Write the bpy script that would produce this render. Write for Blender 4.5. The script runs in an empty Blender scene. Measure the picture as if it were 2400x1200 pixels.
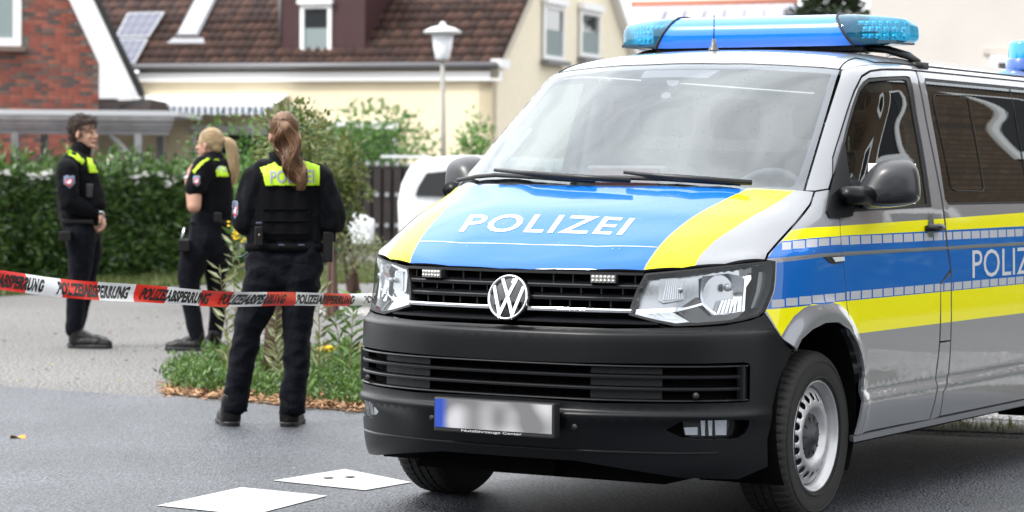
import bpy, bmesh, math, random
from mathutils import Vector, Matrix, geometry, noise
from mathutils.bvhtree import BVHTree
random.seed(7)
R = math.radians
sc = bpy.context.scene
COL = sc.collection

# ------------------------------------------------------------ camera
CP = Vector((5.1338, -8.8244, 1.3886)); YAW, PITCH, ROLL = -0.525441, -0.0318518, 0.0091104; FPX = 6194.1
F = Vector((math.sin(YAW)*math.cos(PITCH), math.cos(YAW)*math.cos(PITCH), math.sin(PITCH)))
_r = Vector((math.cos(YAW), -math.sin(YAW), 0)); _u = _r.cross(F)
RT = _r*math.cos(ROLL)+_u*math.sin(ROLL); UP = _u*math.cos(ROLL)-_r*math.sin(ROLL)
cam = bpy.data.cameras.new('camera'); cam.lens = FPX/2400*36; cam.sensor_width = 36; cam.clip_end = 2000; cam.clip_start = .1
cam.dof.use_dof = True; cam.dof.focus_distance = 10.6; cam.dof.aperture_fstop = 4.2
camo = bpy.data.objects.new('camera', cam); COL.objects.link(camo)
m = Matrix((RT, UP, -F)).transposed().to_4x4(); m.translation = CP; camo.matrix_world = m
sc.camera = camo

# ------------------------------------------------------------ world, sun, exposure
SUN_EL, SUN_AZ = R(48), R(-150)
w = bpy.data.worlds.new('World'); sc.world = w; w.use_nodes = True
nt = w.node_tree; nt.nodes.clear()
def N(t, typ, **k):
    n = t.nodes.new(typ)
    for a, b in k.items(): setattr(n, a, b)
    return n
out = N(nt, 'ShaderNodeOutputWorld'); bg = N(nt, 'ShaderNodeBackground'); sky = N(nt, 'ShaderNodeTexSky', sky_type='NISHITA', sun_disc=False)
sky.sun_elevation = SUN_EL; sky.sun_rotation = SUN_AZ
bg.inputs[1].default_value = 0.1
bg2 = N(nt, 'ShaderNodeBackground'); bg2.inputs[0].default_value = (.97, .985, 1.0, 1); bg2.inputs[1].default_value = 1.0
mixs = N(nt, 'ShaderNodeMixShader'); tc = N(nt, 'ShaderNodeTexCoord'); mp = N(nt, 'ShaderNodeMapping'); mp.inputs['Scale'].default_value = (1.6, 1.6, 4.5)
no = N(nt, 'ShaderNodeTexNoise'); no.inputs['Scale'].default_value = 2.1; no.inputs['Detail'].default_value = 6; no.inputs['Roughness'].default_value = .55
cr = N(nt, 'ShaderNodeValToRGB'); cr.color_ramp.elements[0].position = .30; cr.color_ramp.elements[0].color = (.62,)*3+(1,); cr.color_ramp.elements[1].position = .56
L = nt.links.new
L(tc.outputs['Generated'], mp.inputs[0]); L(mp.outputs[0], no.inputs[0]); L(no.outputs[0], cr.inputs[0]); L(cr.outputs[0], mixs.inputs[0])
# the cloud is thinnest and brightest high up on the sun's side of the sky
dp = N(nt, 'ShaderNodeVectorMath', operation='DOT_PRODUCT'); dp.inputs[1].default_value = Vector((-.52, .12, .84)).normalized()
mx0 = N(nt, 'ShaderNodeMath', operation='MAXIMUM'); mx0.inputs[1].default_value = 0
pw = N(nt, 'ShaderNodeMath', operation='POWER'); pw.inputs[1].default_value = 3
ma = N(nt, 'ShaderNodeMath', operation='MULTIPLY_ADD'); ma.inputs[1].default_value = 1.0; ma.inputs[2].default_value = .85
L(tc.outputs['Generated'], dp.inputs[0]); L(dp.outputs['Value'], mx0.inputs[0]); L(mx0.outputs[0], pw.inputs[0]); L(pw.outputs[0], ma.inputs[0]); L(ma.outputs[0], bg2.inputs[1])
L(sky.outputs[0], bg.inputs[0]); L(bg.outputs[0], mixs.inputs[1]); L(bg2.outputs[0], mixs.inputs[2]); L(mixs.outputs[0], out.inputs[0])
sun = bpy.data.lights.new('sun', 'SUN'); sun.energy = 1.5; sun.angle = R(12); sun.color = (1, .96, .9)
suno = bpy.data.objects.new('sun', sun); COL.objects.link(suno)
# direction to the sun: front-left above the van
sd = Vector((math.sin(SUN_AZ)*math.cos(SUN_EL), math.cos(SUN_AZ)*math.cos(SUN_EL), math.sin(SUN_EL)))
suno.rotation_euler = sd.to_track_quat('Z', 'Y').to_euler()
vs = sc.view_settings; vs.view_transform = 'Standard'; vs.look = 'None'; vs.gamma = 1; vs.use_curve_mapping = False; vs.exposure = 1.35
sc.cycles.max_bounces = 8; sc.cycles.transparent_max_bounces = 24; sc.cycles.caustics_reflective = False; sc.cycles.caustics_refractive = False

# ------------------------------------------------------------ materials
MT = {}
def mat(name, col=(.5, .5, .5), rough=.5, metal=0, coat=0, spec=.5, bump=0, bscale=40, var=0, vscale=6, emit=None, coatr=.03, vcol=None, sheen=0, alpha=1, trans=0, bdist=.002):
    if name in MT: return MT[name]
    mm = bpy.data.materials.new(name); mm.use_nodes = True; t = mm.node_tree; b = t.nodes['Principled BSDF']
    b.inputs['Base Color'].default_value = (*col, 1); b.inputs['Roughness'].default_value = rough; b.inputs['Metallic'].default_value = metal
    b.inputs['Coat Weight'].default_value = coat; b.inputs['Coat Roughness'].default_value = coatr; b.inputs['Specular IOR Level'].default_value = spec
    b.inputs['Sheen Weight'].default_value = sheen; b.inputs['Alpha'].default_value = alpha; b.inputs['Transmission Weight'].default_value = trans
    if emit: b.inputs['Emission Color'].default_value = (*emit[0], 1); b.inputs['Emission Strength'].default_value = emit[1]
    if bump or var:
        c = N(t, 'ShaderNodeTexCoord')
    if bump:
        n = N(t, 'ShaderNodeTexNoise'); n.inputs['Scale'].default_value = bscale; n.inputs['Detail'].default_value = 4
        bp = N(t, 'ShaderNodeBump'); bp.inputs['Strength'].default_value = bump; bp.inputs['Distance'].default_value = bdist
        t.links.new(c.outputs['Object'], n.inputs[0]); t.links.new(n.outputs[0], bp.inputs['Height']); t.links.new(bp.outputs[0], b.inputs['Normal'])
    if var:
        n = N(t, 'ShaderNodeTexNoise'); n.inputs['Scale'].default_value = vscale; n.inputs['Detail'].default_value = 6
        r = N(t, 'ShaderNodeValToRGB'); r.color_ramp.elements[0].position = .3; r.color_ramp.elements[1].position = .7
        lo = tuple(x*(1-var) for x in col); hi = vcol or tuple(min(1, x*(1+var)) for x in col)
        r.color_ramp.elements[0].color = (*lo, 1); r.color_ramp.elements[1].color = (*hi, 1)
        t.links.new(c.outputs['Object'], n.inputs[0]); t.links.new(n.outputs[0], r.inputs[0]); t.links.new(r.outputs[0], b.inputs['Base Color'])
    MT[name] = mm; return mm
def glassmat(name, tint, ior=1.75, rough=.0, body=0.0, bodycol=(.3, .35, .35)):
    mm = bpy.data.materials.new(name); mm.use_nodes = True; t = mm.node_tree; t.nodes.clear()
    o = N(t, 'ShaderNodeOutputMaterial'); tr = N(t, 'ShaderNodeBsdfTransparent'); tr.inputs[0].default_value = (*tint, 1)
    g = N(t, 'ShaderNodeBsdfGlossy'); g.inputs['Roughness'].default_value = rough; g.inputs[0].default_value = (.93, .98, 1, 1)
    fr = N(t, 'ShaderNodeFresnel'); ge = N(t, 'ShaderNodeNewGeometry'); mr_ = N(t, 'ShaderNodeMapRange'); mr_.inputs[3].default_value = ior; mr_.inputs[4].default_value = 1/ior
    t.links.new(ge.outputs['Backfacing'], mr_.inputs[0]); t.links.new(mr_.outputs[0], fr.inputs[0]); mx = N(t, 'ShaderNodeMixShader')
    t.links.new(fr.outputs[0], mx.inputs[0]); src = tr
    if body:
        d = N(t, 'ShaderNodeBsdfDiffuse'); d.inputs[0].default_value = (*bodycol, 1); m2 = N(t, 'ShaderNodeMixShader'); m2.inputs[0].default_value = body
        t.links.new(tr.outputs[0], m2.inputs[1]); t.links.new(d.outputs[0], m2.inputs[2]); src = m2
    t.links.new(src.outputs[0], mx.inputs[1]); t.links.new(g.outputs[0], mx.inputs[2]); t.links.new(mx.outputs[0], o.inputs[0])
    MT[name] = mm; return mm
SILVER = mat('silver_paint', (.235, .242, .262), .34, .35, 1.0, coatr=.02)
BLUE = mat('blue_film', (.0, .112, .43), .5, 0, .8, spec=.1, coatr=.03)
YEL = mat('yellow_film', (.86, .80, .0), .5, 0, .7, spec=.1, coatr=.05)
WHT = mat('white_film', (.62, .63, .65), .4, 0, .5)
RETRO = mat('retro_film', (.42, .43, .46), .5, .0, .1, bump=.3, bscale=300)
PLAS = mat('bumper_plastic', (.0012, .0016, .0026), .36, 0, 0, .26, bump=.15, bscale=500, bdist=.0005)
PLAS2 = mat('grille_plastic', (.006, .0065, .008), .34, spec=.42)
BLK = mat('black_rubber', (.008, .008, .009), .55)
PIT = mat('dark_cavity', (.003, .003, .003), .9, spec=.1)
CHR = mat('chrome', (.85, .86, .88), .06, 1)
CHR2 = mat('reflector_chrome', (.80, .82, .85), .16, 1)
LINER = mat('interior_trim', (.45, .45, .46), .8)
SEAT = mat('seat_fabric', (.05, .055, .065), .9)
DASH = mat('dashboard', (.075, .08, .085), .75)
GLASS = glassmat('windscreen_glass', (.84, .90, .90), 1.95)
TINT = glassmat('tinted_glass', (.06, .065, .07), 1.9)
SGLASS = glassmat('side_glass', (.16, .20, .18), 1.9)
CLEAR = glassmat('lens_glass', (.96, .97, .98), 1.38)

# ------------------------------------------------------------ helpers
def mesh(name, vs_, fs, m_=None, parent=None, smooth=False, mi=None, loc=None):
    me = bpy.data.meshes.new(name); me.from_pydata([tuple(v) for v in vs_], [], fs)
    ms = m_ if isinstance(m_, (list, tuple)) else [m_]
    for q in ms:
        if q: me.materials.append(q)
    if mi: me.polygons.foreach_set('material_index', mi)
    if smooth: me.polygons.foreach_set('use_smooth', [True]*len(me.polygons))
    me.update()
    o = bpy.data.objects.new(name, me); COL.objects.link(o)
    if parent: o.parent = parent
    if loc: o.location = loc
    return o
def empty(name, loc, label, cat, group=None, rz=0):
    o = bpy.data.objects.new(name, None); COL.objects.link(o); o.location = loc; o.rotation_euler = (0, 0, rz); o.empty_display_size = .2
    return tag(o, label, cat, group)
def tag(o, label=None, cat=None, group=None, kind=None):
    if label: o['label'] = label
    if cat: o['category'] = cat
    if group: o['group'] = group
    if kind: o['kind'] = kind
    return o
class MB:
    def __init__(s): s.v = []; s.f = []; s.mi = []
    def add(s, v, f, mi=0):
        b = len(s.v); s.v += [Vector(q) for q in v]; s.f += [[b+i for i in q] for q in f]; s.mi += [mi]*len(f); return s
    def box(s, x0, x1, y0, y1, z0, z1, mi=0, M=None):
        v = [Vector((x, y, z)) for z in (z0, z1) for y in (y0, y1) for x in (x0, x1)]
        if M: v = [M @ q for q in v]
        return s.add(v, [(0, 2, 3, 1), (4, 5, 7, 6), (0, 1, 5, 4), (2, 6, 7, 3), (0, 4, 6, 2), (1, 3, 7, 5)], mi)
    def tube(s, pts, r, n=8, mi=0, cap=True, sx=1.0):
        pts = [Vector(p) for p in pts]; rr = r if isinstance(r, (list, tuple)) else [r]*len(pts); b = []; up0 = None
        for i, p in enumerate(pts):
            d = (pts[min(i+1, len(pts)-1)]-pts[max(i-1, 0)]).normalized()
            a = up0 if up0 else (Vector((0, 0, 1)) if abs(d.z) < .9 else Vector((1, 0, 0)))
            e1 = (a-d*a.dot(d)).normalized(); e2 = d.cross(e1); up0 = e1
            b.append([p+(e1*math.cos(t*2*math.pi/n)+e2*math.sin(t*2*math.pi/n)*sx)*rr[i] for t in range(n)])
        v = [q for ring in b for q in ring]
        f = [(i*n+j, i*n+(j+1) % n, (i+1)*n+(j+1) % n, (i+1)*n+j) for i in range(len(pts)-1) for j in range(n)]
        if cap: f += [tuple(range(n))[::-1], tuple((len(pts)-1)*n+j for j in range(n))]
        return s.add(v, f, mi)
    def lathe(s, prof, n=48, M=None, mi=0, a0=0, a1=2*math.pi):
        # prof: (radius, axial) ; axis X
        full = abs(a1-a0-2*math.pi) < 1e-6; k = n if full else n+1; v = []
        for r, a in prof:
            for j in range(k):
                t = a0+(a1-a0)*j/n; v.append(Vector((a, r*math.cos(t), r*math.sin(t))))
        if M: v = [M @ q for q in v]
        f = []
        for i in range(len(prof)-1):
            for j in range(n):
                j2 = (j+1) % k if full else j+1
                f.append((i*k+j, i*k+j2, (i+1)*k+j2, (i+1)*k+j))
        return s.add(v, f, mi)
    def build(s, name, m_, parent=None, smooth=False, loc=None):
        return mesh(name, s.v, s.f, m_, parent, smooth, s.mi, loc)
def bevel(o, wd=.005, seg=2, ang=40):
    b = o.modifiers.new('b', 'BEVEL'); b.width = wd; b.segments = seg; b.limit_method = 'ANGLE'; b.angle_limit = R(ang); return o
def subsurf(o, lv=2):
    b = o.modifiers.new('s', 'SUBSURF'); b.levels = b.render_levels = lv; return o
def shade(o, ang=35):
    me = o.data; me.polygons.foreach_set('use_smooth', [True]*len(me.polygons))
    me.set_sharp_from_angle(angle=R(ang)); return o
def bake(o):
    dg = bpy.context.evaluated_depsgraph_get(); me = bpy.data.meshes.new_from_object(o.evaluated_get(dg)); me.name = o.name
    o.modifiers.clear(); o.data = me; return o
def ray(px, py): return (F+RT*((px-1200)/FPX)-UP*((py-600)/FPX))
def P(px, py, D): return CP+ray(px, py)*D          # D = depth along the view axis, metres
def G(px, py, z=0):
    d = ray(px, py); return CP+d*((z-CP.z)/d.z)
def proj(X):
    d = Vector(X)-CP; z = d.dot(F); return (1200+FPX*d.dot(RT)/z, 600-FPX*d.dot(UP)/z)
def text2d(s, size=1.0, bold=0.0, space=1.0):
    cu = bpy.data.curves.new('t', 'FONT'); cu.body = s; cu.size = size; cu.offset = bold; cu.space_character = space; cu.resolution_u = 3
    o = bpy.data.objects.new('t', cu); COL.objects.link(o)
    dg = bpy.context.evaluated_depsgraph_get(); me = bpy.data.meshes.new_from_object(o.evaluated_get(dg))
    v = [q.co.copy() for q in me.vertices]; f = [tuple(p.vertices) for p in me.polygons]
    bpy.data.objects.remove(o); bpy.data.curves.remove(cu); bpy.data.meshes.remove(me)
    xs = [q.x for q in v]; ys = [q.y for q in v]
    x0, x1, y0, y1 = min(xs), max(xs), min(ys), max(ys)
    return [((q.x-x0)/(x1-x0), (q.y-y0)/(y1-y0)) for q in v], f, (x1-x0)/(y1-y0)

# ============================================================ POLICE VAN
van = empty('police_van', (0, 0, 0), 'silver police van with blue and yellow livery and blue light bar in the foreground', 'van')
SY = [.78, 1.1, 1.6, 2.25, 3.3, 4.4, 4.82]
def side_pts(x, z, ys=SY): return [(x, y, z) for y in ys]
def rowf(front, z, xs, zs=None, ys=SY):
    if isinstance(ys, float): zs, ys = ys, SY
    f = [(a[0], a[1], a[2] if len(a) > 2 else z) for a in front]
    return f+side_pts(xs, zs if zs is not None else z, ys)
NET = [
 rowf([(0,.03),(.3,.04),(.52,.075),(.68,.14),(.80,.26),(.865,.40),(.895,.55)], .20, .90),
 rowf([(0,-.0),(.3,.01),(.52,.05),(.69,.12),(.82,.25),(.885,.40),(.915,.56)], .29, .930),
 rowf([(0,-.045),(.316,-.031),(.53,.03),(.70,.12),(.83,.245),(.895,.39),(.925,.56)], .42, .952),
 rowf([(0,-.066),(.316,-.052),(.53,.008),(.70,.099),(.835,.226),(.903,.38),(.93,.56)], .468, .954, None, .46),
 rowf([(0,-.044),(.316,-.030),(.53,.026),(.70,.118),(.83,.246),(.897,.385),(.927,.56)], .492, .938, None, .505),
 rowf([(0,-.042),(.3,-.028),(.53,.028),(.70,.12),(.835,.25),(.897,.385),(.928,.56)], .60, .944),
 rowf([(0,-.032),(.3,-.018),(.53,.038),(.70,.128),(.835,.257),(.897,.39),(.930,.56)], .772, .950, None, .755),
 rowf([(0,.0),(.3,.012),(.515,.06),(.68,.145),(.82,.27),(.886,.40),(.929,.56)], .796, .951, None, .80),
 rowf([(0,.02),(.3,.038),(.51,.09),(.67,.16),(.81,.29),(.883,.42),(.93,.58)], .90, .951),
 rowf([(0,.05,1.01),(.3,.07,1.01),(.53,.12,1.013),(.68,.19,1.02),(.81,.31,1.035),(.875,.44,1.045),(.922,.60,1.055)], 0, .948, 1.06),
 rowf([(0,.15,1.103),(.3,.165,1.104),(.538,.212,1.104),(.69,.29,1.103),(.81,.42,1.10),(.875,.54,1.10),(.918,.70,1.105),(.938,.86,1.12)], 0, .944, 1.13, SY[1:]),
 rowf([(0,.38,1.235),(.3,.39,1.232),(.55,.44,1.222),(.70,.51,1.21),(.81,.62,1.198),(.875,.74,1.185),(.914,.87,1.178),(.932,1.0,1.185),(.938,1.2,1.195)], 0, .940, 1.20, SY[2:]),
 rowf([(0,.66,1.335),(.3,.67,1.335),(.55,.735,1.332),(.70,.83,1.33),(.811,.962,1.329),(.862,1.03,1.312),(.905,1.12,1.28),(.924,1.22,1.268),(.930,1.38,1.265)], 0, .932, 1.265, [1.7,2.25,3.3,4.4,4.80]),
 rowf([(0,.955,1.528),(.29,.975,1.526),(.51,1.035,1.520),(.66,1.105,1.513),(.772,1.18,1.505),(.816,1.235,1.493),(.856,1.33,1.472),(.884,1.43,1.46),(.893,1.56,1.455)], 0, .895, 1.455, [1.85,2.35,3.3,4.4,4.77]),
 rowf([(0,1.22,1.708),(.28,1.238,1.704),(.49,1.29,1.697),(.63,1.345,1.688),(.731,1.395,1.678),(.776,1.46,1.668),(.814,1.56,1.65),(.841,1.67,1.64),(.851,1.79,1.635)], 0, .853, 1.635, [2.05,2.5,3.3,4.4,4.73]),
 rowf([(0,1.49,1.863),(.28,1.505,1.860),(.48,1.54,1.852),(.60,1.575,1.845),(.687,1.611,1.837),(.734,1.67,1.835),(.772,1.76,1.825),(.796,1.86,1.815),(.804,1.97,1.81)], 0, .808, 1.81, [2.2,2.6,3.4,4.4,4.68]),
 rowf([(0,1.60,1.908),(.27,1.62,1.904),(.46,1.66,1.895),(.57,1.70,1.888),(.645,1.75,1.883),(.69,1.81,1.882),(.718,1.90,1.88),(.738,1.99,1.878),(.745,2.09,1.878)], 0, .748, 1.88, [2.3,2.7,3.4,4.4,4.64]),
 rowf([(0,1.80,1.936),(.24,1.82,1.933),(.42,1.87,1.926),(.51,1.92,1.922),(.57,1.97,1.919),(.60,2.03,1.919),(.62,2.1,1.918),(.635,2.18,1.918),(.637,2.27,1.918)], 0, .64, 1.922, [2.4,2.8,3.4,4.4,4.62]),
 rowf([(0,2.2,1.955),(.13,2.22,1.954),(.22,2.26,1.952),(.27,2.3,1.951),(.30,2.34,1.95),(.315,2.39,1.95),(.32,2.44,1.95),(.325,2.5,1.95),(.33,2.57,1.95)], 0, .33, 1.952, [2.7,3.0,3.5,4.4,4.6]),
 rowf([(0,2.4,1.96),(0,2.43,1.96),(0,2.46,1.96),(0,2.5,1.96),(0,2.54,1.96),(0,2.59,1.96),(0,2.64,1.96),(0,2.7,1.96),(0,2.76,1.96)], 0, 0, 1.962, [2.85,3.1,3.6,4.4,4.6]),
]
for rw in NET:
    for i_ in range(9, len(rw)):
        if rw[i_][1] > 4.2: rw[i_] = (rw[i_][0], rw[i_][1]+.4, rw[i_][2])
    x, y, z = rw[-1]; rw += [(x*.95, y+.06, z), (x*.7, y+.09, z), (0, y+.10, z)]
def pchip(P_, sub):
    n = len(P_); d = [P_[i+1]-P_[i] for i in range(n-1)]; T = []
    for i in range(n):
        if i == 0: T.append(d[0].copy())
        elif i == n-1: T.append(d[-1].copy())
        else:
            a, b = d[i-1], d[i]; T.append(Vector([0 if a[k]*b[k] <= 0 else 2*a[k]*b[k]/(a[k]+b[k]) for k in range(3)]))
    o = []
    for i in range(n-1):
        for s in range(sub):
            t = s/sub; t2, t3 = t*t, t*t*t
            o.append(P_[i]*(2*t3-3*t2+1)+T[i]*(t3-2*t2+t)+P_[i+1]*(3*t2-2*t3)+T[i+1]*(t3-t2))
    o.append(P_[-1].copy()); return o
# symmetric about x=0: mirror the rows so the tangent is flat there
def fullrow(rw):
    rt = [Vector(p) for p in rw]; lf = [Vector((-p.x, p.y, p.z)) for p in rt[1:-1]][::-1]
    return [Vector((-rt[-1].x, rt[-1].y, rt[-1].z))]+lf+rt
SUBU, SUBV = 6, 6
rows = [pchip(fullrow(rw), SUBU) for rw in NET]
cols = [pchip([rows[i][j] for i in range(len(rows))], SUBV) for j in range(len(rows[0]))]
nu, nv = len(cols), len(cols[0])
MV = [cols[j][i] for i in range(nv) for j in range(nu)]
MF = [(i*nu+j, i*nu+j+1, (i+1)*nu+j+1, (i+1)*nu+j) for i in range(nv-1) for j in range(nu-1)]
MTRI = []
for q in MF: MTRI += [(q[0], q[1], q[2]), (q[0], q[2], q[3])]
MN = [Vector((0, 0, 0)) for _ in MV]
for a, b, c in MTRI:
    n_ = (MV[b]-MV[a]).cross(MV[c]-MV[a])
    for k in (a, b, c): MN[k] += n_
MN = [n_.normalized() if n_.length > 0 else Vector((0, 0, 1)) for n_ in MN]
BV = BVHTree.FromPolygons(MV, MTRI)
def msn(p, idx=None):
    if idx is None: p, _, idx, _ = BV.find_nearest(p)
    a, b, c = MTRI[idx]; wv = geometry.barycentric_transform(p, MV[a], MV[b], MV[c], Vector((1, 0, 0)), Vector((0, 1, 0)), Vector((0, 0, 1)))
    n_ = (MN[a]*wv.x+MN[b]*wv.y+MN[c]*wv.z); 
    return n_.normalized() if n_.length > 1e-6 else MN[a]
def cast(o, d):
    h = BV.ray_cast(o, d.normalized())
    if h[0] is None:
        best = None
        k0 = max(0, (Vector((0, 1.5, 1))-o).dot(d.normalized())-4)
        for i in range(160):
            q = o+d.normalized()*(k0+i*.05); r_ = BV.find_nearest(q)
            if best is None or r_[3] < best[1]: best = (r_[0], r_[3], r_[2])
        return best[0], best[2]
    return h[0], h[2]
def hit(t):
    if len(t) == 2 or t[0] == 'p':
        a = t[-2:]; return cast(CP, ray(*a))[0]
    if t[0] == 's': return cast(Vector((3, t[1], t[2])), Vector((-1, 0, 0)))[0]
    if t[0] == 't': return cast(Vector((t[1], t[2], 4)), Vector((0, 0, -1)))[0]
    if t[0] == 'f': return cast(Vector((t[1], -3, t[2])), Vector((0, 1, 0)))[0]
    if t[0] == 'v': return Vector(t[1:])
def densify(p, st):
    o = []
    for i in range(len(p)):
        a, b = p[i], p[(i+1) % len(p)]; n = max(1, int((b-a).length/st))
        o += [a.lerp(b, k/n) for k in range(n)]
    return o
def inset(p, g):
    n = len(p); ar = sum(p[i].x*p[(i+1) % n].y-p[(i+1) % n].x*p[i].y for i in range(n)); s = 1 if ar > 0 else -1; o = []
    for i in range(n):
        a, b, c = p[i-1], p[i], p[(i+1) % n]; d1 = (b-a).normalized(); d2 = (c-b).normalized()
        n1 = Vector((-d1.y, d1.x))*s; n2 = Vector((-d2.y, d2.x))*s; k = n1+n2
        if k.length < .2: k = n1
        k = k.normalized(); o.append(b+k*(g/max(.45, k.dot(n1))))
    return o
def inside(p, q):
    c = False; n = len(p)
    for i in range(n):
        a, b = p[i], p[i-1]
        if (a.y > q.y) != (b.y > q.y) and q.x < (b.x-a.x)*(q.y-a.y)/(b.y-a.y)+a.x: c = not c
    return c
def smoothpoly(pts, it=1, closed=True):
    for _ in range(it):
        o = []; n = len(pts)
        for i in range(n):
            a, b = pts[i], pts[(i+1) % n]; o += [a.lerp(b, .25), a.lerp(b, .75)]
        pts = o
    return pts
def cdt(outer, holes=(), regs=(), step=.03):
    pts = []; edges = []
    def ring(p):
        b = len(pts); pts.extend(p); edges.extend([(b+i, b+(i+1) % len(p)) for i in range(len(p))])
    O = densify(outer, step); ring(O); H = [densify(h, step) for h in holes]
    for h in H: ring(h)
    for rg in regs: ring(densify(rg, step))
    xs = [p.x for p in O]; ys = [p.y for p in O]; x = min(xs)+step/2
    i = 0
    while x < max(xs):
        y = min(ys)+step/2*(1+(i % 2))
        while y < max(ys):
            q = Vector((x, y))
            if inside(O, q) and not any(inside(h, q) for h in H): pts.append(q)
            y += step
        x += step*.87; i += 1
    r_ = geometry.delaunay_2d_cdt(pts, edges, [], 0, 1e-6)
    V2, F2 = r_[0], r_[2]; fo = []
    for f in F2:
        c = sum((V2[k] for k in f), Vector((0, 0)))/len(f)
        if inside(O, c) and not any(inside(h, c) for h in H):
            a, b, d_ = V2[f[0]], V2[f[1]], V2[f[2]]
            if abs((b-a).cross(d_-a)) > 1e-9: fo.append(f)
    return V2, fo
def panel(name, outline, d, mats, regs=(), holes=(), thick=.012, step=.03, off=0, gap=.0025, both=True, sym=False, disp=None, inner=None, parent=None, hgap=None, fn=None, label=None, rimmat=None):
    """a body panel: outline (3D anchored) projected along d onto the body surface"""
    d = Vector(d).normalized(); e1 = (Vector((0, 0, 1)).cross(d)).normalized() if abs(d.z) < .95 else Vector((1, 0, 0)); e2 = d.cross(e1)
    to2 = lambda p: Vector((p.dot(e1), p.dot(e2)))
    o2 = [to2(hit(t)) for t in outline]; o2 = inset(o2, gap)
    h2 = [inset([to2(hit(t)) for t in h], -(gap if hgap is None else hgap)) for h in holes]
    r2 = [([to2(hit(t)) for t in rg[0]], rg[1]) for rg in regs]
    V2, F2 = cdt(o2, h2, [r_[0] for r_ in r2], step)
    fm = []
    for f in F2:
        c = sum((V2[k] for k in f), Vector((0, 0)))/len(f); mi = 0
        for rg, m_ in r2:
            if inside(rg, c): mi = m_
        fm.append(mi)
    V = []; NN = []
    for q in V2:
        o_ = e1*q.x+e2*q.y+d*6; p, idx = cast(o_, -d); n_ = msn(p, idx)
        dd = off+(disp(p) if disp else 0); V.append(p+n_*dd); NN.append(n_)
    F3 = []; M3 = []
    for f, mi in zip(F2, fm):
        a, b, c = V[f[0]], V[f[1]], V[f[2]]
        F3.append(tuple(f) if (b-a).cross(c-a).dot(NN[f[0]]+NN[f[1]]+NN[f[2]]) > 0 else tuple(f[::-1])); M3.append(mi)
    if sym:
        bm = bmesh.new(); bl = [bm.verts.new(v) for v in V]
        for f, mi in zip(F3, M3):
            try: bf = bm.faces.new([bl[k] for k in f]); bf.material_index = mi
            except ValueError: pass
        bmesh.ops.bisect_plane(bm, geom=bm.verts[:]+bm.edges[:]+bm.faces[:], plane_co=(0, 0, 0), plane_no=(1, 0, 0), clear_inner=True, dist=1e-5)
        for v_ in bm.verts:
            if abs(v_.co.x) < 2e-5: v_.co.x = 0
        bm.verts.ensure_lookup_table(); V = [v_.co.copy() for v_ in bm.verts]; bm.verts.index_update()
        F3 = [tuple(v_.index for v_ in f.verts) for f in bm.faces]; M3 = [f.material_index for f in bm.faces]; bm.free()
        n0 = len(V); mp_ = {}
        for i in range(n0):
            if abs(V[i].x) < 1e-5: mp_[i] = i
            else: mp_[i] = len(V); V.append(Vector((-V[i].x, V[i].y, V[i].z)))
        F3 += [tuple(mp_[k] for k in f[::-1]) for f in F3[:]]; M3 += M3[:]
    used = sorted({k for f in F3 for k in f}); re = {k: i for i, k in enumerate(used)}
    V = [V[k] for k in used]; F3 = [tuple(re[k] for k in f) for f in F3]
    # normals
    if disp:
        NV = [Vector((0, 0, 0)) for _ in V]
        for f in F3:
            n_ = (V[f[1]]-V[f[0]]).cross(V[f[2]]-V[f[0]])
            for k in f: NV[k] += n_
        NV = [n_.normalized() for n_ in NV]
    else: NV = [msn(v) for v in V]
    if fn:
        V = [fn(v) for v in V]
    ec = {}
    for f in F3:
        for i in range(len(f)):
            a, b = f[i], f[(i+1) % len(f)]; ec[(min(a, b), max(a, b))] = ec.get((min(a, b), max(a, b)), [])+[(a, b)]
    bd = [e[0] for e in ec.values() if len(e) == 1]; bvs = {k for e in bd for k in e}
    nout = len(F3); top = [v.copy() for v in V]
    for k in bvs: top[k] = V[k]-NV[k]*.0012
    VV = list(top); FF = list(F3); MI = list(M3); nr = len(mats)
    if thick:
        ti = {}; 
        for k in bvs: ti[k] = len(VV); VV.append(top[k].copy())
        bi = {}
        for k in range(len(V)): bi[k] = len(VV); VV.append(V[k]-NV[k]*thick)
        for a, b in bd: FF.append((ti[b], ti[a], bi[a], bi[b])); MI.append(nr if rimmat else 0)
        if inner is not None or thick:
            for f in F3: FF.append(tuple(bi[k] for k in f[::-1])); MI.append(nr+(1 if rimmat else 0))
    ML = list(mats)+([rimmat] if rimmat else [])+([inner or mats[0]] if thick else [])
    obs = []
    for sgn in ((1, -1) if both and not sym else (1,)):
        v3 = [Vector((v.x*sgn, v.y, v.z)) for v in VV]; f3 = FF if sgn == 1 else [f[::-1] for f in FF]
        o = mesh(name, v3, f3, ML, parent or van, False, MI); me = o.data; me.polygons.foreach_set('use_smooth', [i < nout for i in range(len(FF))])
        nl = []
        for pi, f in enumerate(f3):
            if pi < nout: nl += [Vector((NV[k].x*sgn, NV[k].y, NV[k].z)) for k in f]
            else: nl += [me.polygons[pi].normal.copy()]*len(f)
        me.normals_split_custom_set(nl)
        if label: o['label'] = label
        obs.append(o)
    return obs
def film_text(name, s, mp3, m_, bold=.0, off=.0022, space=1.0, parent=None, maxlen=None):
    v, f, asp = text2d(s, 1, bold, space)
    bm = bmesh.new(); bl = [bm.verts.new((a, b, 0)) for a, b in v]
    for q in f:
        try: bm.faces.new([bl[k] for k in q])
        except ValueError: pass
    if maxlen:
        for _ in range(3):
            es = [e for e in bm.edges if e.calc_length() > maxlen]
            if es: bmesh.ops.subdivide_edges(bm, edges=es, cuts=1)
    bm.verts.index_update(); vv = [mp3(q.co.x, q.co.y) for q in bm.verts]; ff = [tuple(q.index for q in f_.verts) for f_ in bm.faces]; bm.free()
    return mesh(name, vv, ff, m_, parent)

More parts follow.
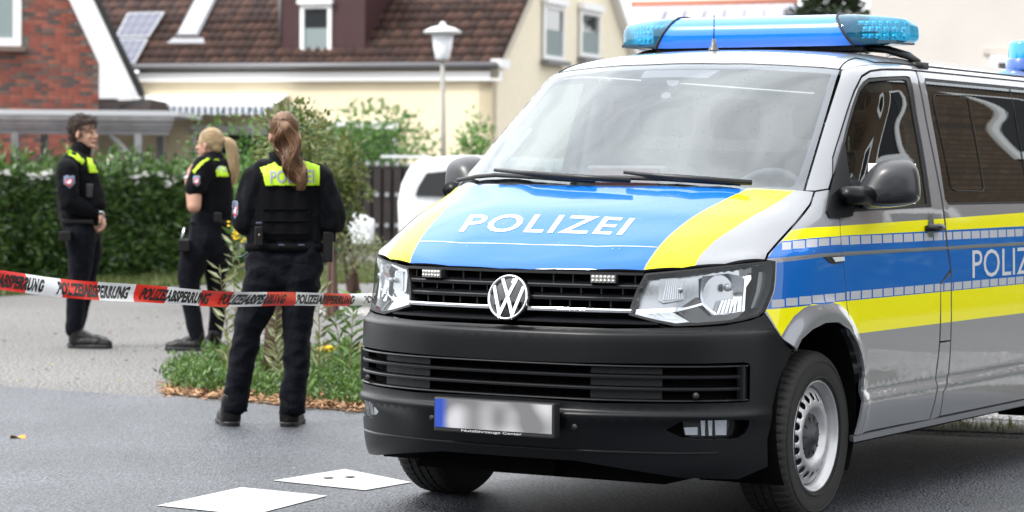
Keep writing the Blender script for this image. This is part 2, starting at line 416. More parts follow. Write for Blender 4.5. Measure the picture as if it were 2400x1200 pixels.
def drops(name, gen, n, r0, r1, parent, seed):
    rr = random.Random(seed); mb = MB(); k = 0
    while k < n:
        t = gen(rr)
        if t is None: continue
        p, idx = t; n_ = msn(p, idx); e1 = n_.orthogonal().normalized(); e2 = n_.cross(e1); r_ = rr.uniform(r0, r1); k += 1
        v = [p+n_*.0012+(e1*math.cos(a)+e2*math.sin(a))*r_ for a in [2*math.pi*q/7 for q in range(7)]]+[p+n_*(.0012+r_*.55)]
        mb.add(v, [(q, (q+1) % 7, 7) for q in range(7)])
    return tag(mb.build(name, MT['drop'] if 'drop' in MT else glassmat('drop', (.75, .80, .85), 1.6), parent, True), kind='stuff')
ACY, ACZ = .872, .425
def flare(p):
    d_ = 0
    for cy in (ACY, 4.315):
        r_ = math.hypot(p.y-cy, p.z-ACZ); t = min(1, max(0, (.485-r_)/.075)); d_ = max(d_, .020*t*t*(3-2*t))
    if p.z < .56 and d_ > 0: d_ = d_*.6+.012*min(1, d_/.01)*max(0, 1-abs(p.z-.46)/.1)*0
    return d_ if abs(p.x) > .8 else d_*max(0, (abs(p.x)-.7)/.1)
SPY0 = 1.128; PITCH_SQ = .117
def squares(y0, y1, z0, z1, mi):
    o = []; k = math.floor((y0-SPY0)/PITCH_SQ)
    while True:
        a = SPY0+k*PITCH_SQ+.006; b = a+.102; k += 1
        if a > y1: break
        if a < y0: a = y0
        if b > y1: b = y1
        if b-a < .03: continue
        o.append(([('s', a, z0), ('s', b, z0), ('s', b, z1), ('s', a, z1)], mi))
    return o
def ztop(y): return 1.182+(y-1.03)*.0155
def zyb(y): return 1.143+(y-1.03)*.0045
def livery(y0, y1):
    return ridge_s(y0-.3, y1+.3)+livery_(y0, y1)
def ridge_s(y0, y1):
    return [([('s', y0, z0), ('s', y1, z0), ('s', y1, z1), ('s', y0, z1)], 0) for z0, z1 in ((.42, .44), (.46, .475), (.49, .505), (.55, .60))]
def livery_(y0, y1):
    # material slots: 0 silver 1 blue 2 yellow 3 retro
    return [([('s', y0, zyb(y0)), ('s', y1, zyb(y1)), ('s', y1, ztop(y1)), ('s', y0, ztop(y0))], 2),
            ([('s', y0, 1.078), ('s', y1, 1.078), ('s', y1, zyb(y1)), ('s', y0, zyb(y0))], 1),
            ([('s', y0, .879), ('s', y1, .879), ('s', y1, 1.062), ('s', y0, 1.062)], 1),
            ([('s', y0, .741), ('s', y1, .741), ('s', y1, .879), ('s', y0, .879)], 2)]+squares(y0+.006, y1-.004, 1.106, 1.140, 3)+squares(y0+.006, y1-.004, .883, .916, 3)
LIV = [SILVER, BLUE, YEL, RETRO]
# --- hood
HOODGAP = [(1794,609),(1799,594),(1823.7,566),(1865,521),(1882.5,499),(1898.7,478),(1908,449)]
hood_o = [(1150,629),(1240,632),(1380,633.5),(1504,634),(1600,628),(1700,619)]+HOODGAP+[(1880,446),(1820,443.5),(1750,441),(1600,437.5),(1475,435.5),(1330,434.8),(1250,434.3)]
bl = [(1150,600),(1150,640),(1400,645),(1505,645),(1507,634),(1524,604),(1542.5,579),(1572.5,547.5),(1610,517.5),(1662.5,485.6),(1711,461),(1741,448),(1765,430),(1400,425),(1200,425)]
ye = [(1503,646),(1510,634),(1526.5,604),(1545,579),(1575,547.5),(1612.5,517.5),(1665,485.6),(1713,461),(1744,447),(1775,425),(1890,425),(1857.5,450),(1842.5,461),(1793.7,491),(1726,530.6),(1673.7,566),(1643.7,596),(1628.7,622.5),(1622,640)]
panel('hood', hood_o, (0.1, -.5, .87), [SILVER, BLUE, YEL], regs=[(bl, 1), (ye, 2)], step=.028, sym=True, thick=.018, gap=.002, inner=BLK)
# thin white crease line on the film
def surf_tube(name, pts, r_, m_, off=0, n=5, both=True, parent=None, sub=4, flat=1.0):
    hp = [hit(t) for t in pts]; dp = []
    for i in range(len(hp)-1):
        for k in range(sub): dp.append(hp[i].lerp(hp[i+1], k/sub))
    dp.append(hp[-1]); q = []
    for p in dp:
        loc, _, idx, _ = BV.find_nearest(p); q.append(loc+msn(loc, idx)*off)
    res = []
    for s in ((1, -1) if both else (1,)):
        res.append(MB().tube([Vector((p.x*s, p.y, p.z)) for p in q], r_, n).build(name, m_, parent or van, True))
    return res
surf_tube('film_line', [(983,566),(1080,570),(1250,574),(1400,578),(1541,580)], .0022, WHT, both=False, sub=8)
# POLIZEI on the hood
def hoodmap(u, v):
    xb, yb = 1075+(1457-1075)*u, 543.5+(551.5-543.5)*u-5*math.sin(math.pi*u)*.3
    xt, yt = 1103+(1489-1103)*u, 503.5+(512-503.5)*u-4*math.sin(math.pi*u)
    p, i = cast(CP, ray(xb+(xt-xb)*v, yb+(yt-yb)*v)); return p+msn(p, i)*.0015
film_text('hood_lettering', 'POLIZEI', hoodmap, WHT, bold=.012, space=1.12, parent=van, maxlen=.15)
# --- windscreen
ws_o = [(1500,151),(1600,149.6),(1690,150),(1790,151.5),(1880,156),(1968.5,163.5),(1927,300),(1883,445),(1880,452),(1750,450),(1600,446),(1475,444),(1250,443),(1200,443),(1420,152)]
glass = panel('windscreen', ws_o, (.15, -.62, .78), [GLASS], sym=True, thick=0, step=.05, gap=.001)[0]
frit_in = [(1430,161),(1600,158.5),(1690,158.5),(1850,165),(1949,171),(1927,243),(1903,325),(1872,413),(1862,432),(1850,438.5),(1750,437),(1600,434),(1475,432),(1225,432)]
FRIT = mat('glass_frit', (.055, .045, .065), .35, spec=.3)
panel('windscreen_border', ws_o, (.15, -.62, .78), [FRIT], holes=[frit_in], sym=True, thick=.0, step=.05, off=-.004, gap=.001, hgap=0)
panel('sensor_cover', [(1498,179),(1510,160),(1692,158),(1658,179)], (.15, -.62, .78), [FRIT], both=False, thick=.03, step=.05, off=-.008)
panel('rear_view_mirror', smoothpoly([Vector(q) for q in [(1545,203),(1557,198),(1571,202),(1570,214),(1556,219),(1544,214)]], 2) and [(1545,207),(1550,202),(1560,200),(1570,203),(1570,211),(1562,216),(1550,217),(1544,213)], (.15, -.62, .78), [FRIT], both=False, thick=.02, step=.05, off=-.03)
panel('sensor_cover', [(1560,181),(1592,181),(1589,190),(1580,196),(1566,196),(1560,190)], (.15, -.62, .78), [FRIT], both=False, thick=.02, step=.05, off=-.012)
# --- roof and side frame
roof_e = [('t', .70, 1.622), ('t', .722, 1.72), ('t', .738, 1.86), ('t', .748, 2.1), ('t', .752, 2.4), ('t', .752, 3.3), ('t', .752, 5.0)]
panel('roof', [('t', -.1, 1.5)]+[(1550,148.2),(1600,147.6),(1690,148),(1790,149.5),(1880,154),(1969,161)]+roof_e+[('t', -.1, 5.0)], (0, -.05, 1), [SILVER], sym=True, thick=.03, step=.06, gap=.0015, inner=LINER)
tA = hit((2146,163)).z
frame_o = [(1972.5,165),(1931,300),(1888,446),(1910,446.5),(1942,441.5),(1951,412),(1951,369),(1957.6,347),(1985,259),(2002,211),(2019,177),(2039,164),(2066,160.5),(2133,161.5),(2147,163.5),('s', 2.7, tA), ('s', 3.6, tA), ('s', 5.02, tA)]+roof_e[::-1]
panel('roof_frame', frame_o, (.75, -.35, .5), [SILVER], thick=.03, step=.035, gap=.0012, inner=LINER)
surf_tube('roof_seam', [(1968,161),(1975,151),(1985,143),(2004,136),('t', .725, 1.9),('t', .742, 2.2),('t', .745, 2.8),('t', .745, 4.9)], .0035, BLK, off=.0)
# --- fender
ARCH = [(1857.5,822),(1870.6,795),(1895,772.5),(1925,757.5),(1955,756),(1981,772.5),(2000,803),(2013,835),(2020,870),(2020,905),(2016.7,950),(2006.7,1000),(2000.5,1019)]
FGAP = [(2013,1018),(2022,980),(2029,930),(2029,890),(2024,850),(2010,812),(1992.5,784),(1986.8,742),(1984,682),(1977.5,619),(1973.7,592),(1970,545),(1966,500),(1955,460),(1942,443)]
fender_o = [(1797,610),(1801,595),(1825.5,567),(1866.5,522),(1884.9,500),(1900.5,479),(1910.5,448.5)]+FGAP[::-1]+ARCH[::-1]+[(1857.5,822),(1827.5,787.5),(1808.7,757.5),(1792,733),(1801,712.5),(1812.5,682.5),(1816,652.5),(1817.5,613)]
fr = [([(1833,564.5),(1855.6,540.5),('s', .8, 1.177),('s', 1.4, ztop(1.4)),('s', 1.4, zyb(1.4)),('s', .8, 1.138)], 2),
      ([(1799,605.6),(1816,580),(1833,566),('s', .8, 1.1375),('s', 1.4, zyb(1.4)),('s', 1.4, 1.078),('s', .8, 1.076),('s', .45, 1.062)], 1),
      ([(1820,615.5),('s', .8, 1.061),('s', 1.4, 1.062),('s', 1.4, .879),('s', .8, .876),(1798,723.5),(1804,712),(1815.5,683),(1819,652)], 1),
      ([(1795,726),('s', .8, .8755),(1902.5,713),(1883.7,722),(1861,741),(1840.6,771),(1831,788)], 2),
      ([(1949,708.7),(1970,716),(1984,733),('s', 1.3, .80),('s', 1.3, .8785)], 2)]
for x0, x1, y0, y1 in ((1155,1212,312,362),(1222,1298,302,355),(1306,1376,293,347),(1384,1450,288,338),(1460,1520,282,332),(1090,1170,670,722),(1180,1253,660,713),(1263,1337,650,705),(1345,1413,642,695),(1421,1483,635,688),(1491,1548,629,680)):
    X = lambda x: 1400+x/2.667
    Y = lambda y: 450+y/2.667
    fr.append(([(X(x0), Y(y0+4)), (X(x1), Y(y0)), (X(x1), Y(y1-4)), (X(x0), Y(y1))], 3))
panel('fender', fender_o, (1, -.3, .05), LIV, regs=fr, step=.014, thick=.012, disp=flare, inner=PIT)
# --- front door
WIN1 = [(2037,183),(2080,180),(2125,178.5),(2133,181),(2150,270),(2168,370),(2184,484),(2080,490),(1975,497),(1968,470),(1966,420),(1970,360),(1984,300),(2001,240),(2012,211),(2024,193)]
WIN1I = [(2040,190),(2080,186.5),(2120,185),(2127,188),(2143,270),(2161,370),(2176,478),(2080,484),(1981,490),(1975,465),(1973,420),(1977,362),(1990,300),(2006,246),(2017,214),(2028,199)]
DREAR = [(2146,167),(2154,200),(2179,329),(2210,492),(2219,575),(2228,631)]
door_o = [(1944,443),(1953,413),(1953,370),(1959,349),(1987,261),(2004,213),(2020,180),(2040,167.5),(2067,164),(2133,164.7)]+DREAR+[(2205,665),(2202,803),(2193,882),(2178,984),('s', 1.7, .326),('s', 1.3, .326)]+FGAP
DH = hit((2182,535)); DH = Vector((DH.x, DH.y, DH.z))
dr = livery(1.0, 2.6)
dr += [([('s', DH.y-.045, 1.10),('s', DH.y+.045, 1.10),('s', DH.y+.045, ztop(DH.y)-.001),('s', DH.y-.045, ztop(DH.y)-.001)], 2)] if False else []
gl = [(1987,738.7),(2007.5,768.7),(2013,782),(2030,776),(2030,800),(1990,800),(1975,700),(1984,700)]
dr.append(([(1984,740),(1987,738.7),(2007.5,768.7),(2013,781.5),(2013,790),(1990,795),(1975,760)], 0))
panel('front_door', door_o, (1, -.12, .12), LIV, regs=dr, holes=[WIN1], step=.035, thick=.03, disp=flare, inner=LINER)
panel('window_seal', WIN1, (1, -.12, .12), [BLK], holes=[WIN1I], step=.05, off=-.004, thick=.012, gap=-.001, hgap=0)
panel('door_window', WIN1I, (1, -.12, .12), [SGLASS], step=.02, off=-.010, thick=0, gap=-.003)
# --- rear body side with sliding door
z2 = hit((2162,183)).z; zb = hit((2216.7,479)).z; y2t = hit((2163,183)).y; y2b = hit((2217,479)).y
W2 = [('s', y2t+.0, z2-.02), ('s', y2t+.03, z2), ('s', 4.85, z2), ('s', 4.9, z2-.03), ('s', 4.9, zb+.03), ('s', 4.85, zb), ('s', y2b+.03, zb), ('s', y2b, zb+.025)]
W2I = [('s', y2t+.010, z2-.03), ('s', y2t+.035, z2-.008), ('s', 4.84, z2-.008), ('s', 4.89, z2-.035), ('s', 4.89, zb+.035), ('s', 4.84, zb+.008), ('s', y2b+.035, zb+.008), ('s', y2b+.010, zb+.03)]
arch2 = [('s', 4.315+.385*math.cos(t), ACZ+.385*math.sin(t)) for t in [math.pi*1.09-math.pi*1.18*k/14 for k in range(15)]]
RGAP = [(2204,976),(2212.5,919),(2225,875),(2230,794),(2231,700),(2231,637)]
strip_o = [(2205,667),(2229,640),(2229,700),(2228,794),(2223,875),(2210.5,919),(2202,976),(2181,984),(2195,882),(2204.9,803)]
panel('filler_flap', [(2204.9,800),(2228,797),(2229,700),(2229,640),(2206,668)], (1, -.12, .12), LIV, regs=livery(2.0, 2.5), step=.05, thick=.012, gap=.001, inner=PIT)
panel('pillar_strip', [(2204.9,803),(2228,800),(2223,875),(2210.5,919),(2202,976),(2181,984),(2195,882)], (1, -.12, .12), LIV, regs=ridge_s(2.0, 2.5), step=.05, thick=.012, gap=.001, inner=PIT)
rear_o = RGAP+[(2222,575),(2213,492),(2182,329),(2157,200),(2149,166.5),('s', 3.0, tA-.006),('s', 5.02, tA-.006),('s', 5.14, 1.6),('s', 5.20, 1.25),('s', 5.23, .9),('s', 5.23, .42)]+arch2[::-1]+[('s', 3.85, .326),('s', 2.5, .326)]
panel('rear_side_panel', rear_o, (1, 0, .08), LIV, regs=livery(2.0, 5.24), holes=[W2], step=.05, thick=.03, disp=flare, inner=LINER)
panel('window_seal', W2, (1, 0, .08), [BLK], holes=[W2I], step=.08, off=-.003, thick=.012, gap=-.001, hgap=0)
panel('rear_window', W2I, (1, 0, .08), [TINT], step=.03, off=-.006, thick=0, gap=-.003)
# sliding pane outline in the rear window
surf_tube('sliding_pane_edge', [(2192,222),(2262,224),(2271,230),(2308,440),(2304,448),(2240,446),(2231,438),(2189,230),(2192,222)], .0022, BLK, off=-.002, both=True, sub=3)
surf_tube('window_divider', [('s', hit((2368,207)).y, z2-.01), ('s', hit((2400,420)).y+.02, zb+.01)], .002, BLK, off=-.003)
# sill, crease mouldings
panel('sill', [('s', 1.20, .322), ('s', 1.22, .294), ('s', 3.92, .294), ('s', 3.92, .322)], (1, 0, 0), [SILVER], step=.1, off=.006, thick=.02, gap=.001)
for nm, z0, z1, of, y0 in (('side_crease', 1.0655, 1.0745, .003, .40),):
    panel(nm, [(1822,612),('s', .7, z0),('s', 1.13, z0),('s', 5.20, z0),('s', 5.20, z1),('s', 1.13, z1),('s', .7, z1-.002),(1822,608)], (1, -.2, 0), [SILVER], step=.2, off=of, thick=.012, gap=0)
def sidemap(y0, ln, z0, h, sgn=1):
    def f(u, v):
        p = cast(Vector((3, y0+ln*u, z0+h*v)), Vector((-1, 0, 0)))[0]; return Vector((p.x*sgn+.0015*sgn, p.y, p.z))
    return f
film_text('side_lettering', 'POLIZEI', sidemap(2.535, .98, .926, .128), WHT, bold=.0, space=1.0, parent=van)
film_text('side_lettering', 'POLIZEI', lambda u, v: sidemap(2.535, .98, .926, .128, -1)(1-u, v), WHT, bold=.0, parent=van)
# door handle
for s in (1, -1):
    hd = MB().tube([(s*(DH.x+.006), DH.y-.075, DH.z), (s*(DH.x+.032), DH.y-.05, DH.z+.003), (s*(DH.x+.036), DH.y, DH.z+.004), (s*(DH.x+.030), DH.y+.055, DH.z+.003), (s*(DH.x+.004), DH.y+.08, DH.z)], [.013, .016, .017, .016, .013], 10).build('door_handle', PLAS2, van, True)
    cup = MB(); pr = []
    for k in range(16):
        t = 2*math.pi*k/16; pr.append((s*(DH.x+.0022), DH.y-.004+.036*math.cos(t), DH.z+.062*math.sin(t)))
    cup.add(pr, [tuple(range(16))]); cup.build('handle_recess', mat('recess_grey', (.20, .21, .22), .3, .4, 1), hd)
    hb = MB().tube([(s*.93, 3.4, 1.135), (s*.985, 3.42, 1.138), (s*.985, 3.92, 1.138), (s*.93, 3.54, 1.135)], .016, 8).build('door_handle', PLAS2, van, True)
# side repeater lamp on the fender
panel('side_repeater', [(1929,602),(1976,600),(1977,613),(1955,619),(1944,616)], (1, -.2, 0), [BLK], step=.05, off=.004, thick=.01, gap=0)
panel('repeater_lens', [(1948,603),(1976,601.5),(1976.5,611),(1955,614)], (1, -.2, 0), [mat('repeater_glass', (.75, .78, .8), .1, 0, 1)], step=.05, off=.008, thick=.01, gap=0)
# --- bumper
bump_o = [(1120,757),(1190,759.5),(1240,762.5),(1440,769),(1580,767),(1640,766),(1700,762),(1760,750),(1785,740),(1792,733),(1808.7,757.5),(1827.5,787.5),(1857.5,822),(1835,875),(1822,910),(1812,955),(1810,992),(1800,1030),('s', .47, .26),('f', .84, .22),('f', .68, .235),('f', .3, .285),('f', -.1, .285)]
INTK = [('f', -.12, .660),(1180,844),(1330,849),(1500,852),(1650,852),(1745,849),(1756,852),(1759,860),(1758,930),(1756,941),(1745,943),(1650,946),(1500,946),(1400,945),('f', .0, .523),('f', -.12, .523)]
FOG = [(1560,1008),(1600,987),(1700,985),(1745,984),(1757,986),(1755,1000),(1746,1016),(1730,1026),(1705,1030),(1620,1029),(1600,1026),(1580,1018)]
DB = (.5, -.86, .05)
# the main skin; the intake hole crosses the centre line, so it is cut from the outline on both halves
RIDGE = [([('f', -.1, z0)]+[('f', x, z0) for x in (.1, .3, .45, .6, .7, .78, .83)]+[('s', .35, z0), ('s', .42, z0), ('s', .48, z0), ('s', .48, z1), ('s', .42, z1), ('s', .35, z1)]+[('f', x, z1) for x in (.83, .78, .7, .6, .45, .3, .1, -.1)], 0) for z0, z1 in ((.42, .467), (.480, .491), (.771, .784), (.29, .355))]
panel('bumper', bump_o, DB, [PLAS], holes=[FOG, INTK], regs=RIDGE, step=.03, thick=.02, sym=True, gap=.002, hgap=0, inner=PIT)

def _g1(rr):
    px, py = rr.uniform(960, 1860), rr.uniform(445, 600); h = cast(CP, ray(px, py))
    return h if (abs(h[0].x) < .8 and .15 < h[0].y < .95) and rr.random() < .4+.6*(600-py)/155 else None
drops('rain_drops', _g1, 420, .0012, .0032, van, 21)
def _g2(rr):
    px, py = rr.uniform(1090, 1930), rr.uniform(160, 430); h = cast(CP, ray(px, py))
    return h if (h[0].z > 1.36 and abs(h[0].x) < .66) else None
drops('rain_drops', _g2, 520, .0012, .0034, van, 22)
def front_pt(x, z, dy=0):
    p = cast(Vector((abs(x), -3, z)), Vector((0, 1, 0)))[0]; n_ = msn(p); return Vector((x, p.y, z)), n_
def sweep(name, zf, x1, prof, m_, x0=None, n=28, parent=None, smooth=False, cap=True):
    """sweeps a (depth, height) profile along the front of the body at height zf(x) from x0 to x1 (default -x1..x1); depth is outward"""
    x0 = -x1 if x0 is None else x0; b = MB(); k = len(prof); v = []
    for i in range(n+1):
        x = x0+(x1-x0)*i/n; p, n_ = front_pt(x, zf(abs(x))); nn = Vector((n_.x*(1 if x >= 0 else -1), n_.y, 0)).normalized()
        for d_, h in prof: v.append(p+nn*d_+Vector((0, 0, h)))
    f = [(i*k+j, (i+1)*k+j, (i+1)*k+(j+1) % k, i*k+(j+1) % k) for i in range(n) for j in range(k)]
    if cap: f += [tuple(range(k))[::-1][::-1], tuple(n*k+j for j in range(k))[::-1]]
    b.add(v, f); return b.build(name, m_, parent or van, smooth)
grille = MB(); 
# dark cavity behind grille and intake
cav = MB(); 
for z0, z1, xr, dp in ((.80, 1.03, .60, -.075), (.50, .685, .86, -.075)):
    v = []; n = 24
    for i in range(n+1):
        x = -xr+2*xr*i/n
        for z in (z0, z1):
            p, n_ = front_pt(x, (z0+z1)/2); v.append(Vector((x*.985, p.y-dp, z)))
    cav.add(v, [(2*i, 2*i+2, 2*i+3, 2*i+1) for i in range(n)])
cav.build('grille_backing', PIT, van)
FR = lambda h0, h1, d0, d1: [(d0, h0), (d1, h0), (d1, h1), (d0, h1)]
hlx = lambda z: .535-(1.01-z)*.26
for z in (.965, .918): sweep('grille_slat', lambda x, z=z: z, hlx(z), [(-.07, .016), (-.006, -.004), (-.002, -.008), (-.003, -.018), (-.07, -.012)], PLAS2)
sweep('grille_slat', lambda x: .824, .60, [(-.06, .014), (-.004, .0), (-.004, -.010), (-.06, -.006)], PLAS2)
sweep('chrome_strip', lambda x: .864, hlx(.864)+.002, [(-.03, .008), (.001, .007), (.004, .002), (.002, -.007), (-.03, -.008)], CHR)
sweep('grille_frame', lambda x: 1.003, .530, [(-.03, .007), (.000, .006), (.001, -.004), (-.05, -.008)], PLAS2)
# vertical webs between slats
wbs = []
for k, z in enumerate((.985, .941, .891)):
    for x in [i*.082+(.04 if k % 2 else 0) for i in range(-6, 7)]:
        if abs(x) > .50 or (abs(x) < .1): continue
        p, n_ = front_pt(x, z); MB().box(x-.003, x+.003, p.y+.02, p.y+.07, z-.016, z+.012).build('grille_web', PLAS2, van)
# intake lips and slats in the bumper
XI = .862
for z in (.619, .573): sweep('intake_slat', lambda x, z=z: z, XI, [(-.06, .006), (-.006, .004), (-.001, 0), (-.003, -.007), (-.06, -.006)], PLAS2, n=40)
for z in (.657, .527): sweep('intake_lip', lambda x, z=z: z, XI+.012, [(-.05, .004), (-.002, .004), (.003, 0), (-.002, -.004), (-.05, -.004)], PLAS2, n=40)
for s in (1, -1):
    q = [(XI+.0, .66), (XI+.0, .525)]; b = MB(); vv = []
    for x, z in q:
        p, n_ = front_pt(s*x, z)
        for dx, dp in ((-.03, -.055), (.0, -.05), (.012, .0), (.006, .002), (-.024, -.004)):
            vv.append(p+Vector((s*dx, -dp, 0)))
    b.add(vv, [(j, (j+1) % 5, 5+(j+1) % 5, 5+j) for j in range(5)]); b.build('intake_end', PLAS2, van)
for x in [i*.085 for i in range(-3, 4)]:
    for z0, z1 in ((.535, .568), (.580, .614), (.626, .652)):
        p, n_ = front_pt(x, z0)
        if abs(x) > .3 and abs(x) < .62: continue
        MB().box(x-.002, x+.002, p.y+.06, p.y+.074, z0, z1).build('intake_web', PIT, van)
for s in (-1, 1):
    for z0, z1 in ((.533, .566), (.581, .612), (.627, .650)):
        v = []
        for x in (.36, .45, .54, .62):
            p, n_ = front_pt(s*x, z0)
            v += [Vector((s*x, p.y+.035, z0)), Vector((s*x, p.y+.035, z1))]
        MB().add(v, [(0, 2, 3, 1), (2, 4, 5, 3), (4, 6, 7, 5)]).build('intake_baffle', mat('baffle', (.004, .0045, .0055), .6), van)
# lower lip and air dam
sweep('bumper_lip', lambda x: .33, .80, [(-.03, .006), (.0, .004), (.006, 0), (.001, -.006), (-.03, -.008)], PLAS2, n=36)
# parking sensors
for x, z in ((.318, .421), (-.318, .421), (.74, .548), (-.74, .548)):
    p, n_ = front_pt(x, z); MB().lathe([(.0001, -.006), (.012, -.006), (.013, .004), (.0001, .004)], 20, Matrix.Translation(p+Vector((0, -.001, 0))) @ Matrix.Rotation(-math.pi/2 if x > 0 else -math.pi/2, 4, 'Z')).build('parking_sensor', BLK, van, True)
# fog lamps
for o in panel('fog_lamp_pocket', FOG, DB, [PIT], step=.03, off=-.05, thick=0, gap=-.02): pass
fogs = panel('fog_lamp', [(1603,992),(1720,988),(1722,1000),(1716,1018),(1700,1025),(1625,1026),(1608,1018)], DB, [BLK], step=.03, off=-.034, thick=.01, gap=0)
for fo, s in zip(fogs, (1, -1)):
    for (a, b_) in (((1606, 1006), (1640, 1022)), ((1646, 992), (1658, 1024)), ((1664, 991), (1676, 1024)), ((1681, 990), (1713, 1023))):
        oo = panel('fog_reflector', [(a[0], a[1]), (b_[0], a[1]-1), (b_[0], b_[1]), (a[0]+4, b_[1])], DB, [CHR2], step=.03, off=-.030, thick=0, gap=0, both=True, fn=None)
        (oo[1] if s == 1 else oo[0]).data.materials[0]; 
        rm = oo[1] if s == 1 else oo[0]; bpy.data.objects.remove(rm); kp = oo[0] if s == 1 else oo[1]; kp.parent = fo
    oo = panel('fog_lens', [(1600,988),(1725,985),(1728,1000),(1720,1021),(1702,1028),(1622,1028),(1604,1020)], DB, [CLEAR], step=.03, off=-.014, thick=0, gap=0)
    rm = oo[1] if s == 1 else oo[0]; bpy.data.objects.remove(rm); (oo[0] if s == 1 else oo[1]).parent = fo
# licence plate with holder (characters unreadable in the photograph)
pl = MB().box(-.268, .268, -.105, -.055, .378, .512); plo = pl.build('plate_holder', BLK, van); bevel(plo, .006, 2)
pm = bpy.data.materials.new('plate_face'); pm.use_nodes = True; t = pm.node_tree; b = t.nodes['Principled BSDF']; b.inputs['Roughness'].default_value = .5
c = N(t, 'ShaderNodeTexCoord'); sx = N(t, 'ShaderNodeSeparateXYZ'); r_ = N(t, 'ShaderNodeValToRGB'); n_ = N(t, 'ShaderNodeTexNoise'); n_.inputs['Scale'].default_value = 9; n_.inputs['Detail'].default_value = 0
r2_ = N(t, 'ShaderNodeValToRGB'); r2_.color_ramp.elements[0].position = .4; r2_.color_ramp.elements[1].position = .75; r2_.color_ramp.elements[0].color = (.14, .14, .145, 1); r2_.color_ramp.elements[1].color = (.45, .45, .47, 1)
mp2 = N(t, 'ShaderNodeMapRange'); mp2.inputs[1].default_value = -.262; mp2.inputs[2].default_value = .262
t.links.new(c.outputs['Object'], sx.inputs[0]); t.links.new(sx.outputs[0], mp2.inputs[0]); t.links.new(mp2.outputs[0], r_.inputs[0])
r_.color_ramp.elements[0].position = .06; r_.color_ramp.elements[0].color = (1, 1, 1, 1); r_.color_ramp.elements[1].position = .13; r_.color_ramp.elements[1].color = (0, 0, 0, 1)
mx = N(t, 'ShaderNodeMixRGB'); mx.inputs[2].default_value = (.01, .05, .35, 1); t.links.new(c.outputs['Object'], n_.inputs[0]); t.links.new(n_.outputs[0], r2_.inputs[0])
t.links.new(r_.outputs[0], mx.inputs[0]); t.links.new(r2_.outputs[0], mx.inputs[1]); t.links.new(mx.outputs[0], b.inputs['Base Color'])
MB().box(-.260, .260, -.1075, -.104, .396, .506).build('plate', pm, plo)
film_text('holder_lettering', 'Nutzfahrzeuge Center', lambda u, v: Vector((-.14+.27*u, -.1065, .381+.012*v)), WHT, parent=plo)
# --- headlights
HLO = [(1512,640),(1600,632),(1700,621.5),(1793,611.5),(1816.5,610.5),(1817,652),(1812,682),(1801,711),(1791,731),(1778,742),(1740,752),(1690,759),(1640,763),(1582,765),(1525,753),(1472,738),(1477,718),(1490,681)]
HLI = [(1516,644),(1600,636.5),(1700,626),(1793,616),(1811,616),(1811,652),(1806,680),(1795,708),(1786,727),(1774,737),(1738,746),(1690,752),(1640,756),(1584,758),(1528,747),(1480,734),(1484,718),(1496,683)]
DHL = tuple(-x for x in (CP+ray(1650, 690)*10-CP).normalized())
hls = panel('headlight', HLO, DHL, [BLK], holes=[HLI], step=.03, thick=.06, gap=.001, hgap=0)
def hlsub(name, pts, m_, off, **k):
    oo = panel(name, pts, DHL, m_, step=k.pop('step', .02), off=off, thick=k.pop('thick', 0), gap=0, **k)
    for o, h in zip(oo, hls): o.parent = h
    return oo
Z = lambda x, y: (1440+x/6, 580+y/6)
HSIL = mat('lamp_housing_silver', (.42, .43, .45), .22, .9)
LAMPBLK = mat('lamp_black', (.006, .006, .007), .12, coat=1)
RIB = mat('ribbed_lens', (.62, .64, .66), .22, .75)
hlsub('lamp_housing', HLO, [HSIL, LAMPBLK], -.062, regs=[([Z(1880,150),Z(2400,150),Z(2400,900),Z(2050,1000),Z(1300,1100),Z(880,1100),Z(880,895),Z(1290,800),Z(1450,930),Z(1840,900),Z(1890,860),Z(1900,400)], 1), ([Z(950,832),Z(1200,688),Z(1300,705),Z(1240,735),Z(1290,775)], 1)])
cc = hit(Z(1570, 640))
def bowl(p):
    q = p-cc; r_ = math.sqrt(q.x**2+q.y**2+q.z**2); return -.06*max(0, 1-(r_/.11)**2)
hlsub('main_reflector', [Z(1262,392),Z(1480,368),Z(1690,352),Z(1800,385),Z(1885,402),Z(1888,600),Z(1860,885),Z(1700,915),Z(1450,928),Z(1330,835),Z(1262,720)], [CHR2], -.028, disp=lambda p: bowl(p)-0, step=.012)
def rib_panel(name, pts, n, axis, m_, off):
    """a run of narrow ribs inside a lamp"""
    A, B, C_, D_ = pts
    mbs = [MB(), MB()]
    for i in range(n):
        u0, u1 = i/n, (i+.55)/n
        qs = [(A[0]+(B[0]-A[0])*u, A[1]+(B[1]-A[1])*u, D_[0]+(C_[0]-D_[0])*u, D_[1]+(C_[1]-D_[1])*u) for u in (u0, u1)]
        P4 = [hit((qs[0][0], qs[0][1])), hit((qs[1][0], qs[1][1])), hit((qs[1][2], qs[1][3])), hit((qs[0][2], qs[0][3]))]
        P4 = [p+msn(p)*off for p in P4]; nn = msn(P4[0]); P8 = P4+[p-nn*.006 for p in P4]
        for s, mb in zip((1, -1), mbs):
            v = [Vector((p.x*s, p.y, p.z)) for p in P8]; mb.add(v, [(0, 1, 2, 3), (0, 4, 5, 1), (1, 5, 6, 2), (2, 6, 7, 3), (3, 7, 4, 0)])
    for mb, h in zip(mbs, hls): mb.build(name, m_, h)
hlsub('turn_lamp', [Z(625,410),Z(870,395),Z(1030,450),Z(1005,725),Z(680,760),Z(600,720)], [mat('turn_reflector', (.48, .49, .51), .3, .7)], -.045)
rib_panel('turn_lamp_ribs', [Z(725,430), Z(980,425), Z(990,710), Z(670,725)], 9, 0, RIB, -.040)
oo = [MB(), MB()]
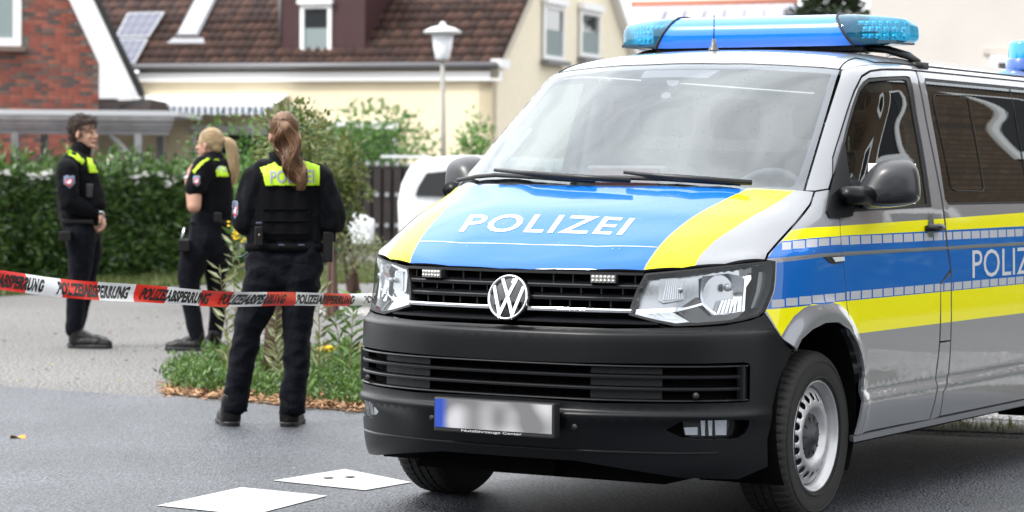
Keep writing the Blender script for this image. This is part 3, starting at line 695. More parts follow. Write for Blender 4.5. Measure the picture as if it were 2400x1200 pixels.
for cx, cy, rr, mtx in ((945, 580, .011, 0), (1650, 560, .016, 0)):
    p = hit(Z(cx, cy)); nn = msn(p)
    for s, mb in zip((1, -1), oo):
        q = p-nn*.035; mb.tube([Vector((q.x*s, q.y, q.z)), Vector(((q.x+nn.x*.02)*s, q.y+nn.y*.02, q.z))], [rr, rr*.8], 14)
for mb, h in zip(oo, hls): mb.build('bulb', mat('bulb_glass', (.30, .31, .34), .15, .2, 1), h, True)
hlsub('brow_strip', [Z(275,842),Z(890,830),Z(1040,835),Z(1290,765),Z(1290,795),Z(900,890),Z(275,905)], [CHR], -.040, thick=.01)
hlsub('daylight_strip', [Z(262,912),Z(820,898),Z(1085,1035),Z(880,1052),Z(600,1000)], [RIB], -.030)
rib_panel('daylight_ribs', [Z(400,915), Z(800,905), Z(900,1000), Z(560,985)], 14, 0, CHR2, -.027)
rib_panel('reflector_ribs', [Z(1560,740), Z(1860,700), Z(1840,890), Z(1480,925)], 6, 0, CHR, -.030)
hlsub('lamp_divider', [Z(1270,805),Z(1300,800),Z(1480,915),Z(1450,935)], [CHR], -.03, thick=.01)
hlsub('lamp_divider', [Z(880,893),Z(925,893),Z(1140,1030),Z(1110,1050)], [mat('lamp_grey', (.1, .1, .11), .3, .5)], -.02, thick=.01)
hlsub('side_marker', [Z(2112,338),Z(2225,335),Z(2210,480),Z(2085,840),Z(1990,850),Z(2070,620)], [mat('marker_lens', (.05, .052, .06), .25, .3, 1)], -.03)
hlsub('reflector_edge', [Z(1885,400),Z(1975,380),Z(1980,440),Z(1900,560),Z(1880,885),Z(1845,900),Z(1870,600)], [CHR2], -.022, thick=.01)
hlsub('lens', HLI, [CLEAR], -.001, step=.03)
# --- LED flashers in the grille
LEDM = mat('led_chip', (.75, .73, .68), .15, .6, 1)
for s in (1, -1):
    p, n_ = front_pt(.385, .984); c = Vector((s*.385, p.y-.012, .984)); a = math.atan2(n_.x, -n_.y)*s
    M = Matrix.Translation(c) @ Matrix.Rotation(a, 4, 'Z'); M = Matrix.Translation(c) @ Matrix.Rotation(s*abs(a), 4, 'Z')
    o = MB().box(-.052, .052, .0, .03, -.017, .017, M=M).build('grille_flasher', BLK, van)
    f = MB()
    f.box(-.048, .048, -.003, .001, -.0145, .0145, M=M); f.build('flasher_face', mat('flasher_grey', (.32, .32, .31), .3, .5, 1), o)
    for r_ in (-1, 1):
        l = MB()
        for k in range(6): l.lathe([(.0055, 0), (.005, -.004), (.002, -.006), (.0001, -.0065)], 8, M @ Matrix.Translation((-.040+k*.016, -.003, r_*.007)) @ Matrix.Rotation(math.pi/2, 4, 'Z'))
        l.build('led_row', LEDM, o, True)
# --- round badge
bz = .904; p, n_ = front_pt(0, bz); tilt = R(12)
MBD = Matrix.Translation((0, p.y-.022, bz)) @ Matrix.Rotation(-tilt, 4, 'X') @ Matrix.Rotation(math.pi/2, 4, 'Z')   # local -X... axis X -> world Y
def badge_pt(x, z, d_): return Matrix.Translation((0, p.y-.022, bz)) @ Matrix.Rotation(-tilt, 4, 'X') @ Vector((x, d_, z))
bd_ = MB().lathe([(.0001, .004), (.082, .004), (.089, .010), (.092, .035), (.0001, .035)], 64, MBD).build('badge', mat('badge_black', (.004, .004, .005), .06, coat=1), van, True)
MB().lathe([(.089, .008), (.088, -.002), (.0845, -.005), (.080, -.002), (.078, .006)], 64, MBD).build('badge_ring', CHR, bd_, True)
def stroke(mb, pts, wd, d0=-.001, d1=.006, sc_=.079):
    n = len(pts); L_ = []; R_ = []
    for i in range(n):
        q = Vector(pts[i]); a = Vector(pts[max(0, i-1)]); c = Vector(pts[min(n-1, i+1)])
        d1_ = (q-a).normalized() if i else (c-q).normalized(); d2_ = (c-q).normalized() if i < n-1 else d1_
        n1 = Vector((-d1_.y, d1_.x)); n2 = Vector((-d2_.y, d2_.x)); k = (n1+n2).normalized(); k = k*(wd/2/max(.3, k.dot(n1))); L_.append(q+k); R_.append(q-k)
    v = []
    for dd in (d0, d1):
        for a in L_+R_: v.append(badge_pt(a.x*sc_, a.y*sc_, dd))
    m2 = 2*n; f = []
    for i in range(n-1): f += [(i, n+i, n+i+1, i+1), (i, i+1, m2+i+1, m2+i), (n+i, m2+n+i, m2+n+i+1, n+i+1)]
    mb.add(v, f)
bl_ = MB(); stroke(bl_, [(-.40, .93), (-.02, .10), (.02, .10), (.40, .93)], .17); bl_.build('badge_letter', CHR, bd_)
bl_ = MB(); stroke(bl_, [(-.84, .56), (-.36, -.86), (-.04, -.06), (.04, -.06), (.36, -.86), (.84, .56)], .17); bl_.build('badge_letter', CHR, bd_)
# --- wipers
def wiper(pts_arm, pts_bl):
    def q(l, off): 
        o_ = []
        for t in l: p_ = hit(t); o_.append(p_+msn(p_)*off)
        return o_
    a = MB().tube(q(pts_arm, .035), [.011, .014, .010, .007][:len(pts_arm)], 6, sx=.6).build('wiper', PLAS2, van, True)
    MB().tube(q(pts_bl, .016), .009, 6).build('wiper_blade', BLK, a, True)
wiper([(1480,441),(1340,433),(1250,424),(1166,415)], [(1079,428),(1120,421.5),(1165,418),(1250,423),(1330,429),(1395,433)])
wiper([(1760,446),(1620,437),(1540,430),(1466,421)], [(1336,424),(1400,424),(1466,424.5),(1560,428),(1640,433),(1735,439)])
# --- wheels
def make_wheel(sx, cy):
    c = Vector((sx*.90, cy, .343)); M = Matrix.Translation(c) @ Matrix.Scale(sx, 4, Vector((1, 0, 0)))
    b = MB(); n = 120; prof = [(.219, -.008), (.224, .004), (.245, .010), (.285, .014), (.312, .010), (.328, .0), (.3395, -.018), (.343, -.045), (.3435, -.062), (.3365, -.064), (.3365, -.070), (.3435, -.072), (.344, -.098), (.337, -.100), (.337, -.106), (.344, -.108), (.3435, -.135), (.337, -.137), (.337, -.143), (.343, -.145), (.3395, -.180), (.325, -.200), (.285, -.214), (.23, -.21)]
    v = []
    for i, (r_, a) in enumerate(prof):
        for j in range(n*2):
            t = 2*math.pi*j/(n*2); rr = r_
            if 5 <= i <= 9 or 17 <= i <= 20: rr -= .0065*(1 if (j % 4) == 0 else 0)
            if 10 <= i <= 16: rr -= .003*(1 if (j % 4) == 2 else 0)
            v.append(M @ Vector((a, rr*math.cos(t), rr*math.sin(t))))
    k = n*2; f = [(i*k+j, (i+1)*k+j, (i+1)*k+(j+1) % k, i*k+(j+1) % k) for i in range(len(prof)-1) for j in range(k)]
    if sx < 0: f = [q[::-1] for q in f]
    b.add(v, f); tyre = b.build('wheel', mat('tyre_rubber', (.013, .0125, .012), .75, bump=.3, bscale=120), van); tyre.data.polygons.foreach_set('use_smooth', [True]*len(f)); tyre.data.set_sharp_from_angle(angle=R(28))
    rings = MB()
    for rr, ww in ((.300, .0016), (.236, .002)): rings.lathe([(rr-ww*2, .013), (rr, .0165), (rr+ww*2, .0135)], 90, M)
    rings.build('tyre_ring', MT['tyre_rubber'], tyre, True)
    # steel rim: flange, well and disc with round holes
    STEEL = mat('rim_paint', (.50, .50, .51), .38, .55, .2, bump=.1, var=.12, vscale=14)
    rm = MB().lathe([(.2235, .002), (.220, .006), (.2165, .004), (.214, -.006), (.205, -.014), (.199, -.030), (.196, -.055), (.194, -.10), (.192, -.18)], 96, M).build('rim', STEEL, tyre, True)
    def dz(r_):
        pts = [(.04, -.030), (.085, -.030), (.098, -.022), (.116, -.004), (.130, -.001), (.148, -.008), (.176, -.024), (.195, -.034)]
        for (a, za), (b_, zb_) in zip(pts, pts[1:]):
            if r_ <= b_: t = max(0, (r_-a)/(b_-a)); t = t*t*(3-2*t); return za+(zb_-za)*t
        return pts[-1][1]
    outer = [Vector((.1945*math.cos(2*math.pi*i/72), .1945*math.sin(2*math.pi*i/72))) for i in range(72)]
    holes = [[Vector(((.158+.0165*math.cos(a))*math.cos(th)-.0155*math.sin(a)*math.sin(th), (.158+.0165*math.cos(a))*math.sin(th)+.0155*math.sin(a)*math.cos(th))) for a in [2*math.pi*q/10 for q in range(10)]] for th in [2*math.pi*h/20 for h in range(20)]]
    holes.append([Vector((.05*math.cos(2*math.pi*i/24), .05*math.sin(2*math.pi*i/24))) for i in range(24)])
    V2, F2 = cdt(outer, holes, step=.011)
    vv = [M @ Vector((dz(q.length), q.x, q.y)) for q in V2]; ff = []
    for f_ in F2:
        a, b_, c_ = (vv[k_] for k_ in f_); ff.append(tuple(f_) if (b_-a).cross(c_-a).x*sx > 0 else tuple(f_[::-1]))
    dsk = mesh('wheel_disc', vv, ff, STEEL, tyre, True)
    sol = dsk.modifiers.new('s', 'SOLIDIFY'); sol.thickness = .004; sol.offset = -1
    hub = MB().lathe([(.0001, .004), (.028, .004), (.031, -.002), (.036, -.003), (.044, -.012), (.082, -.019), (.089, -.022), (.090, -.036)], 48, M).build('hub_cap', mat('hub_plastic', (.03, .031, .034), .45), tyre, True)
    rb = MB()
    for i in range(10):
        t = 2*math.pi*(i+.5)/10; rb.box(-.020, -.0135, -.0015, .0015, .046, .080, M=M @ Matrix.Rotation(t, 4, 'X'))
    rb.build('hub_rib', BLK, tyre)
    MB().lathe([(.05, -.20), (.19, -.19)], 32, M).build('brake_disc', PIT, tyre)
    return tyre
for sx in (1, -1):
    for cy in (.908, 4.308): make_wheel(sx, cy)
# --- wheel housings, floor, engine bay box
ub = MB()
for s in (1, -1):
    for cy in (ACY, 4.315):
        M = Matrix.Translation((s*.56, cy, ACZ)); b_ = MB(); b_.lathe([(.02, 0), (.40, 0), (.402, .02), (.398, .375)], 40, M if s == 1 else Matrix.Translation((-.56, cy, ACZ)) @ Matrix.Scale(-1, 4, Vector((1, 0, 0))), a0=-.35*math.pi, a1=.72*math.pi+.0)
        # arc from front-bottom over the top to rear-bottom
        b_ = MB(); n = 36; v = []
        for i in range(n+1):
            t = R(-38)+R(256)*i/n; yy = cy+.398*math.cos(t); zz = ACZ+.398*math.sin(t)
            v += [Vector((s*.56, yy, zz)), Vector((s*.925, yy, zz))]
        v.append(Vector((s*.56, cy, ACZ))); f = [(2*i, 2*i+2, 2*i+3, 2*i+1) for i in range(n)]+[(2*n+2, 2*i, 2*i+2) for i in range(n)]; ub.add(v, f)
ub.box(-.56, .56, .25, 5.15, .19, .44); ub.box(-.86, .86, 1.32, 3.85, .27, .42); ub.box(-.60, .60, .12, .42, .27, .50)
ub.box(-.84, .84, 4.75, 5.18, .30, .50); ub.box(-.10, .10, .2, 5.1, .20, .26); ub.box(-.70, .70, .90, .98, .22, .30)
ub.box(-.72, .72, .33, .37, .45, 1.05); ub.box(-.80, .80, .83, .88, .42, 1.24); ub.box(-.62, .62, .16, .34, .70, .74)
ub.build('underbody', PIT, van)
for s in (1, -1): MB().box(s*.93-.05, s*.93+.006, 4.64, 4.70, .18, .36).build('mud_flap', BLK, van)
# rear face of the van
rf = []; zz = [.30, .45, .60, .80, 1.06, 1.265, 1.45, 1.63, 1.80, 1.88, 1.95]
for nm, z0, z1, m_ in (('rear_bumper', .30, .56, PLAS), ('tailgate', .56, 1.93, SILVER)):
    v = []; fz = [z for z in [z0+(z1-z0)*i/12 for i in range(13)]]; nx = 24
    for z in fz:
        wz = max(abs(cast(Vector((3, 5.0, min(z, 1.9))), Vector((-1, 0, 0)))[0].x)-.01, .3)
        for i in range(nx+1):
            x = -wz+2*wz*i/nx; e = abs(i/nx*2-1); v.append(Vector((x, 5.33-.12*e**6-max(0, z-1.2)*.2, z)))
    f = [(a*(nx+1)+i, a*(nx+1)+i+1, (a+1)*(nx+1)+i+1, (a+1)*(nx+1)+i) for a in range(12) for i in range(nx)]
    mesh(nm, v, [q[::-1] for q in f], m_, van, True)
# --- interior
it = MB(); it.box(-.86, .86, .9, 5.1, .52, .56); it.box(-.80, .80, 4.95, 5.0, .5, 1.85); it.build('cabin_floor', SEAT, van)
dv = []; prf = [(.98, 1.08), (.90, 1.285), (1.10, 1.315), (1.22, 1.29), (1.32, 1.16), (1.30, .75)]
db = MB(); n = 20
for i in range(n+1):
    x = -.80+1.6*i/n
    for y, z in prf: dv.append(Vector((x, y+.12*(x/.8)**2*(.6 if y < 1.2 else 0), z+(.03*math.exp(-((x-.42)/.16)**2) if 1.15 < y < 1.25 else 0)-.02*(x/.8)**2)))
k = len(prf); db.add(dv, [(i*k+j, (i+1)*k+j, (i+1)*k+j+1, i*k+j+1) for i in range(n) for j in range(k-1)]); dbo = db.build('dashboard', DASH, van, True)
c = Vector((.42, 1.44, 1.235)); MW = Matrix.Translation(c) @ Matrix.Rotation(R(-28), 4, 'X')
sw = MB(); sw.tube([MW @ Vector((.19*math.cos(t), 0, .19*math.sin(t))) for t in [2*math.pi*i/32 for i in range(33)]], .015, 8, cap=False)
sw.box(-.17, .17, -.01, .015, -.02, .02, M=MW); sw.lathe([(.0001, -.02), (.06, -.02), (.07, .02)], 20, MW @ Matrix.Rotation(math.pi/2, 4, 'Z')); sw.build('steering_wheel', SEAT, dbo, True)
# folding sign display on the dash
sg = MB().box(-.22, .17, 1.02, 1.10, 1.30, 1.42); so = sg.build('dash_display', mat('display_body', (.035, .035, .04), .4), van); bevel(so, .02, 3)
MB().box(-.18, .13, 1.012, 1.02, 1.318, 1.405).build('display_screen', mat('display_screen', (.06, .03, .035), .3, emit=((.6, .02, .02), .02)), so)
for sx_, sy_, cat_ in ((.43, 1.75, 1), (-.43, 1.75, 1), (.43, 2.75, 0), (-.1, 2.75, 0), (-.55, 2.75, 0)):
    b_ = MB(); b_.box(sx_-.24, sx_+.24, sy_-.05, sy_+.45, .80, .95); b_.box(sx_-.24, sx_+.24, sy_+.38, sy_+.50, .95, 1.50)
    so = b_.build('seat', SEAT, van); bevel(so, .04, 3)
    hb_ = MB().box(sx_-.13, sx_+.13, sy_+.40, sy_+.49, 1.56, 1.76).build('headrest', SEAT, so); bevel(hb_, .035, 3)
    MB().tube([(sx_-.06, sy_+.44, 1.48), (sx_-.06, sy_+.44, 1.60)], .008, 6).tube([(sx_+.06, sy_+.44, 1.48), (sx_+.06, sy_+.44, 1.60)], .008, 6).build('headrest_post', CHR2, so)
for s in (1, -1):
    MB().tube([(s*.86, 2.16, .6), (s*.86, 2.16, 1.25), (s*.80, 2.16, 1.60), (s*.73, 2.16, 1.82)], .035, 8, sx=1.5).build('pillar_trim', LINER, van, True)
MB().tube([(-.80, 1.30, 1.42), (-.76, 1.33, 1.47), (-.735, 1.38, 1.53), (-.715, 1.42, 1.58)], .012, 8).build('grab_handle', LINER, van, True)
# --- mirrors: arm, shell (> lower cover, glass) and the triangular foot
tri = [(1975,333),(1982,380),(1988,424),(1994,448),(1998,492),(1993,508),(1965,512.5),(1941,511),(1934,497),(1939,468),(1951,418),(1962,378)]
feet = panel('mirror_foot', tri, (1, -.2, .1), [PLAS], step=.04, off=.012, thick=.03, gap=0)
MIRO = [(x*1.32 if x < 0 else x, z*1.06) for x, z in [(-.12,-.035),(-.103,-.012),(-.082,.028),(-.06,.066),(-.035,.088),(0,.098),(.04,.100),(.075,.094),(.1,.075),(.114,.04),(.12,-.01),(.121,-.045),(.113,-.066),(.08,-.080),(.02,-.090),(-.06,-.098),(-.11,-.097),(-.122,-.075)]]
def mirror(s):
    o2 = smoothpoly([Vector(q) for q in MIRO], 1); n = len(o2); c0 = Vector((.02, -.005)); v = []; K = 12
    for k in range(K+1):
        ph = math.pi/2*k/K; sc_ = max(.0, math.cos(ph))**.55; y = -.115*math.sin(ph)
        for q in o2: w_ = c0+(q-c0)*sc_; v.append(Vector((w_.x, y, w_.y)))
    f = [(i*n+j, i*n+(j+1) % n, (i+1)*n+(j+1) % n, (i+1)*n+j) for i in range(K) for j in range(n)]
    b0 = len(v); v += [Vector((q.x, .015, q.y)) for q in o2]; f += [(b0+j, b0+(j+1) % n, (j+1) % n, j) for j in range(n)]; f.append(tuple(b0+j for j in range(n))[::-1])
    M_ = Matrix.Translation(Vector((1.018 if s > 0 else -.985, 1.385, 1.352))) @ Matrix.Rotation(R(24)*s, 4, 'Z')
    vv = [M_ @ Vector((p_.x*s, p_.y, p_.z)) for p_ in v]
    if s > 0: f = [q[::-1] for q in f]
    mi = [1 if sum(v[k_].z for k_ in q)/len(q) < -.044 else 0 for q in f]
    o = mesh('side_mirror', vv, f, [mat('mirror_plastic', (.020, .021, .025), .36, spec=.6, bump=.1, bscale=400, bdist=.0004), LAMPBLK], van, True, mi)
    MB().box(-.095, .10, .016, .022, -.08, .085, M=M_).build('mirror_glass', CHR, o)
    MB().tube([(s*.93, 1.10, 1.305), (s*.95, 1.18, 1.306), (s*.965, 1.30, 1.305)], [.036, .038, .040], 12, sx=1.2).build('mirror_arm', PLAS, o, True)
for s in (1, -1): mirror(s)
# --- antennas
def antenna(x, y, h, lean):
    z = cast(Vector((x, y, 4)), Vector((0, 0, -1)))[0].z
    o = MB().lathe([(.024, 0), (.022, .006), (.012, .022), (.008, .05), (.0001, .052)], 16, Matrix.Translation((x, y, z)) @ Matrix.Rotation(-math.pi/2, 4, 'Y')).build('antenna', mat('antenna_base', (.09, .09, .095), .3), van, True)
    MB().tube([(x, y, z+.04), (x, y, z+.05+h*.35), (x, y, z+h*.97), (x, y, z+h)], [.0035, .0028, .0022, .0035], 6).build('antenna_whip', BLK, o, True)
antenna(0, 1.80, .155, 0); antenna(.35, 3.0, .135, 0)
# --- roof light bar
BC = Vector((0, 2.335, 2.042)); HL_ = .725
SECK = [(-.90,-1),(-1,-.55),(-1,.0),(-.88,.50),(-.70,.84),(-.5,.96),(0,1),(.5,.96),(.78,.75),(1,.2),(.97,-.6),(.85,-1),(0,-1)]
def _rs(keys, n):
    p = [Vector(k) for k in keys]; L_ = [(p[(i+1) % len(p)]-p[i]).length for i in range(len(p))]; T = sum(L_); o = []
    for k in range(n):
        d_ = T*k/n; i = 0
        while d_ > L_[i]: d_ -= L_[i]; i += 1
        o.append(p[i].lerp(p[(i+1) % len(p)], d_/L_[i]))
    return o
SEC = _rs(SECK, 24)
def bar_section(x, zoff=0, s=1.0):
    e = max(0, (abs(x)-.38)/(HL_-.38)); zt = .074*(1-.42*e**2.2); zb_ = .074*(1-.22*e**2); fy = .150-.120*e**2.3; ry = .15-.03*e*e
    c_ = max(0, (e-.88)/.12); k_ = math.sqrt(max(0, 1-c_*c_*.9)); o = []
    for q in SEC:
        y = q.x*(fy if q.x < 0 else ry)*s; z = q.y*(zt if q.y > 0 else zb_)*s*(k_ if q.y > 0 else (.5+.5*k_)); o.append(Vector((x, BC.y+y*(.6+.4*k_), BC.z+z)))
    return o
def barpart(name, x0, x1, m_, s=1.0, n=20, skew=0, caps=True):
    b = MB(); v = []
    for i in range(n+1):
        x = x0+(x1-x0)*i/n
        r_ = bar_section(x, s=s)
        # slanted joint: the top leans towards the middle
        for k, q in enumerate(r_):
            if skew:
                sg = 1 if x > 0 else -1; wgt = (1-i/n) if abs(x0) < abs(x1) else (i/n)
                if skew == 2: wgt = 1 if i in (0, n) else 1
                dzf = (q.z-BC.z)/.075; tx = q.x-sg*skew_amt(dzf, q.y)*wgt
                q2 = bar_section(tx, s=s)[k]; r_[k] = Vector((tx, q2.y, q2.z))
        v += r_
    f = [(i*24+j, i*24+(j+1) % 24, (i+1)*24+(j+1) % 24, (i+1)*24+j) for i in range(n) for j in range(24)]
    if caps: f += [tuple(range(24)), tuple(n*24+j for j in range(24))[::-1]]
    if x1 > x0: f = [q[::-1] for q in f]
    b.add(v, f); return b.build(name, m_, bar, True)
def skew_amt(dzf, y): return .055*(dzf+1)*.5*2-.0
BARBLUE = mat('bar_blue', (.0, .17, .78), .22, 0, 1, coatr=.02)
bar = MB().box(-.52, .52, 2.26, 2.40, 1.945, 1.972).build('light_bar', BLK, van); bevel(bar, .006)
JX = .498
def ring_center():
    b = MB(); n = 30; v = []
    for i in range(n+1):
        u = -1+2*i/n
        r0 = bar_section(JX)
        for k, q in enumerate(r0):
            jx = JX-.105*max(0, (q.z-(BC.z-.074))/.148); x = u*jx; qq = bar_section(x)[k]; v.append(Vector((x, qq.y, qq.z)))
    f = [(i*24+j, (i+1)*24+j, (i+1)*24+(j+1) % 24, i*24+(j+1) % 24) for i in range(n) for j in range(24)]
    b.add(v, f); return shade(b.build('light_bar_cover', BARBLUE, bar, True), 22)
ring_center()
def joint_x(q): return JX-.105*max(0, (q.z-(BC.z-.074))/.148)
for s in (1, -1):
    # gasket
    g = [];
    for k, q in enumerate(bar_section(JX)):
        x = joint_x(q); qq = bar_section(x)[k]; g.append(Vector((s*x, BC.y+(qq.y-BC.y)*1.012, BC.z+(qq.z-BC.z)*1.02)))
    g.append(g[0]); MB().tube(g, .006, 6, cap=False).build('gasket', BLK, bar, True)
    def dome(sc__, m_, nm, par):
        b = MB(); n = 22; v = []
        for i in range(n+1):
            u = i/n; u = 1-(1-u)**1.6
            for k, q in enumerate(bar_section(JX)):
                x = joint_x(q)*(1-u)+(HL_-.001)*u; x = x if sc__ == 1 else min(x, HL_-.02); qq = bar_section(x)[k]
                v.append(Vector((s*x, BC.y+(qq.y-BC.y)*sc__, BC.z+(qq.z-BC.z)*sc__)))
        f = [(i*24+j, i*24+(j+1) % 24, (i+1)*24+(j+1) % 24, (i+1)*24+j) for i in range(n) for j in range(24)]+[tuple(n*24+j for j in range(24))]
        if s > 0: f = [q[::-1] for q in f]
        b.add(v, f); return b.build(nm, m_, par, True)
    dm = dome(1, MT.get('bar_dome') or glassmat('bar_dome', (.16, .62, .82), 1.55, body=.12, bodycol=(.05, .45, .7)), 'lamp_dome', bar)
    # LED blocks inside
    base = MB().box(min(s*.50, s*.69), max(s*.50, s*.69), BC.y-.10, BC.y+.12, BC.z-.064, BC.z-.050).box(min(s*.47, s*.52), max(s*.47, s*.52), BC.y-.11, BC.y+.11, BC.z-.05, BC.z+.02).build('lamp_base', mat('lamp_base', (.02, .05, .08), .4), bar)
    ledm = mat('led_reflector', (.75, .92, .98), .1, .7, 1)
    for rz_ in (-.030, .002, .030):
        lb = MB()
        for k in range(7):
            x = s*(.50+.029*k); yy = BC.y-.105+.10*max(0, (k-1)/5)**2*(1.0)
            if rz_ > .02: yy += .03
            lb.lathe([(.011, 0), (.009, .010), (.0001, .013)], 10, Matrix.Translation((x, yy+.01, BC.z+rz_)) @ Matrix.Rotation(math.pi/2*1.0, 4, 'Z'))
            lb.box(x-.011, x+.011, yy+.012, yy+.03, BC.z+rz_-.011, BC.z+rz_+.011)
        lb.build('led_row', ledm, base, True)
    # foot bracket reaching to the cantrail
    fb = MB(); fb.tube([(s*.50, 2.34, 1.962), (s*.60, 2.35, 1.955), (s*.70, 2.36, 1.925), (s*.745, 2.37, 1.895)], [.016, .018, .018, .014], 8, sx=2.6); fb.box(s*.745-.02, s*.745+.02, 2.31, 2.44, 1.868, 1.896); fb.build('bar_foot', BLK, bar, True)
# rear beacon on the roof
bx, by = .60, 4.20; bzz = cast(Vector((bx, by, 4)), Vector((0, 0, -1)))[0].z
bo = MB().lathe([(.095, 0), (.095, .055), (.088, .062), (.0001, .062)], 32, Matrix.Translation((bx, by, bzz)) @ Matrix.Rotation(-math.pi/2, 4, 'Y')).build('beacon', mat('beacon_base', (.01, .08, .35), .3, 0, 1), van, True)
MB().lathe([(.082, .058), (.082, .135), (.076, .150), (.03, .156), (.0001, .157)], 32, Matrix.Translation((bx, by, bzz)) @ Matrix.Rotation(-math.pi/2, 4, 'Y')).build('beacon_dome', mat('beacon_dome', (.02, .30, .70), .15, 0, 1), bo, True)
# ============================================================ GROUND
def asph(name, c0, c1, scale, rough, bump, big=.6):
    mm = bpy.data.materials.new(name); mm.use_nodes = True; t = mm.node_tree; b = t.nodes['Principled BSDF']; b.inputs['Roughness'].default_value = rough; b.inputs['Specular IOR Level'].default_value = .5
    c = N(t, 'ShaderNodeTexCoord'); v = N(t, 'ShaderNodeTexVoronoi'); v.inputs['Scale'].default_value = scale; n = N(t, 'ShaderNodeTexNoise'); n.inputs['Scale'].default_value = big; n.inputs['Detail'].default_value = 8
    n2 = N(t, 'ShaderNodeTexNoise'); n2.inputs['Scale'].default_value = scale*.9; n2.inputs['Detail'].default_value = 3
    r = N(t, 'ShaderNodeValToRGB'); r.color_ramp.elements[0].position = .3; r.color_ramp.elements[1].position = .72; r.color_ramp.elements[0].color = (*c0, 1); r.color_ramp.elements[1].color = (*c1, 1)
    mx = N(t, 'ShaderNodeMixRGB', blend_type='OVERLAY'); mx.inputs[0].default_value = 1.0
    bp = N(t, 'ShaderNodeBump'); bp.inputs['Strength'].default_value = bump; bp.inputs['Distance'].default_value = .006
    for q in (v, n, n2): t.links.new(c.outputs['Object'], q.inputs['Vector'])
    t.links.new(n.outputs[0], r.inputs[0]); rr_ = N(t, 'ShaderNodeValToRGB'); rr_.color_ramp.elements[0].position = .38; rr_.color_ramp.elements[1].position = .64; rr_.color_ramp.elements[0].color = (.05,)*3+(1,); rr_.color_ramp.elements[1].color = (.92,)*3+(1,); t.links.new(n2.outputs[0], rr_.inputs[0]); t.links.new(r.outputs[0], mx.inputs[1]); t.links.new(rr_.outputs[0], mx.inputs[2]); t.links.new(mx.outputs[0], b.inputs['Base Color'])
    t.links.new(v.outputs['Distance'], bp.inputs['Height']); t.links.new(bp.outputs[0], b.inputs['Normal']); return mm
OLD = asph('old_asphalt', (.105, .102, .100), (.165, .160, .156), 55, .85, .8, .35)
NEW = asph('fresh_asphalt', (.040, .044, .053), (.072, .078, .091), 80, .48, 1.2, .9)
PAVE = asph('pavement_mat', (.22, .215, .21), (.33, .32, .31), 40, .9, .4, 1.2)
def sheet(name, pts, z, m_, kind='structure'):
    p2 = [Vector((p[0], p[1])) for p in pts]; r_ = geometry.delaunay_2d_cdt(p2, [(i, (i+1) % len(p2)) for i in range(len(p2))], [], 1, 1e-5)
    o = mesh(name, [(q.x, q.y, z) for q in r_[0]], [tuple(f) for f in r_[2]], m_)
    return tag(o, kind=kind)
sheet('ground', [(-400, -80), (300, -80), (300, 500), (-400, 500)], 0, OLD)
edge = [(-30, 5.2), (-14, 4.6), (-6.06, 4.02), (-4.7, 3.93), (-3.17, 3.80), (-1.5, 4.05), (0, 4.45), (2, 4.9), (8, 5.6), (30, 7)]
sheet('road', edge+[(30, -60), (-30, -60)], .004, NEW)
sheet('pavement', [(-2.6, 5.45), (8, 6.0), (30, 7.4), (30, 9.2), (8, 8.2), (-3.2, 7.4)], .004, PAVE)
WPAINT = mat('road_paint', (.42, .42, .42), .6, bump=.3, bscale=90, var=.06, vscale=30)
for q in ([(368,1189),(566,1146),(768,1166),(590,1212)], [(640,1130),(808,1103),(965,1134),(855,1153)]):
    g = [G(*c) for c in q]; sheet('road_marking', [(p.x, p.y) for p in g], .008, WPAINT)
for c in ((770,1125),(820,1123)):
    g = G(*c); v = [(g.x+.022*math.cos(t), g.y+.03*math.sin(t)) for t in [2*math.pi*k/10 for k in range(10)]]
    tag(sheet('paint_scuff', v, .0125, NEW), kind='structure')
sheet('kerb_strip', [tuple(G(745,738)[:2]), tuple(G(870,742)[:2]), tuple(G(870,722)[:2]), tuple(G(750,718)[:2])], .004, PAVE)

# ============================================================ FOLIAGE
def leafmat(name, a, b, rough=.45, tr=.25):
    mm = bpy.data.materials.new(name); mm.use_nodes = True; t = mm.node_tree; bs = t.nodes['Principled BSDF']; bs.inputs['Roughness'].default_value = rough; bs.inputs['Specular IOR Level'].default_value = .5
    g = N(t, 'ShaderNodeNewGeometry'); r = N(t, 'ShaderNodeValToRGB'); r.color_ramp.elements[0].color = (*a, 1); r.color_ramp.elements[1].color = (*b, 1)
    t.links.new(g.outputs['Random Per Island'], r.inputs[0]); t.links.new(r.outputs[0], bs.inputs['Base Color'])
    tl = N(t, 'ShaderNodeBsdfTranslucent'); t.links.new(r.outputs[0], tl.inputs[0]); mx = N(t, 'ShaderNodeMixShader'); mx.inputs[0].default_value = tr
    o = [n for n in t.nodes if n.type == 'OUTPUT_MATERIAL'][0]; t.links.new(bs.outputs[0], mx.inputs[1]); t.links.new(tl.outputs[0], mx.inputs[2]); t.links.new(mx.outputs[0], o.inputs[0]); MT[name] = mm; return mm
LAUREL = leafmat('laurel_leaf', (.012, .040, .010), (.11, .20, .045), .32)
LIGHTG = leafmat('light_leaf', (.035, .10, .012), (.12, .26, .04))
REDG = leafmat('red_green_leaf', (.045, .10, .022), (.20, .21, .065))
HERB = leafmat('herb_leaf', (.03, .075, .015), (.12, .22, .045))
HERB2 = leafmat('grey_herb_leaf', (.11, .14, .06), (.28, .30, .15))
CONIF = leafmat('conifer_needle', (.010, .022, .010), (.035, .055, .022))
GRASS = leafmat('grass_blade', (.05, .09, .02), (.17, .20, .06))
MULCH = leafmat('bark_chip', (.11, .05, .022), (.42, .24, .12), .8, 0)
BARK = mat('bark', (.09, .055, .04), .9, bump=.6, bscale=30)
YFLOW = mat('yellow_petal', (.75, .52, .02), .7)
rnd = random.Random(11)
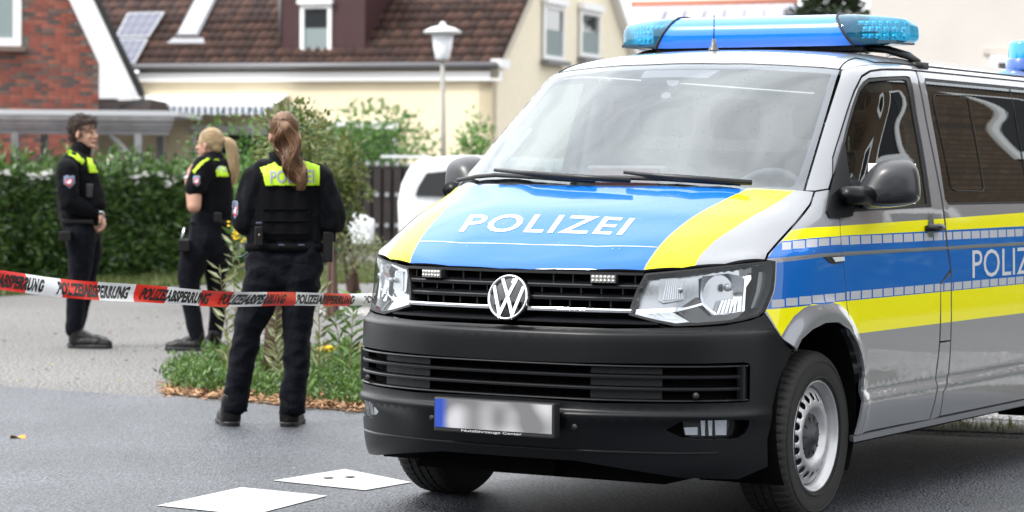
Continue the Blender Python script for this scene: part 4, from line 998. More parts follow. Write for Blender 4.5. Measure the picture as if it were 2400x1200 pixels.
def leaves(pts, ln, wd, up=.2, jit=1.0, mb=None):
    mb = mb or MB()
    for p, dr in pts:
        d = Vector((rnd.gauss(0, jit), rnd.gauss(0, jit), rnd.gauss(up, jit)))+(dr if dr else Vector((0, 0, 0))); d.normalize()
        s = d.cross(Vector((rnd.gauss(0, 1), rnd.gauss(0, 1), rnd.gauss(0, 1)))).normalized(); nn = d.cross(s); l = ln*rnd.uniform(.6, 1.25); w_ = wd*rnd.uniform(.7, 1.2)
        b = len(mb.v); mb.v += [p, p+d*l*.45+s*w_*.5, p+d*l-nn*l*.12, p+d*l*.45-s*w_*.5]; mb.f += [[b, b+1, b+2], [b, b+2, b+3]]; mb.mi += [0, 0]
    return mb
def blob_pts(c, rx, ry, rz, n, shellf=.45):
    o = []
    while len(o) < n:
        v = Vector((rnd.gauss(0, 1), rnd.gauss(0, 1), rnd.gauss(0, 1))).normalized(); r_ = 1-shellf*rnd.random()**1.7
        r_ *= 1+.22*noise.noise(v*2.3+Vector(c)*.7)+.12*noise.noise(v*5.1+Vector(c))
        o.append((Vector(c)+Vector((v.x*rx, v.y*ry, v.z*rz))*r_, v*.9))
    return o
# laurel hedge
h0, h1 = G(-60, 682), G(600, 640); hd = (h1-h0).normalized(); h0 = h0-hd*7; hn = Vector((hd.y, -hd.x, 0)); hl = (h1-h0).length
hn = hn if hn.dot(CP-h0) > 0 else -hn
hedge = empty('hedge', h0+hd*hl/2, 'dense dark green laurel hedge behind the two officers on the left', 'hedge')
def hp(s, w_, z): return h0+hd*s-hn*w_+Vector((0, 0, z))
hinv = Matrix.Translation(-(h0+hd*hl/2))
pts = []
HH = 1.36
for i in range(30000):
    s = rnd.uniform(0, hl); top = HH+.10*noise.noise(Vector((s*.9, 0, 3)))+.08*noise.noise(Vector((s*3, 1, 3)))
    if rnd.random() < .72:
        z = rnd.uniform(.03, top); w_ = .10*noise.noise(Vector((s*1.6, z*2.2, 0)))+.06+rnd.random()**2*.28; dr = hn*.9
    else: z = top-rnd.random()**2*.2; w_ = rnd.uniform(0, 1.0); dr = Vector((0, 0, .8))
    pts.append((hinv @ hp(s, w_, z), dr))
for i in range(260):   # shoots standing out of the top
    s = rnd.uniform(0, hl); w_ = rnd.uniform(0, .9); h_ = rnd.uniform(.08, .32)
    for k in range(9): pts.append((hinv @ hp(s+rnd.gauss(0, .02), w_, HH-.02+h_*k/8), Vector((0, 0, .6))))
tag(leaves(pts, .115, .048, .15, .75).build('foliage', LAUREL, hedge), kind='stuff')
wf = MB()
for k in range(46):
    s = rnd.uniform(hl*.5, hl*.9); c = hinv @ hp(s, rnd.uniform(-.05, .2), HH-rnd.uniform(0, .16))
    for j in range(7): q_ = c+Vector((rnd.gauss(0, .03), rnd.gauss(0, .03), rnd.gauss(0, .02))); wf.box(q_.x-.018, q_.x+.018, q_.y-.018, q_.y+.018, q_.z-.010, q_.z+.010)
tag(wf.build('blossom', mat('petal_white', (.7, .7, .68), .7), hedge), kind='stuff')
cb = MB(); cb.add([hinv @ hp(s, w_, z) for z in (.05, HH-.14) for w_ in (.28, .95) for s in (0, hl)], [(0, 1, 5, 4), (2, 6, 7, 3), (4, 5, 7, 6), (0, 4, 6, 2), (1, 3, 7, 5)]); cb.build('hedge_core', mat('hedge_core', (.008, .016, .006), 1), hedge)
for k in range(26):
    s = (k+.5)*hl/26; MB().tube([hinv @ hp(s, .35, 0), hinv @ hp(s+rnd.gauss(0, .05), .35, .7), hinv @ hp(s+rnd.gauss(0, .1), .4, 1.2)], [.03, .022, .01], 5).build('stem', BARK, hedge)
# grass strips
def grass(name, poly, n, hgt, m_=GRASS, wd=.012):
    P2 = [Vector((p[0], p[1])) for p in poly]; xs = [p.x for p in P2]; ys = [p.y for p in P2]; mb = MB(); k = 0
    while k < n:
        q = Vector((rnd.uniform(min(xs), max(xs)), rnd.uniform(min(ys), max(ys))))
        if not inside(P2, q): continue
        k += 1; h_ = hgt*rnd.uniform(.3, 1.3)*(.6+.8*max(0, noise.noise(Vector((q.x*2, q.y*2, 0)))+.4)); a = rnd.uniform(0, 6.28); b = Vector((math.cos(a), math.sin(a), 0)); l_ = Vector((rnd.gauss(0, .35), rnd.gauss(0, .35), 1)).normalized()*h_
        p = Vector((q.x, q.y, 0)); i = len(mb.v); mb.v += [p-b*wd*.5, p+b*wd*.5, p+l_]; mb.f.append([i, i+1, i+2]); mb.mi.append(0)
    return tag(mb.build(name, m_), kind='stuff')
g1 = [G(-60, 698), G(480, 668), G(620, 655), G(620, 640), G(-60, 676)]
grass('grass', g1, 9000, .10, wd=.03)
grass('grass', [G(740, 668), G(1000, 660), G(1000, 625), G(760, 632)], 7000, .10, wd=.03)
sheet('soil', [(p.x, p.y) for p in g1], .004, mat('soil_mat', (.10, .085, .05), 1, var=.4))
sheet('soil', [(p.x, p.y) for p in (G(740, 668), G(1000, 660), G(1000, 625), G(760, 632))], .004, MT['soil_mat'])
v2 = [(-1.9, 4.35), (0, 4.75), (2, 5.2), (8, 5.9), (8, 6.2), (2, 5.6), (0, 5.3), (-2.2, 4.95)]
sheet('soil', v2, .006, mat('verge_soil', (.085, .075, .05), 1, var=.5, vscale=3))
grass('grass', v2, 2600, .09, wd=.006)
# planting bed
BED = [(390,925),(405,880),(440,850),(560,828),(700,815),(860,805),(1150,830),(1150,1005),(850,968),(600,945)]
bed = [G(*q) for q in BED]; B2 = [Vector((p.x, p.y)) for p in bed]
sheet('planting_bed', [(p.x, p.y) for p in bed], .006, mat('bed_soil', (.12, .075, .045), 1, var=.5, vscale=9))
mb = MB(); k = 0
while k < 3900:
    px, py = rnd.uniform(380, 1000), rnd.uniform(905, 985); e = 922+(px-385)*(968-925)/(850-385)
    t = (e-py)
    if t < -6-8*noise.noise(Vector((px*.03, 0, 0))) or t > 30: continue
    k += 1; p = G(px, py); p.z = rnd.uniform(.006, .03); a = rnd.uniform(0, 6.28); d_ = Vector((math.cos(a), math.sin(a), rnd.uniform(-.3, .5))).normalized(); s = d_.cross(Vector((rnd.gauss(0, .5), rnd.gauss(0, .5), 1))).normalized(); l, w_ = rnd.uniform(.015, .05), rnd.uniform(.006, .016)
    i = len(mb.v); mb.v += [p, p+s*w_, p+d_*l+s*w_, p+d_*l]; mb.f.append([i, i+1, i+2, i+3]); mb.mi.append(0)
tag(mb.build('bark_mulch', MULCH), kind='stuff')
# low ground cover in the bed
pts = []
def coverpt(px, py, h_):
    p = G(px, py); return p+Vector((0, 0, h_))
k = 0
while k < 400:
    px, py = rnd.uniform(400, 1050), rnd.uniform(835, 955); q = G(px, py)
    e = 915+(px-385)*(968-925)/(850-385)
    if not inside(B2, Vector((q.x, q.y))) or py > e: continue
    k += 1; hh = .06+.08*noise.noise(Vector((px*.012, py*.02, 0)))+rnd.uniform(0, .08)
    for j in range(26):
        p = q+Vector((rnd.gauss(0, .05), rnd.gauss(0, .05), rnd.uniform(.01, max(.05, hh)))); pts.append((p, Vector((0, 0, .3))))
tag(leaves(pts, .055, .018, .4, .8).build('ground_cover', HERB), kind='stuff')
# tall herbs with yellow tips
def herb(px, py, h_, lean, label, flower=False, m_=None, n=26, grp='tall wild herbs growing in the planting bed'):
    b = G(px, py); o = empty('wild_herb', b, label, 'plant', grp); up = [Vector((lean*t*t*h_, .02*math.sin(t*5), t*h_)) for t in [i/6 for i in range(7)]]
    MB().tube(up, [.006*(1-.7*i/6) for i in range(7)], 5).build('stem', mat('herb_stem', (.14, .12, .05), .8), o)
    lp = []
    for i in range(n):
        t = .15+.83*i/n; q = up[0].lerp(up[-1], t); q = Vector((lean*t*t*h_, .02*math.sin(t*5), t*h_)); a = i*2.4; dr = Vector((math.cos(a)*1.6, math.sin(a)*1.6, .9)); lp.append((q, dr*2))
    lf = leaves(lp, .13*(1 if h_ < .9 else .9), .028, 0, .25); lf.build('foliage', m_ or HERB2, o)
    if flower:
        fb = MB()
        for i in range(22):
            t = rnd.uniform(.88, 1.02); q = Vector((lean*t*t*h_+rnd.gauss(0, .03), rnd.gauss(0, .03), t*h_)); fb.box(q.x-.008, q.x+.008, q.y-.008, q.y+.008, q.z-.006, q.z+.006)
        tag(fb.build('flower_head', YFLOW, o), kind='stuff')
herb(531, 905, .78, -.06, 'tall dry leafy herb left of the standing officer', n=34)
herb(640, 905, .50, .08, 'short leafy herb between the legs of the back-facing officer')
herb(655, 915, .40, -.12, 'small bent herb in front of the brown tree trunk')
herb(742, 905, .74, .05, 'tall leafy herb right beside the right leg of the back-facing officer', n=34)
herb(752, 890, .22, .2, 'low herb with bright yellow flower head right of the standing officer', True, HERB, 10)
herb(815, 915, .62, .12, 'bushy green herb close to the van bumper', False, HERB, 40)
herb(800, 905, .48, -.1, 'slim green herb left of the one by the van bumper', False, HERB, 30)
herb(575, 885, 1.02, -.08, 'tallest herb with yellow tip rising behind the hip of the back-facing officer', True, HERB, 30)
herb(548, 880, .95, .0, 'tall straw coloured herb left of the hip of the back-facing officer', False, HERB2, 40)
# thin tree trunk
tb = G(640, 885); tr = empty('young_tree', tb, 'young tree with a thin reddish brown trunk behind the back-facing officer', 'tree')
MB().tube([(0, 0, 0), (.01, 0, .4), (-.01, 0, .9), (.02, .0, 1.35)], [.075, .062, .056, .05], 12).build('trunk', mat('red_bark', (.065, .035, .028), .9, bump=.7, bscale=25), tr, True)
tag(leaves(blob_pts((.1, .1, 1.55), .26, .26, .30, 900, .8), .06, .028, .1, .8).build('crown', REDG, tr), kind='stuff')
# bush behind the woman and plants before the house
def bush(name, px, py, D, w_, h_, label, m_, n, ln=.08, zc=None, grp=None):
    c = P(px, py, D); base = Vector((c.x, c.y, 0)); o = empty(name, base, label, 'bush' if 'tree' not in name else 'tree', grp)
    lf = []
    for k in range(7):
        dx, dy, dz_ = rnd.gauss(0, w_*.28), rnd.gauss(0, w_*.25), rnd.gauss(0, h_*.22); lf += blob_pts((dx, dy, c.z+dz_), w_*.5, w_*.45, h_*.42, n//7, .7)
    lf = [q for q in lf if q[0].z > .02]
    tag(leaves(lf, ln, ln*.42, .2, .8).build('foliage', m_, o), kind='stuff')
    for k in range(5): MB().tube([(rnd.gauss(0, .05), rnd.gauss(0, .05), 0), (rnd.gauss(0, .1*w_), rnd.gauss(0, .1*w_), max(.3, c.z*.6)), (rnd.gauss(0, .2*w_), rnd.gauss(0, .2*w_), c.z+h_*.1)], [.03, .02, .008], 5).build('branch', BARK, o)
    return o
bush('garden_shrub', 612, 440, 27, 1.0, 1.05, 'tall mixed green shrub between the blonde officer and the back-facing officer', LIGHTG, 2800, .07)
bush('garden_shrub', 785, 440, 25, .30, .74, 'reddish green shrub right of the back-facing officer', REDG, 2600, .075)
bush('garden_shrub', 700, 335, 28, .50, .62, 'yellowish shrub top showing above the head of the back-facing officer', REDG, 1400, .07)
bush('garden_shrub', 830, 590, 27, .5, .5, 'low grey green shrub in front of the white parked hatchback', HERB2, 900, .05)
bush('garden_bush', 850, 345, 46, 1.5, .85, 'bright green bush in front of the ground floor window', LIGHTG, 2600, .13)
bush('garden_bush', 1120, 370, 40, .45, 1.2, 'bright green bush sprouting left of the van windscreen', LIGHTG, 900, .11)

# trees on the other side of the street, behind the camera (mirrored in the van's front)
mbt = MB()
for k in range(13):
    cx_, cy_ = -34+k*6.5+rnd.gauss(0, .8), -27+rnd.gauss(0, 1.5); hh = rnd.uniform(6.5, 9.5)
    leaves(blob_pts((cx_, cy_, hh*.52), 3.4, 2.6, hh*.5, 650, .5), .75, .4, .1, .8, mbt)
    b0 = len(mbt.v); Fig_ = []
    for i in range(7):
        ph = -math.pi/2+math.pi*i/6
        for j in range(10): t_ = 2*math.pi*j/10; mbt.v.append(Vector((cx_+2.9*math.cos(ph)*math.cos(t_), cy_+2.1*math.cos(ph)*math.sin(t_), hh*.5+hh*.46*math.sin(ph))))
    mbt.f += [[b0+i*10+j, b0+i*10+(j+1) % 10, b0+(i+1)*10+(j+1) % 10, b0+(i+1)*10+j] for i in range(6) for j in range(10)]; mbt.mi += [0]*60
tag(mbt.build('street_trees', CONIF), kind='stuff')

h2 = empty('hedge', (5.6, 20, 0), 'dark hedge along the road on the right, only mirrored in the van side', 'hedge')
pts = []
for k in range(7000):
    y = rnd.uniform(-14, 16); z = rnd.uniform(.02, 1.55)+.1*noise.noise(Vector((y, 0, 5))); pts.append((Vector((rnd.uniform(-.1, .25), y, z)), Vector((-1, 0, .2))))
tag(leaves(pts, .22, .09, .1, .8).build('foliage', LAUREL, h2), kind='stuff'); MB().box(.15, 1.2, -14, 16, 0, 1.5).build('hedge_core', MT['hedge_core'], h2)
# ============================================================ BUILDINGS
hr = Vector((RT.x, RT.y, 0)).normalized(); hf = Vector((-hr.y, hr.x, 0))
CREAM = mat('cream_render', (.80, .70, .50), .9, bump=.25, bscale=12, bdist=.01, var=.04, vscale=1.5)
CREAM2 = mat('pale_render', (.60, .565, .53), .9, bump=.2, bscale=12, bdist=.01, var=.03, vscale=2)
WHITEP = mat('white_plastic', (.80, .80, .80), .4)
TILE = [mat('tile_%s' % n_, c, .8, spec=.2, var=.25, vscale=5) for n_, c in (('brown', (.030, .018, .016)), ('umber', (.041, .023, .019)), ('rust', (.058, .031, .024)))]
DGREY = mat('gutter_zinc', (.16, .16, .17), .5, .3)
WGLASS = mat('window_glass_dark', (.02, .025, .03), .05, 0, 1, spec=.6)
CURT = mat('window_blind', (.22, .27, .27), .7)
def frame_M(o, ex, ey):   # local x along ex, y along ey (into the building), z up
    m_ = Matrix((ex, ey, Vector((0, 0, 1)))).transposed().to_4x4(); m_.translation = o; return m_
def window(par, M, x0, x1, z0, z1, sill=None, box=None, blind=None, fw=.07, y=0.0, sillm=None):
    w_ = MB().box(x0, x1, y+.03, y+.07, z0, z1, M=M).build('window', WGLASS, par)
    f = MB(); f.box(x0, x0+fw, y-.02, y+.06, z0, z1, M=M); f.box(x1-fw, x1, y-.02, y+.06, z0, z1, M=M); f.box(x0+fw, x1-fw, y-.021, y+.06, z0, z0+fw, M=M); f.box(x0+fw, x1-fw, y-.021, y+.06, z1-fw, z1, M=M); f.build('frame', WHITEP, w_)
    if blind: MB().box(x0+fw, x1-fw, y+.015, y+.028, z0+fw, z0+(z1-z0)*blind, M=M).build('blind', CURT, w_)
    if sill: MB().box(x0-.08, x1+.08, y-.14, y+.02, z0-sill, z0-.002, M=M).build('sill', sillm or WHITEP, w_)
    if box: MB().box(x0-.04, x1+.04, y-.10, y+.02, z1+.002, z1+box, M=M).build('shutter_box', WHITEP, w_)
    return w_
TH = R(20); C0 = P(1152, 402, 54); C0.z = 0
ea = (-hr*math.cos(TH)+hf*math.sin(TH)); ga = (hr*math.sin(TH)+hf*math.cos(TH))
ZE, LW, GW, SL = 3.60, 8.1, 10.2, math.tan(R(40))
house = empty('cream_house', C0, 'cream rendered house with brown tiled roof, dormer and striped awning', 'house')
HI = Matrix.Translation(-C0)
def hP(a, g, z): return ea*a+ga*g+Vector((0, 0, z))
def onbox(mb, a0, a1, g0, g1, z0, z1):
    v = [hP(a, g, z) for z in (z0, z1) for g in (g0, g1) for a in (a0, a1)]; mb.add(v, [(0, 2, 3, 1), (4, 5, 7, 6), (0, 1, 5, 4), (2, 6, 7, 3), (0, 4, 6, 2), (1, 3, 7, 5)]); return mb
onbox(MB(), 0, LW, 0, .3, 0, ZE).build('wall', CREAM, house)
gw = MB(); gv = [hP(0, 0, 0), hP(0, GW, 0), hP(0, GW, ZE), hP(0, GW/2, ZE+GW/2*SL), hP(0, 0, ZE)]; gv += [p+ea*.3 for p in gv]
gw.add(gv, [(0, 1, 2, 3, 4), (9, 8, 7, 6, 5)]+[(i, i+5, (i+1) % 5+5, (i+1) % 5) for i in range(5)]); gw.build('gable_wall', CREAM2 if False else mat('cream_render_light', (.80, .73, .57), .9, bump=.25, bscale=12, bdist=.01, var=.04), house)
onbox(MB(), .3, LW, GW-.3, GW, 0, ZE).build('wall', CREAM, house); onbox(MB(), LW-.3, LW, .3, GW-.3, 0, ZE).build('wall', CREAM, house)
onbox(MB(), LW+.01, 11.2, .15, .45, 0, 2.55).build('annex_wall', CREAM, house)
# roof deck and tiles
OV, LR = .14, 10.4
def rP(a, s, h_=0): # s: distance up the slope from the eave line
    return hP(a, -OV+s*math.cos(R(40)), ZE+.02-OV*SL+.08+s*math.sin(R(40)))+((-ga*math.sin(R(40))+Vector((0, 0, math.cos(R(40)))))*h_)
SLEN = (GW/2+OV)/math.cos(R(40))
dk = MB(); v = [rP(a, s, h_) for h_ in (-.12, -.02) for s in (0, SLEN) for a in (-.18, LR)]; dk.add(v, [(0, 2, 3, 1), (4, 5, 7, 6), (0, 1, 5, 4), (2, 6, 7, 3), (0, 4, 6, 2), (1, 3, 7, 5)])
roof = dk.build('roof', mat('roof_deck', (.03, .02, .018), 1), house)
bk = MB(); bk.add([hP(-.18, GW/2, ZE+GW/2*SL+.05), hP(LR, GW/2, ZE+GW/2*SL+.05), hP(LR, GW+OV, ZE-OV*SL), hP(-.18, GW+OV, ZE-OV*SL)], [(0, 1, 2, 3)]); bk.build('rear_roof', TILE[0], house)
TW, TL = .205, .30
def tile_mesh(m_):
    mb = MB(); v = []; n = 7
    for j in (0, 1):
        for i in range(n):
            u = i/(n-1); h_ = .030*(.5-.5*math.cos(2*math.pi*min(1, u*1.0)))
            v.append(Vector((u*TW*1.02, j*TL*1.1, h_+(.030 if j == 0 else .0))))
    v += [Vector((v[i].x, 0, v[i].z-.028)) for i in range(n)]
    f = [(i, i+1, n+i+1, n+i) for i in range(n-1)]+[(2*n+i, 2*n+i+1, i+1, i) for i in range(n-1)]
    me = bpy.data.meshes.new('tile'); me.from_pydata(v, [], f); me.materials.append(m_); me.polygons.foreach_set('use_smooth', [i < n-1 for i in range(len(f))]); return me
TM = [tile_mesh(m_) for m_ in TILE]
ex, ey = -ea, ga*math.cos(R(40))+Vector((0, 0, math.sin(R(40)))); ez = ex.cross(ey)
ncol = int((LR+.18)/TW); nrow = int(SLEN/TL); rest = MB(); cnt = 0; tiles = []
for r_ in range(nrow):
    for c in range(ncol):
        a = -.18+(c+1)*TW; s = r_*TL-.03; p = rP(a, s, 0); q = proj(p+C0); a_mid = a
        M = Matrix((ex, ey, ez)).transposed().to_4x4(); M.translation = p
        inD = 2.55 < a-.1 < 4.4+.2 and .6 < s
        if inD and s > .75 and False: continue
        vis = -25 < q[1] < 200 and 215 < q[0] < 1230
        tiles.append((vis, M, rnd.choice(TM)))
for vis, M, me in sorted(tiles, key=lambda t: -t[0]):
    if vis and cnt < 300:
        o = bpy.data.objects.new('tile', me); COL.objects.link(o); o.parent = house; o.matrix_local = M; cnt += 1
    else:
        b = len(rest.v); k = TM.index(me); rest.v += [M @ v_.co for v_ in me.vertices]; rest.f += [[b+i for i in p_.vertices] for p_ in me.polygons]; rest.mi += [k]*len(me.polygons)
tag(rest.build('tile_field', TILE, house), kind='stuff')
lo = MB(); v = [rP(a, s, h_) for h_ in (-.10, .0) for s in (-1.1, -.1) for a in (LW+.02, LR)]; lo.add(v, [(0, 2, 3, 1), (4, 5, 7, 6), (0, 1, 5, 4), (2, 6, 7, 3), (0, 4, 6, 2), (1, 3, 7, 5)]); lo.build('lower_roof', TILE[0], house)
# gutter, fascia
MB().tube([rP(-.20, -.09, .035), rP(LW+.1, -.09, .035)], .065, 8).build('gutter', DGREY, house, True)
onbox(MB(), -.22, LW, -OV+.0, .0, ZE-.36, ZE-.17).build('fascia', WHITEP, house)
onbox(MB(), -.24, -.02, -OV-.02, .42, ZE-.10, ZE+.08).build('eave_return', WHITEP, house)
# bargeboards of the gable
for sg in (0, 1):
    b = MB(); q = []
    for s in (0, 1):
        g = (GW+OV-.05) if sg else -OV; z = ZE-OV*SL-.02
        pg = g+(GW/2-g)*s; pz = z+(ZE+GW/2*SL-z)*s
        q.append((pg, pz))
    (g0, z0), (g1, z1) = q; v = []
    for a in (-.20, -.003):
        v += [hP(a, g0, z0-.18), hP(a, g1, z1-.18), hP(a, g1, z1+.02), hP(a, g0, z0+.02)]
    b.add(v, [(0, 1, 2, 3), (7, 6, 5, 4), (0, 4, 5, 1), (1, 5, 6, 2), (2, 6, 7, 3), (3, 7, 4, 0)]); b.build('bargeboard', WHITEP if sg else mat('verge_trim', (.5, .45, .36), .7), house)
# gable windows (local frame: x along ga, y into the house)
MG = frame_M(Vector((0, 0, 0)), ga, ea)
def gw_at(px, z=0):   # distance along the gable for a pixel column
    best = min(((abs(proj(C0+ga*t)[0]-px), t) for t in [i*.02 for i in range(600)])); return best[1]
def zat(p, py): # height at horizontal position p for pixel row
    lo, hi = -2, 14
    for _ in range(40):
        m_ = (lo+hi)/2
        if proj(Vector((p.x, p.y, m_)))[1] > py: lo = m_
        else: hi = m_
    return lo
for x0, x1, y0, y1, bx in ((1264, 1312, 12, 142, .14), (1350, 1396, 26, 136, .16)):
    t0, t1 = gw_at(x0), gw_at(x1); pm = C0+ga*(t0+t1)/2
    window(house, MG, t0, t1, zat(pm, y1), zat(pm, y0), sill=.10, box=bx, blind=.55, fw=.10, y=-.06, sillm=DGREY)
ME = frame_M(Vector((0, 0, 0)), ea, ga)
def ew_at(px, g=0):
    best = min(((abs(proj(C0+ga*g+ea*t)[0]-px), t) for t in [i*.02 for i in range(-20, 600)])); return best[1]
# ground floor window with roller box, and terrace door behind the awning
t0, t1 = ew_at(932), ew_at(735); pm = C0+ea*(t0+t1)/2
window(house, ME, t0, t1, zat(pm, 500), zat(pm, 302), box=.16, fw=.08, y=-.05, sill=.05)
t0, t1 = ew_at(640), ew_at(455); pm = C0+ea*(t0+t1)/2
window(house, ME, t0, t1, .1, zat(pm, 306), box=.12, fw=.08, y=-.05)
# awning with striped scalloped valance
t0, t1 = ew_at(652, -.5), ew_at(372, -.5); pm = C0+ea*(t0+t1)/2-ga*.9; zt = zat(pm, 248)
aw = MB(); aw.add([hP(t0, -.02, zt+.26), hP(t1+.6, -.02, zt+.26), hP(t1+.6, -.9, zt), hP(t0, -.9, zt)], [(0, 1, 2, 3)]); awn = aw.build('awning', mat('awning_cloth', (.70, .71, .72), .9), house)
onbox(MB(), t0-.05, t1+.65, -.96, -.88, zt-.04, zt+.05).build('front_rail', WHITEP, awn)
va = MB(); n = int((t1+.6-t0)/.072)
for i in range(n):
    a0 = t0+(t1+.6-t0)*i/n; a1 = t0+(t1+.6-t0)*(i+1)/n; dp_ = .17+.03*abs(math.sin(i*math.pi/4)); v = [hP(a0, -.97, zt-.02), hP(a1, -.97, zt-.02), hP(a1, -.97, zt-dp_-.03*abs(math.sin((i+1)*math.pi/4))+.03), hP(a0, -.97, zt-dp_)]
    v += [q+ga*.008 for q in v]; va.add(v, [(0, 1, 2, 3), (7, 6, 5, 4), (3, 2, 6, 7)], i % 2)
va.build('valance', [mat('awning_blue', (.045, .09, .20), .9), mat('awning_white', (.70, .71, .70), .9)], awn)
# dormer
ta, tb_ = ew_at(834, -.1), ew_at(640, -.1); fg = .28; pm = C0+ea*(ta+tb_)/2+ga*fg; zb0 = zat(pm, 133)
CLAD = mat('dormer_cladding', (.055, .020, .022), .6, var=.12, vscale=20)
dor = onbox(MB(), ta+.02, tb_-.02, fg+.02, fg+2.6, zb0-.1, zb0+1.75).build('dormer', mat('dormer_core', (.05, .015, .016), .8), house)
z = zb0
wx0, wx1 = ew_at(776, .3), ew_at(702, .3); wz0, wz1 = zat(pm, 126), zat(pm, 10)
while z < zb0+1.7:
    segs = [(ta, tb_)] if z+.07 < wz0 or z > wz1+.1 else [(ta, wx0-.01), (wx1+.01, tb_)]
    for a0, a1 in segs: onbox(MB(), a0, a1, fg-.012, fg+.018, z, z+.068).build('cladding_board', CLAD, dor)
    onbox(MB(), ta-.012, ta+.018, fg-.01, fg+.3+(z-zb0)/SL+.2, z, z+.068).build('cladding_board', CLAD, dor); z += .078
onbox(MB(), ta-.15, tb_+.15, fg-.2, fg+2.9, zb0+1.75, zb0+1.87).build('dormer_roof', DGREY, dor)
dw = window(dor, ME, wx0, wx1, wz0, wz1, sill=.07, box=.10, blind=.52, fw=.09, y=fg-.03)
MB().tube([hP(tb_+.03, fg-.03, zb0+.3), hP(tb_+.03, fg-.03, zb0+1.7)], .03, 6).build('downpipe', DGREY, dor, True)
# skylight and solar panel lie on the roof
def roofpatch(px, h_, h1):  # pixel quad -> slope coordinates
    o = rP(0, 0)+C0; n_ = ez; out_ = []
    for q in px:
        d = ray(*q); t = (o-CP).dot(n_)/d.dot(n_); w_ = CP+d*t-C0; out_.append(w_)
    return [w_+n_*h_ for w_ in out_]+[w_+n_*h1 for w_ in out_]
QF = [(0, 1, 2, 3), (7, 6, 5, 4), (0, 4, 5, 1), (1, 5, 6, 2), (2, 6, 7, 3), (3, 7, 4, 0)]
sk = MB().add(roofpatch([(416, 92), (467, 92), (512, 0), (462, 0)], .0, .10), QF).build('skylight', DGREY, house)
MB().add(roofpatch([(422, 88), (462, 88), (505, 4), (466, 4)], .10, .115), QF).build('pane', mat('skylight_glass', (.30, .32, .34), .04, 0, 1, spec=1), sk)
MB().add(roofpatch([(392, 106), (482, 106), (478, 94), (408, 94)], .03, .06), QF).build('flashing', mat('lead', (.25, .25, .27), .5), sk)
CELL = mat('solar_cell', (.065, .07, .11), .35, .1, .15)
for q in ([(274, 97), (303, 40), (389, 38), (352, 96)], [(250, 158), (274, 101), (350, 101), (319, 158)]):
    pv = MB().add(roofpatch(q, .08, .12), QF).build('solar_panel', mat('panel_frame', (.36, .37, .40), .5), house); cx = sum(a for a, b in q)/4; cy = sum(b for a, b in q)/4
    # cells, 5 x 4
    A, B, C_, D_ = [(cx+(a-cx)*.93, cy+(b-cy)*.93) for a, b in q]; mbs = MB(); L2 = lambda u, v_: ((A[0]*(1-u)+D_[0]*u)*(1-v_)+(B[0]*(1-u)+C_[0]*u)*v_, (A[1]*(1-u)+D_[1]*u)*(1-v_)+(B[1]*(1-u)+C_[1]*u)*v_)
    for i in range(4):
        for j in range(3):
            MB().add(roofpatch([L2(i/4+.01, j/3+.012), L2(i/4+.01, (j+1)/3-.012), L2((i+1)/4-.01, (j+1)/3-.012), L2((i+1)/4-.01, j/3+.012)], .121, .125), QF).build('solar_cell', CELL, pv)
# ---------------------------------------------------------------- brick house
BD = 50; B0 = P(230, 402, BD); B0.z = 0; ba = -hr*math.cos(R(9.5))-hf*math.sin(R(9.5)); bg = -hr*math.sin(R(9.5))+hf*math.cos(R(9.5))
bh = empty('brick_house', B0, 'red brick house with white bargeboard and black verge tiles at the left edge', 'house')
MBH = frame_M(Vector((0, 0, 0)), ba, bg)
def bz(py, a=0): return zat(B0+ba*a, py)
def ba_at(px): return min(((abs(proj(B0+ba*t)[0]-px), t) for t in [i*.01 for i in range(-150, 500)]))[1]
MORT = mat('mortar', (.17, .15, .13), 1)
ptop = [(0, bz(150)), (ba_at(165), bz(-10)), (5.0, bz(-10)+3), (9, bz(-10)+3), (9, 0), (0, 0)]
v = [MBH @ Vector((a, y, z)) for y in (0, .3) for a, z in ptop]; n = len(ptop)
MB().add(v, [tuple(range(n))[::-1], tuple(range(n, 2*n))]+[(i, (i+1) % n, (i+1) % n+n, i+n) for i in range(n)]).build('wall', MORT, bh)
BRC = [mat('brick_%d' % i, c, .85, bump=.3, bscale=30, var=.2, vscale=9) for i, c in enumerate([(.24, .065, .045), (.17, .055, .042), (.27, .085, .058), (.10, .055, .050), (.075, .06, .056), (.14, .085, .07)])]
BM_ = []
for m_ in BRC:
    for ln in (.225, .108):
        me = bpy.data.meshes.new('brick'); b = MB().box(0, ln, -.012, .05, 0, .060); me.from_pydata([tuple(q) for q in b.v], [], b.f); me.materials.append(m_); BM_.append((me, ln))
bricks = []; row = 0; z = .02; wtop = bz(-15); wx = ba_at(48); wz = bz(112)
rest = MB()
while z < wtop:
    a = -.0 if row % 2 else -.118; slope_a = 0
    amax = 8.8
    while a < amax:
        me, ln = BM_[rnd.choice((0, 0, 0, 2, 2, 4, 4, 6, 8, 10))+(1 if rnd.random() < .25 else 0)]
        amin = 0 if z < bz(150) else (z-bz(150))/(bz(-10)-bz(150))*ba_at(165)
        if a >= amin-.01 and not (a+ln > wx-.02 and z > wz-.12):
            q = proj(B0+ba*a+Vector((0, 0, z))); M = MBH @ Matrix.Translation((a, 0, z))
            if -20 < q[0] < 240 and -12 < q[1] < 262 and len(bricks) < 300:
                o = bpy.data.objects.new('brick', me); COL.objects.link(o); o.parent = bh; o.matrix_local = M; bricks.append(o)
            else:
                k = [x[0] for x in BM_].index(me)//2; b = len(rest.v); rest.v += [M @ v_.co for v_ in me.vertices]; rest.f += [[b+i for i in p_.vertices] for p_ in me.polygons]; rest.mi += [k]*len(me.polygons)
        a += ln+.012
    z += .074; row += 1
tag(rest.build('brickwork', BRC, bh), kind='stuff')
